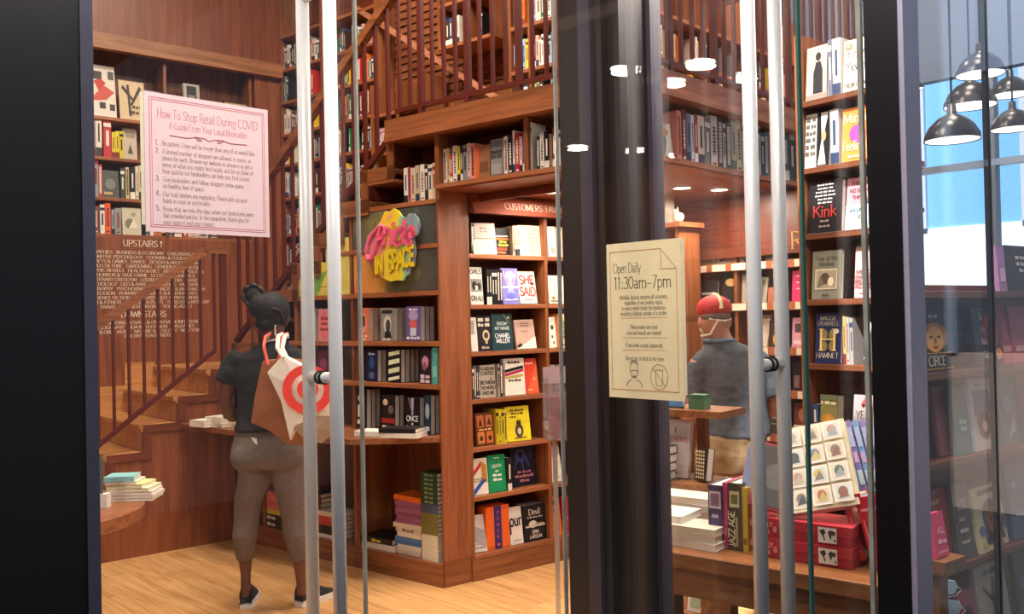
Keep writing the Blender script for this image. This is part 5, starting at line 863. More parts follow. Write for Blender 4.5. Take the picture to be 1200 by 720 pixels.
# red boxed sets
RB = 'a82c38'
s0, y0 = tpx(880, 652); s1, _ = FT.S(1000, 668, y0+0.02)
bw = s1-s0
for k in range(2):
    o = empty('boxed_set', FT, (s0+s1)/2, y0+0.015, TZ+k*0.0655); tag(o, 'red boxed set with printed map tiles, %s one of the two on the display table' % ('lower', 'upper')[k], 'box', 'red boxed sets')
    bevel(bx('box', o, -bw/2, bw/2, 0, 0.16, 0, 0.03, mat(RB, .4)), 0.002); bevel(bx('lid', o, -bw/2-0.002, bw/2+0.002, -0.002, 0.162, 0.0305, 0.065, mat('b8323e', .4)), 0.002)
    put('box_print', print_mesh(bw, 0.065, [('t', 'BUTTERFLY', .10, .55, .22, 'f0c8c0', 'sans', .8), ('t', 'EDITION', .10, .2, .22, 'f0c8c0', 'sans', .8), ('e', .245, .45, .022, .16, 'e08080'), ('r', .68, .14, .86, .88, 'e8e0d4'), ('p', [(.69, .7), (.74, .8), (.755, .62), (.735, .5), (.75, .3), (.74, .22), (.725, .45)], '3c3c3c'), ('p', [(.775, .66), (.80, .78), (.85, .7), (.84, .5), (.815, .55), (.80, .3), (.785, .5)], '4a4a48'), ('e', .845, .3, .008, .07, '3c3c3c')], -0.003), o)
# big illustrated book leaning on the boxes
def lean_at(px, pyb, zz, w, h, d, c, spec, label, lean, yaw, roll=0, n=1, name='book', fr=None):
    q = hitz(px, pyb, zz); ang = FT.a+math.radians(yaw)
    q.z += abs(math.sin(math.radians(roll)))*w/2+math.sin(math.radians(lean))*d
    o = empty(name, loc=q); o.rotation_euler = (-math.radians(lean), math.radians(roll), ang); cm = mat(c, 0.42)
    put('cover', MB().box(-w/2, w/2, 0, 0.0025, 0, h, cm).box(-w/2, w/2, d-0.0025, d, 0, h, cm).box(-w/2, -w/2+0.003, 0.0025, d-0.0025, 0, h, cm), o)
    put('pages', MB().box(-w/2+0.003, w/2-0.003, 0.0025, d-0.0025, 0.003, h-0.003, PAGES), o)
    if spec: put('cover_print', print_mesh(w, h, spec), o)
    return tag(o, label, 'book')
ZB = TZ+0.1315
cells = []
pc = ['8c8478', 'c8a08c', '5c5c60', 'a8b0b8', 'b87c5c', 'd0b878', '7c8ca0', 'c8bca8', '9c6c5c', '6a7c70']
for i in range(3):
    for j in range(4):
        x0, z0 = .05+.31*i, .04+.24*j
        cells += [('r', x0, z0, x0+.28, z0+.21, 'f4ecdc'), ('r', x0+.03, z0+.025, x0+.25, z0+.185, ['e8dcc8', 'e4d4c0', 'dce0dc'][(i+j) % 3]), ('e', x0+.14, z0+.11, .07, .06, pc[(i*4+j) % 10]), ('p', [(x0+.07, z0+.04), (x0+.22, z0+.05), (x0+.16, z0+.15)], pc[(i*3+j*5+2) % 10])]
lean_at(967, 612, ZB, 0.215, 0.29, 0.035, 'e9d9b4', cells, 'large cream book covered with a grid of small illustrations, leaning on red boxed sets', 28, 12, -13)
lean_at(900, 606, ZB, 0.13, 0.22, 0.02, 'a82c34', [('r', .04, .04, .96, .96, '54504e'), ('e', .5, .5, .3, .2, '74706c')], 'dark grey book with red border tilted behind the gridded book', 24, 20, 14)
lean_at(883, 600, ZB, 0.10, 0.2, 0.02, '8c94b4', [('r', .1, .2, .9, .3, 'b8c0d4')], 'lavender blue book tilted at the left of the red boxed sets', 20, 25, 12)
for i, (px, c) in enumerate(((990, '5c84b0'), (998, '7c6cac'), (1007, '6c9cc8'), (1016, '8c7cb8'), (1025, '7ca8c4'))):
    lean_at(px+16, 592, ZB, 0.021, 0.26, 0.11, c, [('r', .1, .1, .9, .3, 'b0d0d8'), ('r', .2, .4, .8, .55, 'c89cc0'), ('r', .1, .62, .9, .9, 'a8b4d8')], f'{cname(c)} illustrated spine, {ORD[i]} of the tilted blue row on the display table', 22, 10, -16)
for i, (px, py) in enumerate(((998, 664), (1014, 668), (1031, 670))):
    lean_at(px+13, py, TZ, 0.02 if i < 2 else 0.10, 0.215, 0.15 if i < 2 else 0.02, 'c8202e', [('r', .4, .1, .6, .62, 'f08880')] if i < 2 else [('r', .1, .8, .9, .84, 'f09890')], 'red notebook, %s of the leaning red trio on the display table' % ORD[i], 6, 10, -15)
# riser with two boards on the far left end of the table
rz = empty('book_riser', loc=dep(800, 560, 3.62).xy.to_3d(), rotz=FT.a); tag(rz, 'two tier wooden riser behind the table end, holding a propped white book', 'shelf')
bx('board', rz, -0.20, 0.135, -0.04, 0.2, 0.84, 0.87, TABLEW); bx('board', rz, -0.20, 0.15, 0.05, 0.28, 1.125, 1.153, TABLEW)
bx('upright', rz, -0.20, -0.165, 0.16, 0.2, 0, 1.115, TABLEW); bx('upright', rz, -0.04, 0.0, 0.21, 0.25, 0, 1.115, TABLEW)
FZ = Frame(dep(800, 560, 3.62).x, dep(800, 560, 3.62).y, math.degrees(FT.a))
pxface(FZ, 772, 806, 499, 565, 0.8705, 0.025, 'b9aaa6', [('t', 'Sapiens', .5, .62, .13, 'a83c44', 'serif'), ('e', .42, .3, .14, .08, 'b88c80'), ('p', [(.3, .2), (.6, .24), (.5, .4), (.34, .36)], '9c6c64'), ('r', .48, .78, .52, .86, '54444c'), ('t', 'YUVAL', .5, .06, .05, '8c5c60')], 'pale grey book with a crimson title propped on the riser', lean=10, y=0.05)
pxface(FZ, 812, 828, 522, 560, 0.8705, 0.04, '2c241c', [('e', .2+.2*(i % 4), .1+.11*(i//4), .07, .04, 'd8c4a0') for i in range(32)], 'dark book with rows of cream rings on the riser', lean=10, y=0.02, yaw=-15)
flat_stack(FZ, FZ.S(776, 560, 0.0)[0], -0.03, 0.8705, [(0.07, 0.1, 0.034, '2a2624', 0, 0, None, True) for k in range(4)], 'in the dark edged riser pile')
pxface(FZ, 777, 800, 470, 486, 1.1535, 0.02, '2c5c84', [('r', 0, 0, .1, 1, 'e8e4dc')], 'blue book lying propped on the upper riser board', y=0.1, lean=25)
ob = empty('card_box', FZ, FZ.S(816, 480, 0.1)[0], 0.1, 1.1535); tag(ob, 'small green card box on the upper riser board', 'box'); bx('body', ob, -0.035, 0.035, 0, 0.06, 0, 0.045, mat('4c7c5c')); bx('lid', ob, -0.036, 0.036, -0.001, 0.061, 0.045, 0.06, mat('3c6c50'))
flat_stack(FZ, FZ.S(815, 430, 0.14)[0], 0.12, 1.28, [(0.13, 0.12, 0.02, '8c4438')]*3, 'in the russet trio held before the man', group='russet books') if False else None
# low magazine rack behind the table leg
mg = empty('magazine_rack', loc=dep(800, 640, 4.2).xy.to_3d(), rotz=FT.a); tag(mg, 'low wooden rack with magazines seen under the display table', 'rack')
bx('board', mg, -0.16, 0.17, -0.05, 0.22, 0.14, 0.165, TABLEW); bx('post', mg, -0.05, 0.02, 0.0, 0.05, 0, 0.62, TABLEW); bx('foot', mg, -0.14, -0.10, 0.1, 0.14, 0, 0.14, TABLEW); bx('foot', mg, 0.1, 0.14, 0.1, 0.14, 0, 0.14, TABLEW)
FG = Frame(dep(800, 640, 4.2).x, dep(800, 640, 4.2).y, math.degrees(FT.a))
grid = [('r', .1+.3*(i % 3), .04+.16*(i//3), .34+.3*(i % 3), .17+.16*(i//3), ['d88c3c', 'c8502c', '5c7c8c', 'e0d0a8', 'b0a0a0'][i % 5]) for i in range(18)]
face_book(FG, -0.11, 0.1655, 0.10, 0.24, 0.008, 'ece4d0', grid, 4, 0, -0.03, 'magazine with a grid of coloured pictures left of the rack post')
face_book(FG, 0.09, 0.1655, 0.13, 0.2, 0.008, 'c8bcb8', [('e', .4, .6, .3, .2, 'd890a0'), ('e', .8, .3, .16, .1, '34305c'), ('r', .1, .1, .5, .3, '8c9c7c'), ('r', .1, .8, .6, .92, '7c8c8c')], 14, 0, -0.02, 'magazine with pink flowers and a dark round badge right of the rack post')
# ------------------------------------------------------------------ gift ledge left of the labelled shelves
gl = empty('gift_shelf', loc=dep(782, 262, 5.6).xy.to_3d(), rotz=FB.a); tag(gl, 'wooden gift shelf with white boxes beside the labelled shelves', 'shelf')
GZ = dep(782, 262, 5.6).z
bx('board', gl, -0.16, 0.13, -0.04, 0.2, GZ-0.03, GZ, WX); bx('board', gl, -0.16, 0.09, 0.0, 0.2, 1.5, 1.53, WX); bx('side_panel', gl, -0.15, -0.12, 0.0, 0.2, 0, GZ-0.03, WZ); bx('side_panel', gl, 0.06, 0.09, 0.0, 0.2, 0, GZ-0.03, WZ)
FGi = Frame(gl.location.x, gl.location.y, math.degrees(FB.a))
ob = empty('gift_box', FGi, -0.075, 0.02, GZ); tag(ob, 'tall white gift box with a round grey emblem on the gift shelf', 'box')
bx('body', ob, -0.05, 0.05, 0, 0.08, 0, 0.22, mat('c8c0b0')); bx('lid', ob, -0.052, 0.052, -0.002, 0.082, 0.165, 0.23, mat('d0c8b8')); put('emblem', print_mesh(0.1, 0.22, [('e', .5, .36, .24, .11, '9c988c'), ('e', .5, .36, .17, .075, 'e4e0d4'), ('e', .42, .38, .03, .015, '6a6660'), ('e', .58, .38, .03, .015, '6a6660'), ('p', [(.2, .72), (.5, .62), (.8, .72), (.5, .68)], 'c8544c'), ('e', .5, .58, .06, .025, 'c8544c')], -0.003), ob)
ob = empty('figurine', FGi, 0.055, 0.04, GZ); tag(ob, 'small white cat figurine on the gift shelf', 'figurine')
put('body', MB().ball((0, 0, 0.034), 0.042, 0.026, 0.034, mat('d8d0c8'), ax=Vector((1, 0, 0)), ay=Vector((0, 1, 0))), ob, smooth=True); put('head', MB().ball((-0.02, 0, 0.07), 0.022, 0.02, 0.02, mat('d8d0c8'), ax=Vector((1, 0, 0)), ay=Vector((0, 1, 0))).tube([(-0.034, 0, 0.08), (-0.038, 0, 0.1)], [0.009, 0.001], mat('d8d0c8')).tube([(-0.006, 0, 0.082), (-0.002, 0, 0.1)], [0.009, 0.001], mat('d8d0c8')), ob, smooth=True)
# ------------------------------------------------------------------ round table at the left edge
rt = empty('round_table', loc=(1.12, 4.28, 0)); tag(rt, 'round wooden table with books, partly hidden by the black door jamb', 'table')
put('table_top', MB().lathe([(0.001, 0.755), (0.49, 0.755), (0.50, 0.75), (0.50, 0.70), (0.49, 0.695), (0.001, 0.695)], WX, 56), rt)
for k in range(4):
    a = math.radians(30+90*k); put('leg', MB().tube([(0.3*math.cos(a), 0.3*math.sin(a), 0), (0.27*math.cos(a), 0.27*math.sin(a), 0.695)], [0.022, 0.03], WZ, 10), rt)
p = hitz(152, 588, 0.7555); YT = math.degrees(YAW)-90
flat_stack(None, 0, 0, 0.7555, [(0.20, 0.15, 0.014, 'e4e0d8', 0, 3, None, True), (0.2, 0.15, 0.014, 'd8d4cc', .004, 2, None, True), (0.2, 0.15, 0.014, 'e8e4dc', -.002, 4, None, True), (0.19, 0.15, 0.016, 'e8e8c8', -.01, 0, None, True), (0.17, 0.14, 0.018, 'e0e49c', -.028, -4, None, True), (0.14, 0.13, 0.012, 'f0ecdc', -.04, 5, None, True), (0.13, 0.12, 0.022, '8cc8cc', -.045, 8)], 'in the pile at the edge of the round table', yaw=YT, world=p)
p = hitz(116, 596, 0.7555); ob = empty('sign_holder', loc=p, rotz=math.radians(YT)); tag(ob, 'small white card holder on the round table beside the book pile', 'holder')
bx('base', ob, -0.03, 0.035, 0, 0.04, 0, 0.06, mat('e8e2d8')); bx('card', ob, -0.03, 0.012, 0.012, 0.015, 0.06, 0.22, mat('5c6c6c')); bx('clip', ob, -0.032, -0.026, 0.008, 0.02, 0.06, 0.225, STEEL)
# ------------------------------------------------------------------ colourful space panel and plaque
def panel_mat(cols):
    m, nt, b = newmat('nebula_print'); N, Lk = nt.nodes, nt.links
    tc = N.new('ShaderNodeTexCoord'); n1 = N.new('ShaderNodeTexNoise'); n1.inputs['Scale'].default_value = 2.6; n1.inputs['Detail'].default_value = 4; n1.inputs['Distortion'].default_value = 0.6
    sp = N.new('ShaderNodeSeparateXYZ'); Lk.new(tc.outputs['Object'], sp.inputs[0]); Lk.new(tc.outputs['Object'], n1.inputs['Vector'])
    ad = N.new('ShaderNodeMath'); ad.operation = 'MULTIPLY_ADD'; ad.inputs[1].default_value = 0.9; Lk.new(sp.outputs['X'], ad.inputs[0]); Lk.new(n1.outputs['Fac'], ad.inputs[2])
    a2 = N.new('ShaderNodeMath'); a2.operation = 'MULTIPLY_ADD'; a2.inputs[1].default_value = 0.55; Lk.new(sp.outputs['Z'], a2.inputs[0]); Lk.new(ad.outputs[0], a2.inputs[2])
    r = N.new('ShaderNodeValToRGB'); e = r.color_ramp.elements
    e[0].position, e[0].color = cols[0][0], hexc(cols[0][1]); e[1].position, e[1].color = cols[-1][0], hexc(cols[-1][1])
    for p_, c_ in cols[1:-1]: q_ = e.new(p_); q_.color = hexc(c_)
    Lk.new(a2.outputs[0], r.inputs[0])
    vo = N.new('ShaderNodeTexVoronoi'); vo.inputs['Scale'].default_value = 16; Lk.new(tc.outputs['Object'], vo.inputs['Vector'])
    lt = N.new('ShaderNodeMath'); lt.operation = 'LESS_THAN'; lt.inputs[1].default_value = 0.07; Lk.new(vo.outputs['Distance'], lt.inputs[0])
    mx = N.new('ShaderNodeMixRGB'); mx.inputs[2].default_value = (0.75, 0.7, 0.6, 1); Lk.new(lt.outputs[0], mx.inputs[0]); Lk.new(r.outputs[0], mx.inputs[1]); Lk.new(mx.outputs[0], b.inputs['Base Color'])
    b.inputs['Roughness'].default_value = 0.5; return m
NEB = panel_mat([(0.12, 'd86450'), (0.28, 'e08c48'), (0.42, 'd0a050'), (0.52, '7c7850'), (0.62, '55524a'), (0.8, '44423f')]); NEB2 = panel_mat([(0.1, '5c4c40'), (0.28, '57504a'), (0.42, '8c8450'), (0.52, '6c7c5c'), (0.62, '4e504c'), (0.8, '434240')])
sp_ = empty('space_poster', FL, -0.75, 0.004, 1.718); tag(sp_, 'starry multicoloured display panel under the stairs, behind the cut-out plaque', 'panel')
bx('lower_board', sp_, 0.012, 0.735, 0, 0.008, 0.0, 0.242, NEB); bx('upper_board', sp_, 0.012, 0.735, 0, 0.008, 0.274, 0.499, NEB2)
sp2 = empty('space_poster', FL, -1.31, 0.004, 1.718); tag(sp2, 'pink, yellow and green stepped panel piece behind the door handle bar', 'panel')
put('board', MB().prism([(0.0, 0), (0.53, 0), (0.53, 0.36), (0.30, 0.36), (0.30, 0.2), (0.04, 0.2)], 0, 0.008, mat('d8c860', var=.2, scale=8)), sp2)
put('petal_print', print_mesh(0.53, 0.4, [('e', .35, .62, .16, .24, 'e8786c'), ('e', .5, .34, .2, .2, 'e8d048'), ('p', [(.1, .0), (.4, .0), (.6, .4), (.3, .3)], '7cac54'), ('e', .72, .5, .12, .3, '9cb45c')], -0.001), sp2, loc=(0.265, 0, 0))
pq = empty('plaque', FL, L.S(464, 296, -0.02)[0], -0.02, 1.97); tag(pq, 'cut-out rainbow splash plaque with pink script and yellow block lettering', 'plaque')
out = [(-.27, .02), (-.25, .06), (-.235, .10), (-.17, .135), (-.12, .175), (-.075, .235), (-.05, .225), (.0, .245), (.04, .225), (.07, .19), (.10, .18), (.13, .205), (.165, .20), (.20, .17), (.215, .12), (.20, .075), (.16, .06), (.17, .02), (.175, -.03), (.16, -.11), (.13, -.115), (.125, -.15), (.09, -.165), (.07, -.19), (.02, -.185), (-.04, -.19), (-.07, -.18), (-.12, -.16), (-.17, -.12), (-.185, -.08), (-.25, -.045)]
def rainbow():
    m, nt, b = newmat('rainbow_splash'); N, Lk = nt.nodes, nt.links
    tc = N.new('ShaderNodeTexCoord'); sp = N.new('ShaderNodeSeparateXYZ'); Lk.new(tc.outputs['Object'], sp.inputs[0])
    n1 = N.new('ShaderNodeTexNoise'); n1.inputs['Scale'].default_value = 7; Lk.new(tc.outputs['Object'], n1.inputs['Vector'])
    a = N.new('ShaderNodeMath'); a.operation = 'MULTIPLY_ADD'; a.inputs[1].default_value = 1.7; Lk.new(sp.outputs['X'], a.inputs[0]); Lk.new(n1.outputs['Fac'], a.inputs[2])
    r = N.new('ShaderNodeValToRGB'); e = r.color_ramp.elements; cols = [(0.08, 'c87c94'), (0.24, 'e88c7c'), (0.38, 'f0c838'), (0.54, 'e8dc3c'), (0.66, '8cc89c'), (0.78, '8c9cac'), (0.92, '807c94')]
    e[0].position, e[0].color = cols[0][0], hexc(cols[0][1]); e[1].position, e[1].color = cols[-1][0], hexc(cols[-1][1])
    for p_, c_ in cols[1:-1]: q_ = e.new(p_); q_.color = hexc(c_)
    Lk.new(a.outputs[0], r.inputs[0]); Lk.new(r.outputs[0], b.inputs['Base Color']); b.inputs['Roughness'].default_value = 0.45; return m
put('splash', MB().prism(out[::-1], -0.012, 0.0, rainbow()), pq)
q = MB(); PK = mat('ee6488')
pts = [(-.235, -.02), (-.215, -.055), (-.19, -.04), (-.175, .0), (-.145, .07), (-.15, .10), (-.185, .08), (-.2, .03), (-.18, -.01)]
q.tube([(x, -0.016, z) for x, z in [(-.24, -.02), (-.222, -.05), (-.195, -.045), (-.165, .0), (-.14, .06), (-.12, .12), (-.10, .15), (-.075, .14), (-.075, .10), (-.1, .07), (-.14, .06)]], 0.0145, PK, 8)
q.tube([(x, -0.016, z) for x, z in [(-.235, .0), (-.225, .05), (-.19, .10), (-.15, .13), (-.12, .15)]], 0.010, PK, 8)
text(q, 'ride', 0.03, 0.03, 0.135, PK, sx=1.02, style='sans', weight=2.6, y=-0.022, shear=0.22)
put('script_lettering', q, pq)
q = MB(); YL = mat('f0d028'); YD = mat('b08418')
for dy, m_, dx in ((-0.017, YD, 0.004), (-0.020, YL, 0.0)): text(q, 'IN  SPACE', 0.0+dx, -0.115-dx, 0.105, m_, sx=0.58, style='sans', weight=2.5, y=dy, slope=0.14)
put('block_lettering', q, pq)
# ------------------------------------------------------------------ lettering on the back wall
wl = empty('wall_lettering', F2, -0.235, -0.004, 1.40); tag(wl, 'cream painted wall directory listing book sections upstairs and downstairs', 'lettering')
IV = mat('ecdcc0', 0.7); q = MB()
def wz(py): return F2.S(175, py)[1]-1.40
text(q, 'UPSTAIRS ^', 0, wz(289.5), 0.050, IV, sx=0.98, weight=1.35)
up = ['BIOGRAPHIES   BUSINESS & ECONOMY   CHILDREN\'S BOOKS', 'COGNITIVE PSYCHOLOGY   COOKING & FOOD WRITING', 'CRAFTS & GAMES   DANCE   DESIGN & ARCHITECTURE', 'FOOD CULTURE   GARDENING   GENDER & SEXUALITIES', 'GRAPHIC NOVELS   HEALTH & DIET   HISTORY & POLITICS', 'HORROR & TRUE CRIME   LETTERS & JOURNALS', 'LITERARY CRITICISM   LITERATURE   MEDIA   MUSIC', 'MYTHOLOGY   OLD & RARE   ON WRITING   PARENTING', 'PHILOSOPHY   PSYCHOANALYSIS   RACISM & ANTI-RACISM', 'RELIGION   ROMANCE   SCIENCE & MATHEMATICS', 'SCIENCE FICTION & FANTASY   SELF-IMPROVEMENT', 'HEALTH & FITNESS   THEATER & PLAYS   THRILLER & MYSTERY', 'TRAVEL & FRENCH WRITING   YOUNG ADULT']
for i, t in enumerate(up): text(q, t, 0.03, wz(298.5+i*5.22), 0.0235, IV, sx=1.2, weight=1.4)
text(q, 'DOWNSTAIRS', 0.0, wz(371.5), 0.046, IV, sx=0.98, weight=1.35)
for i, t in enumerate(['ART   WRITING   ESSAYS & CREATIVE NONFICTION', 'BIOGRAPHY   FILM & TELEVISION   MAGAZINES', 'FOLKLORE   MUSIC   NATURE & ECOLOGY   NEW YORK', 'POETRY   STATIONERY']): text(q, t, 0.03, wz(379.5+i*5.2), 0.0235, IV, sx=1.2, weight=1.4)
put('letters', q, wl)
# ------------------------------------------------------------------ notices on the glass
def notice(F, s0, s1, z0, z1, paper, label, curl):
    o = empty('notice', F, (s0+s1)/2, -0.0085, z0); W, Hh = s1-s0, z1-z0; tag(o, label, 'notice')
    put('sheet', MB().box(-W/2, W/2, -0.0012, 0, 0, Hh, mat(paper, .7, var=.03)), o)
    put('back_sheet', MB().box(-W/2+curl[0], W/2+curl[1], 0.0004, 0.0014, 0.004+curl[2], Hh-0.003, mat('e8dcc0', .7)), o)
    return o, W, Hh
n1, W_, H_ = notice(FLD, 0.105, 0.393, 1.749, 2.048, 'f3d2d4', 'pink bordered guide notice taped on the closed glass door', (-0.008, -0.02, 0.01))
RD = mat('cf5d77', .7); DK = mat('75585c', .7); q = MB(); Y = -0.0016
def frame(mb, x0, x1, z0, z1, t, m, y):
    for a in ((x0, x1, z0, z0+t), (x0, x1, z1-t, z1), (x0, x0+t, z0, z1), (x1-t, x1, z0, z1)): mb.add([(a[0], y, a[2]), (a[1], y, a[2]), (a[1], y, a[3]), (a[0], y, a[3])], [(0, 1, 2, 3)], m)
frame(q, -W_/2+.010, W_/2-.010, .010, H_-.010, .0012, RD, Y); frame(q, -W_/2+.0145, W_/2-.0145, .0145, H_-.0145, .0011, RD, Y)
put('border', q, n1)
q = MB(); text(q, 'How To Shop Retail During COVID', 0, H_-0.052, 0.0195, RD, y=Y, weight=.72, sx=0.235/text_width('How To Shop Retail During COVID', 0.0195))
text(q, 'A Guide From Your Local Bookseller', 0, H_-0.074, 0.0145, RD, y=Y, weight=.72, sx=0.182/text_width('A Guide From Your Local Bookseller', 0.0145))
for sg in (-1, 1):
    q.tube([(sg*x, Y, H_-0.089+z) for x, z in ((0.09, 0.0005), (0.05, -0.001), (0.03, 0.004), (0.018, -0.003), (0.026, -0.004), (0.034, 0.003), (0.012, 0.003), (0.0, -0.002))], 0.0008, RD, 5)
put('heading', q, n1)
q = MB(); lines = [('1.', 'Be patient. Lines will be longer than any of us would like.'), ('2.', 'A limited number of shoppers are allowed in stores, so'), ('', 'please be swift. Browse our website in advance to get a'), ('', 'sense of what you might find inside, and let us show off'), ('', 'how quickly our booksellers can help you find a book.'), ('3.', 'Give booksellers and fellow shoppers some space,'), ('', 'six healthy feet of space.'), ('4.', 'Our hold shelves are exploding. Please pick up your'), ('', "holds as soon as you're able."), ('5.', 'Know that we miss the days when our bookstores were'), ('', 'like crowded parties. In the meantime, thank you for'), ('', 'your support and your respect.')]
z = H_-0.112
for nmb, t in lines:
    if nmb and nmb != '1.': z -= 0.0035
    if nmb: text(q, nmb, -W_/2+0.022, z, 0.0115, DK, 'l', sx=0.9, y=Y)
    text(q, t, -W_/2+0.037, z, 0.0100, DK, 'l', sx=0.755, y=Y, weight=.85); z -= 0.01415
put('paragraphs', q, n1)
FRN = Frame(1.837, 1.735, -90.0)
n2, W_, H_ = notice(FRN, 0.185, 0.425, 1.333, 1.738, 'efdfb4', 'cream opening hours notice taped on the open glass door', (0.01, 0.008, 0.012))
OR = mat('b85c48', .7); BK = mat('2c2824', .7); GY = mat('54493c', .7); q = MB()
x0, x1, z0, z1 = -W_/2+.012, W_/2-.015, .022, H_-.022
q2 = [((x0, z0), (x1, z0)), ((x0, z0), (x0, z1)), ((x1, z0), (x1, z1-.052)), ((x0, z1), (x1-.047, z1)), ((x1-.047, z1), (x1, z1-.052)), ((x1-.047, z1), (x1-.047, z1-.052)), ((x1-.047, z1-.052), (x1, z1-.052))]
for a, b in q2: q.tube([(a[0], Y, a[1]), (b[0], Y, b[1])], 0.0006, OR, 4)
for zz, ww in ((0.208, .075), (0.157, .072), (0.125, .072)): q.add([(-ww, Y, zz), (ww, Y, zz), (ww, Y, zz+.0009), (-ww, Y, zz+.0009)], [(0, 1, 2, 3)], OR)
put('border', q, n2)
q = MB(); text(q, 'Open Daily', x0+.010, 0.327, 0.025, BK, 'l', sx=0.092/text_width('Open Daily', .025), y=Y, weight=.8); text(q, '11:30am~7pm', x0+.012, 0.285, 0.031, BK, 'l', sx=0.185/text_width('11:30am~7pm', .031), y=Y, weight=.85); put('heading', q, n2)
q = MB()
for zz, t in ((.262, 'McNally Jackson requires all customers,'), (.248, 'regardless of vaccination status,'), (.234, 'to wear a mask inside the bookstore,'), (.220, 'including children outside of a stroller.'), (.185, 'Please make sure your'), (.170, 'nose and mouth are covered.'), (.138, 'If you need a mask, please ask.'), (.104, 'Do not eat or drink in the store.')):
    text(q, t, 0, zz-.005, 0.0108, GY, sx=min(.72, .187/text_width(t, .0108)), y=Y, weight=1.1)
put('paragraphs', q, n2)
q = MB(); cx, cz = -.035, .052
def poly(pts, r_, m_, cl=False): q.tube([(x, Y, z) for x, z in pts], r_, m_, 4)
def arc(cx, cz, rx, rz, a0, a1, n=14): return [(cx+rx*math.cos(math.radians(a0+(a1-a0)*i/n)), cz+rz*math.sin(math.radians(a0+(a1-a0)*i/n))) for i in range(n+1)]
poly(arc(cx, cz+.022, .013, .02, 0, 360, 20), .0006, BK); poly(arc(cx, cz+.036, .014, .010, 10, 170), .0007, BK); poly([(cx-.013, cz+.018), (cx, cz+.022), (cx+.013, cz+.018)], .0006, BK); poly([(cx-.008, cz+.006), (cx+.008, cz+.006)], .0006, BK)
poly(arc(cx, cz-.024, .026, .022, 5, 70), .0006, BK); poly(arc(cx, cz-.024, .026, .022, 110, 175), .0006, BK)
cx = .045
poly(arc(cx, cz+.006, .027, .032, 0, 360, 26), .0007, OR); poly([(cx-.012, cz+.024), (cx+.012, cz+.024), (cx+.009, cz-.016), (cx-.009, cz-.016), (cx-.012, cz+.024)], .0006, GY); poly([(cx-.019, cz+.028), (cx+.019, cz-.016)], .0007, OR)
put('pictograms', q, n2)
# ------------------------------------------------------------------ clear leaflet holder by the pillar
p0 = dep(653, 472, 4.3); lh = empty('leaflet_holder', loc=p0, rotz=math.radians(-25)); tag(lh, 'clear acrylic leaflet holder with red leaflets beside the dark pillar', 'holder')
bx('back', lh, -0.06, 0.06, 0.03, 0.034, -0.17, 0.17, ACRYL); bx('front', lh, -0.06, 0.06, -0.03, -0.026, -0.17, 0.05, ACRYL); bx('side', lh, -0.062, -0.058, -0.03, 0.034, -0.17, 0.12, ACRYL); bx('side', lh, 0.058, 0.062, -0.03, 0.034, -0.17, 0.12, ACRYL); bx('bottom', lh, -0.06, 0.06, -0.03, 0.034, -0.174, -0.17, ACRYL)
bx('header', lh, -0.058, 0.058, 0.026, 0.03, 0.09, 0.17, mat('c8a8a8')); bx('leaflet', lh, -0.035, 0.04, -0.02, 0.022, -0.165, 0.03, mat('a83840')); bx('post', lh, -0.01, 0.01, 0.036, 0.05, -p0.z, 0.1, mat('b8b4b4', 0.3, 0.5)); bx('foot', lh, -0.09, 0.09, -0.05, 0.13, -p0.z, -p0.z+0.012, mat('9c9898', 0.3, 0.5))
# ------------------------------------------------------------------ lamps
for i, (x, y) in enumerate(LAMPS):
    o = empty('ceiling_lamp', loc=(x, y, CEIL)); tag(o, 'round ceiling lamp high above the shop floor, out of the picture', 'lamp', 'ceiling lamps')
    put('housing', MB().lathe([(0.36, 0), (0.36, -0.05), (0.352, -0.05)], mat('ded8d0'), 32), o); put('diffuser', MB().lathe([(0.001, -0.05), (0.352, -0.05)], emis('ceiling_diffuser', WARM, 6) if i == 0 else bpy.data.materials['ceiling_diffuser'], 32), o)
def downlight(p, label, power, r=0.05, spot=True):
    o = empty('downlight', loc=p); tag(o, label, 'downlight', 'soffit downlights')
    put('trim_ring', MB().lathe([(r*1.35, 0), (r*1.35, -0.006), (r, -0.006), (r, -0.001)], mat('b8a088', 0.4, 0.3), 24), o); put('lens', MB().lathe([(0.001, -0.002), (r, -0.002)], LAMPM, 24), o)
    l = area('downlight_light', (p[0], p[1], p[2]-0.02), r*2, power); l.parent = None
for (px, py, lab) in ((645, 225, 'recessed downlight in the soffit above the customers favorites header'), (843, 222, 'recessed downlight in the soffit seen through the open glass door'), (820, 244, 'small recessed downlight deeper under the soffit')):
    p = hitz(px, py, 2.291); downlight(p, lab, 9)
for (x, y) in ((3.75, 3.1), (4.35, 3.1)): downlight(Vector((x, y, 2.291)), 'soffit downlight added as fill, out of view behind the notice or the handles', 8)  # extra downlights added for more light under the soffit
# low entrance ceiling whose lights mirror in the open glass door
struct(put('ceiling_entrance', MB().box(-2.9, 0.35, 2.02, 6.0, 3.0, 3.06, mat('8c8078', 0.8))))
def mirror_hit(px, py, zc):
    d = ray(px, py); t = (1.837-CAM.x)/d.x; P = CAM+d*t; e = Vector((-d.x, d.y, d.z)); return P+e*((zc-P.z)/e.z)
for (px, py) in ((733, 79), (821, 72), (677, 171), (743, 174)):
    p = mirror_hit(px, py, 3.0)
    o = empty('downlight', loc=p); tag(o, 'downlight in the low entrance ceiling, seen mirrored in the open glass door', 'downlight', 'entrance downlights')
    put('trim_ring', MB().lathe([(0.11, 0), (0.11, -0.006), (0.085, -0.006)], mat('c8c0b8'), 24), o); put('lens', MB().lathe([(0.001, -0.004), (0.085, -0.004)], bpy.data.materials.get('entrance_glow') or emis('entrance_glow', (1, 0.95, 0.88), 40), 24), o)
    area('entrance_light', (p.x, p.y, p.z-0.03), 0.16, 14, (1, 0.88, 0.72))
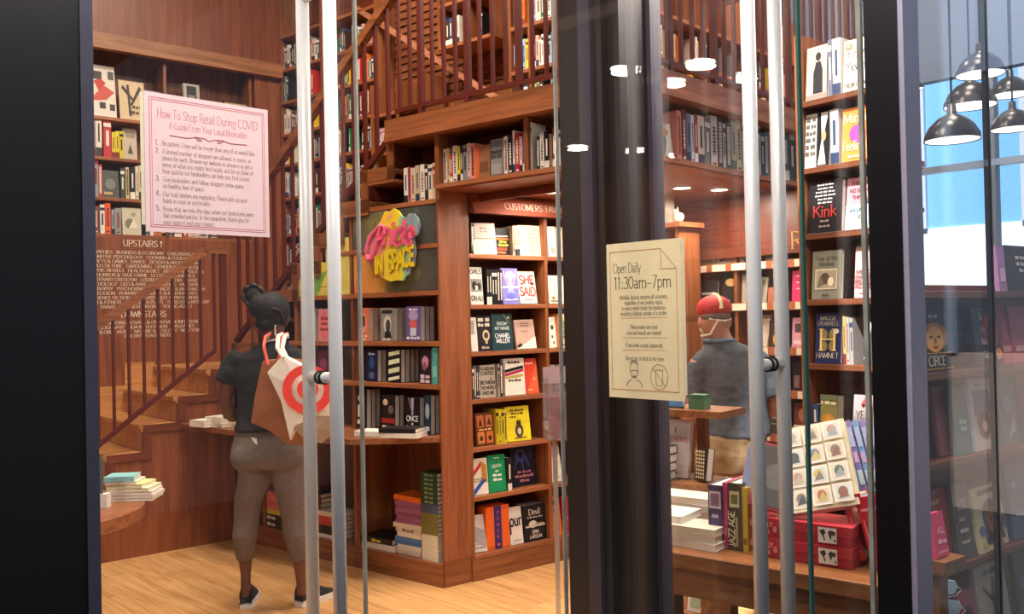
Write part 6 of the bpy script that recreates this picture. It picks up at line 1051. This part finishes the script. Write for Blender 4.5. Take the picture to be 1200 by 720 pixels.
# pendant lamps reflected in the street window, built as real ones behind it
GLOW = emis('pendant_glow', (1.0, 0.97, 0.86), 2.6); DOME = mat('3c3a40', 0.25, 0.3)
for i, (px, py, rp, D) in enumerate(((1116, 165, 31, 4.9), (1149, 88, 27, 5.3), (1137, 125, 29, 5.6), (1071, 105, 11, 6.2), (1187, 152, 24, 5.2), (1184, 112, 22, 6.0))):
    p = dep(px, py, D); r = rp*D/FPX
    o = empty('pendant_lamp', loc=p); tag(o, 'grey dome pendant lamp, ' + ('lowest of the group in the street window', 'topmost, left of the window joint', 'middle one with a wide pale rim', 'small far one beside the right jamb', 'right of the window joint, lower', 'right of the window joint, upper')[i], 'lamp', 'pendant lamps')
    put('shade', MB().lathe([(r, 0), (r*0.97, r*0.2), (r*0.8, r*0.55), (r*0.5, r*0.85), (r*0.18, r*1.0), (r*0.16, r*1.35), (r*0.05, r*1.4)], DOME, 28), o, smooth=True)
    put('diffuser', MB().lathe([(0.001, 0.004), (r*0.95, 0.004)], GLOW, 28), o); put('cord', MB().tube([(0, 0, r*1.4), (0, 0, CEIL-p.z)], 0.006, mat('1c1c20')), o)
# folded face masks hung in the window
for i, (px, py) in enumerate(((1109, 688), (1114, 712))):
    p = dep(px, py, 2.95); o = empty('face_mask', loc=p, rotz=math.radians(YT)); tag(o, 'pale blue folded face mask hanging low in the street window, %s one' % ('upper', 'lower')[i], 'mask', 'hanging face masks')
    put('cloth', MB().prism([(-.038, .03), (.03, .018), (.038, 0), (.026, -.024), (-.032, -.032)], 0, .006, mat('b4d4ec', .8)), o); put('strap', MB().tube([(.036, 0, .0), (.05, 0, -.012), (.03, 0, -.03), (-.03, 0, -.04)], .0012, mat('e8f0f4')), o)
    put('hook', MB().tube([(-.03, 0.004, .025), (-.03, 0.12, .04), (-0.03, 0.3, 0.04)], .002, STEEL), o)

# small wooden stand with a pink book low in the street window
p = dep(1106, 652, 2.78); dsd = empty('display_stand', loc=(p.x, p.y, 0), rotz=FD.a); tag(dsd, 'small wooden stand low in the street window, holding a hot pink book', 'stand')
bevel(bx('top', dsd, -0.07, 0.055, -0.04, 0.05, p.z-0.045, p.z, TABLEW), 0.003); bx('leg', dsd, -0.03, 0.02, 0.0, 0.04, 0, p.z-0.045, TABLEW)
face_book(Frame(p.x, p.y, math.degrees(FD.a)), -0.02, p.z+0.0005, 0.075, 0.135, 0.016, 'e83c74', [('t', 'ALL', .6, .52, .14, 'f8c8d8'), ('t', 'ABOUT', .6, .3, .1, 'f8c8d8'), ('r', .1, .1, .9, .14, 'f8a0bc')], 9, 0, -0.01, 'hot pink book leaning on the small stand in the street window')
# ================================================================== PEOPLE
def organic(name, mb, parent, vox=0.011, sm=6, disp=None):
    o = put(name, mb, parent, smooth=True)
    r = o.modifiers.new('remesh', 'REMESH'); r.mode = 'VOXEL'; r.voxel_size = vox; r.use_smooth_shade = True
    s = o.modifiers.new('smooth', 'SMOOTH'); s.factor = 0.5; s.iterations = sm
    if disp:
        t = bpy.data.textures.new('folds', 'CLOUDS'); t.noise_scale = disp[0]; d = o.modifiers.new('folds', 'DISPLACE'); d.texture = t; d.strength = disp[1]; d.mid_level = 0.5
    return o
def cloth_mat(name, c1, c2, scale, axis_scale=(1, 1, 6), rough=0.9):
    m, nt, b = newmat(name); N, Lk = nt.nodes, nt.links
    tc = N.new('ShaderNodeTexCoord'); mp = N.new('ShaderNodeMapping'); mp.inputs['Scale'].default_value = axis_scale; n = N.new('ShaderNodeTexNoise'); n.inputs['Scale'].default_value = scale; n.inputs['Detail'].default_value = 5
    r = N.new('ShaderNodeValToRGB'); r.color_ramp.elements[0].position = .35; r.color_ramp.elements[1].position = .65; r.color_ramp.elements[0].color = hexc(c1); r.color_ramp.elements[1].color = hexc(c2)
    Lk.new(tc.outputs['Object'], mp.inputs[0]); Lk.new(mp.outputs[0], n.inputs['Vector']); Lk.new(n.outputs['Fac'], r.inputs[0]); Lk.new(r.outputs[0], b.inputs['Base Color']); b.inputs['Roughness'].default_value = rough
    bp = N.new('ShaderNodeBump'); bp.inputs['Strength'].default_value = 0.15; Lk.new(n.outputs['Fac'], bp.inputs['Height']); Lk.new(bp.outputs[0], b.inputs['Normal']); return m
def hand(mb, wrist, fdir, palm_n, side, m, k=1.0, curl=0.5):
    """palm, four bent fingers and a thumb: fdir along the hand, side towards the thumb"""
    f, s_ = Vector(fdir).normalized(), Vector(side).normalized(); n = Vector(palm_n).normalized(); W = Vector(wrist)
    mb.tube([W, W+f*.03*k, W+f*.07*k, W+f*.085*k], [.02*k, .029*k, .032*k, .026*k], m, 10)
    for i, (o_, l) in enumerate(((.026, .066), (.009, .074), (-.009, .069), (-.025, .054))):
        b0 = W+f*.078*k+s_*o_*k; b1 = b0+(f*math.cos(curl*.5)+n*math.sin(curl*.5))*l*.45*k; b2 = b1+(f*math.cos(curl*1.3)+n*math.sin(curl*1.3))*l*.33*k; b3 = b2+(f*math.cos(curl*2)+n*math.sin(curl*2))*l*.25*k
        mb.tube([b0-f*.02*k, b0, b1, b2, b3], [.009*k, .0092*k, .0085*k, .0075*k, .005*k], m, 8)
    t0 = W+f*.025*k+s_*.022*k; t1 = t0+(f*.6+s_*.75).normalized()*.035*k; t2 = t1+(f*.85+s_*.3+n*.4).normalized()*.03*k
    mb.tube([t0, t1, t2], [.013*k, .0105*k, .007*k], m, 8)
def figure(D, base_px, base_py):
    """returns helpers that place body points by their picture position at the figure's depth"""
    ground = hitz(base_px, base_py, 0); O_ = Vector((ground.x, ground.y, 0)); k = D/FPX
    def P(px, py, dd=0.0): q = dep(px, py, D); return Vector((q.x, q.y, q.z))+FW0*dd-O_
    return O_, P, k
# ---- woman in black T-shirt
O_, P, k = figure(4.86, 324, 711)
wm = empty('person', loc=O_); tag(wm, 'person seen from behind in black T-shirt and grey leggings, hair in a bun', 'person')
SK = mat('6a4232', 0.5, var=.08, scale=25, name='brown_skin')
def ring(px, py, hw, dpt, dd=0.0): return (P(px, py, dd), hw*k, dpt)
b = MB()
b.loft([ring(313, 545, 30, .085), ring(314, 525, 36, .10), ring(313, 505, 31, .09), ring(313, 475, 27, .075), ring(314, 450, 31, .08), ring(315, 428, 36, .08), ring(318, 414, 30, .07), ring(322, 405, 15, .055), ring(322, 395, 11.5, .052), ring(321, 384, 11.5, .055)], SK, 20)
b.ball(P(321, 369, 0.015), 16*k, .092, 24*k, SK, 20, 12)
hd = P(321, 369, .015)
b.tube([hd+FW0*.08+RT*.01-ZUP*.01, hd+FW0*.115+RT*.012-ZUP*.025, hd+FW0*.085+RT*.012-ZUP*.04], [.012, .015, .012], SK, 8)      # nose
b.ball(hd+FW0*.05-ZUP*.075, .035, .04, .03, SK)                                                                               # chin
for sg in (-1, 1): b.ball(hd+RT*(sg*.074)+FW0*.005-ZUP*.02, .01, .02, .028, SK)
def leg(pts): b.loft([ring(x, y, hw*.86, hw*k*.86*f, dd) for x, y, hw, f, dd in pts], SK, 14)
LL = [(299, 548, 19, 1.1, 0), (299, 562, 19, 1.05, 0), (295, 578, 17.5, 1.05, -.005), (291, 594, 15, 1.05, -.01), (290, 608, 13.8, 1.05, -.012), (289, 626, 14, 1.1, -.025), (288, 642, 11.6, 1.05, -.02), (288, 656, 9.2, 1.0, -.01), (288, 672, 7.2, 1.0, 0), (288, 684, 6.8, 1.05, 0), (288, 700, 7.2, 1.3, .01)]
RL = [(336, 548, 20, 1.1, 0), (338, 562, 18, 1.05, 0), (340, 578, 16.5, 1.05, 0), (343, 594, 14.8, 1.05, -.005), (345, 608, 13.4, 1.05, -.01), (348, 626, 13.6, 1.1, -.022), (350, 642, 11.6, 1.05, -.018), (351, 656, 9.4, 1.0, -.01), (352, 672, 7.2, 1.0, 0), (353, 684, 6.8, 1.05, 0), (354, 698, 7.2, 1.3, .01)]
leg(LL); leg(RL)
la = [P(276, 421), P(268, 445, -.01), P(264, 470, .0), P(268, 490, .03)]; b.tube(la, [.05, .045, .04, .036], SK, 12)
lf_ = [P(268, 489, .03), P(276, 488, .13), P(288, 484, .24)]; b.tube(lf_, [.036, .033, .024], SK, 12)
ra = [P(346, 418), P(356, 440, -.005), P(360, 462, .01), P(360, 476, .04)]; b.tube(ra, [.05, .044, .039, .036], SK, 12)
rf_ = [P(360, 476, .04), P(352, 474, .15), P(340, 470, .26)]; b.tube(rf_, [.036, .033, .024], SK, 12)
hand(b, lf_[-1]-FW0*.01, FW0*.8+RT*.5, ZUP, ZUP*.5-RT*.2, SK, 1.0, .6); hand(b, rf_[-1]-FW0*.01, FW0*.8-RT*.5, ZUP, ZUP*.5+RT*.2, SK, 1.0, .6)
organic('body', b, wm, 0.0085, 4)
LG = cloth_mat('grey_marl_leggings', '54453f', '76675e', 110, (1, 1, 5))
b = MB(); b.loft([ring(313, 500, 33.5, .10), ring(313, 512, 38, .115, -.005), ring(314, 524, 41.5, .135, -.015), ring(315, 536, 43, .142, -.025), ring(315, 546, 41, .13, -.012)], LG, 24)
b.ball(P(295, 534, -.055), .098, .10, .085, LG); b.ball(P(336, 534, -.055), .098, .10, .085, LG)
for Q in (LL, RL): b.loft([ring(x, y, hw*1.05, hw*k*1.05*f, dd) for x, y, hw, f, dd in Q[:8]], LG, 18)
lg = organic('leggings', b, wm, 0.0085, 4)
put('logo_tag', MB().prism([(-.016, .02), (.012, .012), (.016, -.02), (.004, -.012)], -.004, 0, mat('e8e4e0')), wm, loc=P(307, 513, -.145), rot=(0, 0, YAW-math.pi/2))
BT = cloth_mat('black_jersey', '141416', '23242a', 14, (1, 1, 2))
b = MB(); b.loft([ring(310, 505, 35, .115, -.01), ring(311, 495, 34, .112), ring(312, 478, 33, .105), ring(313, 458, 35.5, .105), ring(313, 440, 40, .105), ring(314, 428, 41, .10), ring(316, 418, 38, .092), ring(319, 410, 28, .082), ring(323, 403, 16, .068), ring(324, 399, 14.5, .062)], BT, 24)
b.tube([P(283, 418), P(273, 430), P(266, 449, -.005)], [.07, .068, .066], BT, 14); b.tube([P(340, 416), P(350, 428), P(356, 440)], [.066, .062, .056], BT, 14)
b.ball(P(273, 436, .02), .065, .10, .08, BT)
organic('t_shirt', b, wm, 0.010, 5, (0.09, 0.012))
put('collar', MB().tube([P(324, 398.5)+RT*(.064*math.cos(a))+FW0*(.062*math.sin(a)-.004)+ZUP*(.012*math.cos(a)) for a in [2*math.pi*i/20 for i in range(21)]], .0055, mat('e4dccb'), 6), wm)
HR = cloth_mat('black_hair', '0e0c0d', '1d1819', 30, (1, 1, 4), 0.8)
b = MB(); b.ball(hd+ZUP*.02-FW0*.012, 18.5*k, .10, 23*k, HR, 20, 12); b.ball(P(301, 347, -.03), 13*k, .055, 13.5*k, HR); b.ball(P(309, 359, -.05), 15*k, .06, 16*k, HR); b.ball(P(315, 379, -.035), 14*k, .06, 9*k, HR)
hr = organic('hair', b, wm, 0.0075, 3, (0.02, 0.006))
bun = P(301, 347, -.03)
for i in range(7):
    a = i*.9; put('hair_twist', MB().tube([bun+(RT*math.cos(a+t)+ZUP*math.sin(a+t))*.058*(1-.25*abs(t-.6))-FW0*(.035*math.sin(1+t)) for t in (0, .3, .6, .9, 1.2)], [.006, .011, .012, .011, .006], mat('3a2820' if i % 3 == 0 else '171213', .5), 7), wm, smooth=True)
for i in range(8):
    a = -0.9+i*.26; q0 = hd+RT*(math.sin(a)*.088)-FW0*.05+ZUP*(-.06+.02*math.cos(a*2)); q1 = hd+RT*(math.sin(a)*.07)-FW0*.105+ZUP*.02; put('hair_strand', MB().tube([q0, q1, P(307, 355, -.075)], [.005, .008, .007], mat('1a1516', .5), 6), wm, smooth=True)
put('mask_strap', MB().tube([P(331, 377, -.02)+RT*.0, P(326, 382, -.065), P(326, 392, -.06), P(331, 396, .0)], .004, mat('f0eef0'), 6), wm); put('earring', MB().tube([P(321, 389, -.06), P(319, 394, -.062), P(317, 399, -.06)], .0045, mat('e8e4e4', .3, .3), 6), wm)
for (x, y, yaw, nm) in ((289, 712, 8, 'shoe'), (355, 710, -34, 'shoe')):
    g = hitz(x, y, 0); f_ = (FW0*math.cos(math.radians(yaw))-RT*math.sin(math.radians(yaw))); r_ = Vector((f_.y, -f_.x, 0))
    c = Vector((g.x, g.y, 0))-O_+f_*.06
    def sect(mb, prof, m): mb.loft([], m) if False else None
    up = MB(); SH = mat('26272b', .7)
    prof = [(-.092, .032, .024, .118), (-.075, .040, .024, .135), (-.02, .044, .024, .128), (.05, .050, .024, .088), (.11, .046, .022, .055), (.155, .036, .022, .042), (.175, .015, .022, .032)]
    vs_, fs_ = [], []
    for (t, hw, z0, z1) in prof:
        for a in range(10):
            an = math.pi*a/9; vs_.append(c+f_*t+r_*(hw*math.cos(an))+ZUP*(z0+(z1-z0)*math.sin(an)**.7))
    n_ = len(prof); fs_ = [(i*10+j, i*10+j+1, (i+1)*10+j+1, (i+1)*10+j) for i in range(n_-1) for j in range(9)]+[tuple(range(10)), tuple((n_-1)*10+9-j for j in range(10))]+[tuple([i*10 for i in range(n_)]+[i*10+9 for i in range(n_-1, -1, -1)])]
    so = put(nm, up.add(vs_, fs_, SH), wm, smooth=True); sd = so.modifiers.new('sub', 'SUBSURF'); sd.levels = 1; sd.render_levels = 1
    pts2 = [(-.092, -.03), (-.092, .03), (-.06, .043), (.0, .045), (.06, .052), (.12, .05), (.165, .034), (.185, 0), (.165, -.034), (.12, -.05), (.06, -.052), (.0, -.045), (-.06, -.043)]
    so2 = put('sole', MB().add([c+f_*x_+r_*y_+ZUP*.001 for x_, y_ in pts2]+[c+f_*x_+r_*y_+ZUP*.032 for x_, y_ in pts2], [tuple(range(13)), tuple(range(25, 12, -1))]+[((i+1) % 13, i, i+13, (i+1) % 13+13) for i in range(13)], mat('e6e2da', .6)), so)
    put('heel_tab', MB().box(-.012, .012, -.006, .006, -.0, .045, mat('3c3d42')), so, loc=c-f_*.085+ZUP*.085, rot=(0, 0, math.atan2(f_.y, f_.x)-math.pi/2))
# ---- bags on her shoulder
def slab_bag(mb, pts, D_front, thick, m, bulge=.03):
    """soft bag: outline by picture position, front and back faces bulging apart"""
    n = len(pts); f = [dep(x, y, D_front) for x, y in pts]; bk = [p+FW0*thick for p in f]; c1 = sum(f, Vector())/n-FW0*bulge; c2 = sum(bk, Vector())/n
    vs_ = f+bk+[c1, c2]; fs_ = [(i, (i+1) % n, 2*n) for i in range(n)]+[((i+1) % n+n, i+n, 2*n+1) for i in range(n)]+[((i+1) % n, i, i+n, (i+1) % n+n) for i in range(n)]
    return vs_, fs_
TN = cloth_mat('tan_leather', '8a5230', '9c6239', 9, (1, 1, 1), .5)
tg = empty('tote_bag', loc=Vector((dep(325, 470, 4.6).x, dep(325, 470, 4.6).y, dep(325, 520, 4.6).z))); tag(tg, 'tan leather tote bag with coral straps on the shoulder of the person in leggings', 'bag')
def local(vs_, o): return [v-Vector(o.location) for v in vs_]
v_, f_ = slab_bag(None, [(307, 423), (330, 420), (362, 424), (372, 470), (360, 524), (335, 520), (315, 505), (293.5, 496), (298, 465)], 4.62, .10, TN)
bg_ = put('body', MB().add(local(v_, tg), f_, TN), tg, smooth=False); bevel(bg_, 0.008, 2)
CO = mat('ee6a58', .6)
for (x0, x1, xm) in ((311, 314, 309), (323, 326, 329)):
    put('strap', MB().tube(local([dep(x1, 428, 4.615), dep(xm, 406, 4.63), dep(xm+2, 395, 4.70), dep(xm+8, 391, 4.82)], tg), .0085, CO, 6), tg)
wg = empty('shopping_bag', loc=Vector((dep(365, 470, 4.5).x, dep(365, 470, 4.5).y, dep(365, 520, 4.5).z))); tag(wg, 'white reusable bag with red bullseye rings hanging behind the door handle', 'bag')
WB = mat('ece4d8', .8); KB = mat('a48a70', .8)
v_, f_ = slab_bag(None, [(313, 437), (331, 417), (353, 428), (384, 441), (391, 456), (391, 488), (370, 488), (345, 500), (340, 517), (329, 470)], 4.50, .07, WB, .02)
bevel(put('body', MB().add(local(v_, wg), f_, WB), wg), 0.006, 2)
v_, f_ = slab_bag(None, [(341, 500), (370, 487), (391, 487), (392, 505), (377, 520), (356, 514)], 4.505, .085, KB, .022)
put('bottom_panel', MB().add(local(v_, wg), f_, KB), wg)
q = MB(); RDm = mat('f0433a', .7)
def annulus(r0, r1, n=40, sweep=(0, 360)):
    cc = dep(362, 456, 4.5)-FW0*.027-Vector(wg.location); vs_ = []; fs_ = []
    for i in range(n+1):
        a = math.radians(sweep[0]+(sweep[1]-sweep[0])*i/n)
        for r_ in (r0, r1):
            rr = r_*4.5/FPX; vs_.append(cc+RT*(rr*math.cos(a))+ZUP*(rr*math.sin(a)*.97)+FW0*(.02*max(0, rr-.1)))
    for i in range(n): fs_.append((2*i, 2*i+1, 2*i+3, 2*i+2))
    q.add(vs_, fs_, RDm)
annulus(.5, 12.5); annulus(19.0, 29.5); put('bullseye_print', q, wg)
put('strap', MB().tube(local([dep(333, 420, 4.5), dep(325, 408, 4.54), dep(326, 394, 4.66), dep(331, 392, 4.8)], wg), .011, WB, 6).tube(local([dep(337, 421, 4.51), dep(331, 408, 4.55), dep(334, 394, 4.68), dep(337, 393, 4.82)], wg), .010, WB, 6), wg)
# ---- man in red cap
O_, P, k = figure(4.8, 845, 715)
O_ = Vector((dep(850, 500, 4.8).x, dep(850, 500, 4.8).y, 0))
def P(px, py, dd=0.0): q = dep(px, py, 4.8); return Vector((q.x, q.y, q.z))+FW0*dd-O_
mn = empty('person', loc=O_); tag(mn, 'person seen from behind in grey blue polo shirt, khaki trousers and red cap', 'person')
SK2 = mat('c08a72', 0.5, var=.08, scale=25, name='light_skin')
b = MB()
b.loft([ring(860, 560, 33, .10), ring(860, 530, 34, .10), ring(861, 500, 32, .10), ring(861, 460, 29, .09), ring(859, 430, 31, .09), ring(854, 413, 27, .075), ring(847, 402, 16, .06), ring(842, 392, 13.5, .06), ring(840, 384, 13.5, .062)], SK2, 20)
hd = P(838, 372, .015); b.ball(hd, 17.5*k, .098, 26*k, SK2, 20, 12); b.ball(hd+FW0*.05-ZUP*.085, .04, .045, .03, SK2)
b.tube([hd+FW0*.085-ZUP*.01, hd+FW0*.122-ZUP*.03, hd+FW0*.09-ZUP*.045], [.012, .015, .012], SK2, 8)
for sg in (-1, 1): b.ball(hd+RT*(sg*.081)-ZUP*.03, .011, .022, .03, SK2)
ZF = -0.0
def leg2(sx): 
    base = [P(858+sx*19, 550), P(858+sx*20, 600), P(858+sx*20, 650), P(858+sx*21, 700)]
    z0 = base[-1].z; b.tube(base+[Vector((base[-1].x, base[-1].y, .08))], [.088, .078, .06, .056, .042], SK2, 14); b.tube([Vector((base[-1].x, base[-1].y, .05))-FW0*.03, Vector((base[-1].x, base[-1].y, .04))+FW0*.15], [.045, .035], SK2, 10)
    return base
b1, b2_ = leg2(-1), leg2(1)
la = [P(820, 424), P(813, 446), P(809, 472, .02), P(810, 492, .05)]; b.tube(la, [.052, .05, .046, .043], SK2, 12); lf2 = [P(810, 492, .05), P(822, 486, .17), P(836, 480, .28)]; b.tube(lf2, [.043, .038, .027], SK2, 12)
ra = [P(893, 424), P(904, 446), P(907, 470, .02), P(904, 486, .06)]; b.tube(ra, [.055, .05, .046, .043], SK2, 12); rf2 = [P(904, 486, .06), P(894, 486, .18), P(880, 480, .28)]; b.tube(rf2, [.043, .038, .027], SK2, 12)
hand(b, lf2[-1], FW0*.8+RT*.5, ZUP, ZUP*.5-RT*.2, SK2, 1.05, .6); hand(b, rf2[-1], FW0*.8-RT*.5, ZUP, ZUP*.5+RT*.2, SK2, 1.05, .6)
organic('body', b, mn, 0.009, 4)
PO = cloth_mat('grey_blue_pique', '4a525c', '626a73', 18, (1, 1, 2))
b = MB(); b.loft([ring(862, 512, 42, .135, -.005), ring(862, 500, 41, .135), ring(861, 470, 38, .128), ring(860, 445, 38, .128), ring(858, 428, 40, .118), ring(855, 415, 36, .10), ring(849, 405, 24, .082), ring(844, 399, 16.5, .07)], PO, 24)
b.tube([P(830, 420), P(818, 434, .01), P(811, 466, .02)], [.068, .066, .064], PO, 14); b.tube([P(884, 420), P(898, 434), P(905, 464, .01)], [.068, .066, .062], PO, 14)
organic('polo_shirt', b, mn, 0.011, 5, (0.11, 0.012))
put('collar', MB().tube([P(843, 400)+RT*(.078*math.cos(a))+FW0*(.072*math.sin(a))+ZUP*.004 for a in [2*math.pi*i/20 for i in range(21)]], .011, mat('5c7894'), 8), mn, smooth=True)
KH = cloth_mat('khaki_twill', '8e7450', 'ab8e66', 12, (1, 1, 2))
b = MB(); b.loft([ring(857, 508, 40, .13), ring(857, 530, 43, .145, -.01), ring(858, 552, 43, .14)], KH, 22)
for Q in (b1, b2_): b.tube([Q[0]+ZUP*.02, Q[1], Q[2], Q[3], Vector((Q[3].x, Q[3].y, .06))], [.108, .10, .09, .085, .08], KH, 16)
organic('trousers', b, mn, 0.011, 4, (0.07, 0.018))
for Q in (b1, b2_):
    c = Vector((Q[3].x, Q[3].y, 0)); so = put('shoe', MB().ball(c+FW0*.05+ZUP*.045, .048, .14, .042, mat('3a302a', .5)), mn, smooth=True); put('sole', MB().ball(c+FW0*.05+ZUP*.012, .05, .145, .012, mat('2a2422')), so, smooth=True)
b = MB(); CR = mat('bf2f33', .7)
b.ball(hd+ZUP*.048, 20.5*k, .105, 16*k, CR, 20, 12)
cap = organic('cap', b, mn, 0.0075, 3)
put('cap_brim', MB().loft([(hd+FW0*.13+ZUP*.035, .075, .075), (hd+FW0*.13+ZUP*.042, .07, .07)], CR, 20), cap); put('cap_stripe', MB().tube([hd+ZUP*.045-FW0*.104+RT*.014, hd+ZUP*.085-FW0*.085+RT*.016, hd+ZUP*.119-FW0*.03+RT*.01, hd+ZUP*.125+FW0*.02], [.011, .011, .010, .008], mat('e0d49c'), 6), cap)
put('hair', MB().ball(hd+ZUP*.004-FW0*.010, 18.0*k, .097, 9*k, mat('6a5a50', .8)), mn, smooth=True)
put('mask_strap', MB().tube([hd+RT*.082-FW0*.02-ZUP*.01, hd+RT*.03-FW0*.105-ZUP*.02, hd-RT*.04-FW0*.09-ZUP*.008, hd-RT*.083+FW0*.0-ZUP*.005], .005, mat('efe8dc'), 6).tube([hd-RT*.005-FW0*.108-ZUP*.015, hd-RT*.045-FW0*.09-ZUP*.09, hd-RT*.07+FW0*.02-ZUP*.1], .005, mat('efe8dc'), 6), mn)
put('face_mask', MB().ball(hd+FW0*.07-ZUP*.055, .07, .055, .055, mat('efe8e4', .8)), mn, smooth=True)
bpy.context.view_layer.update()
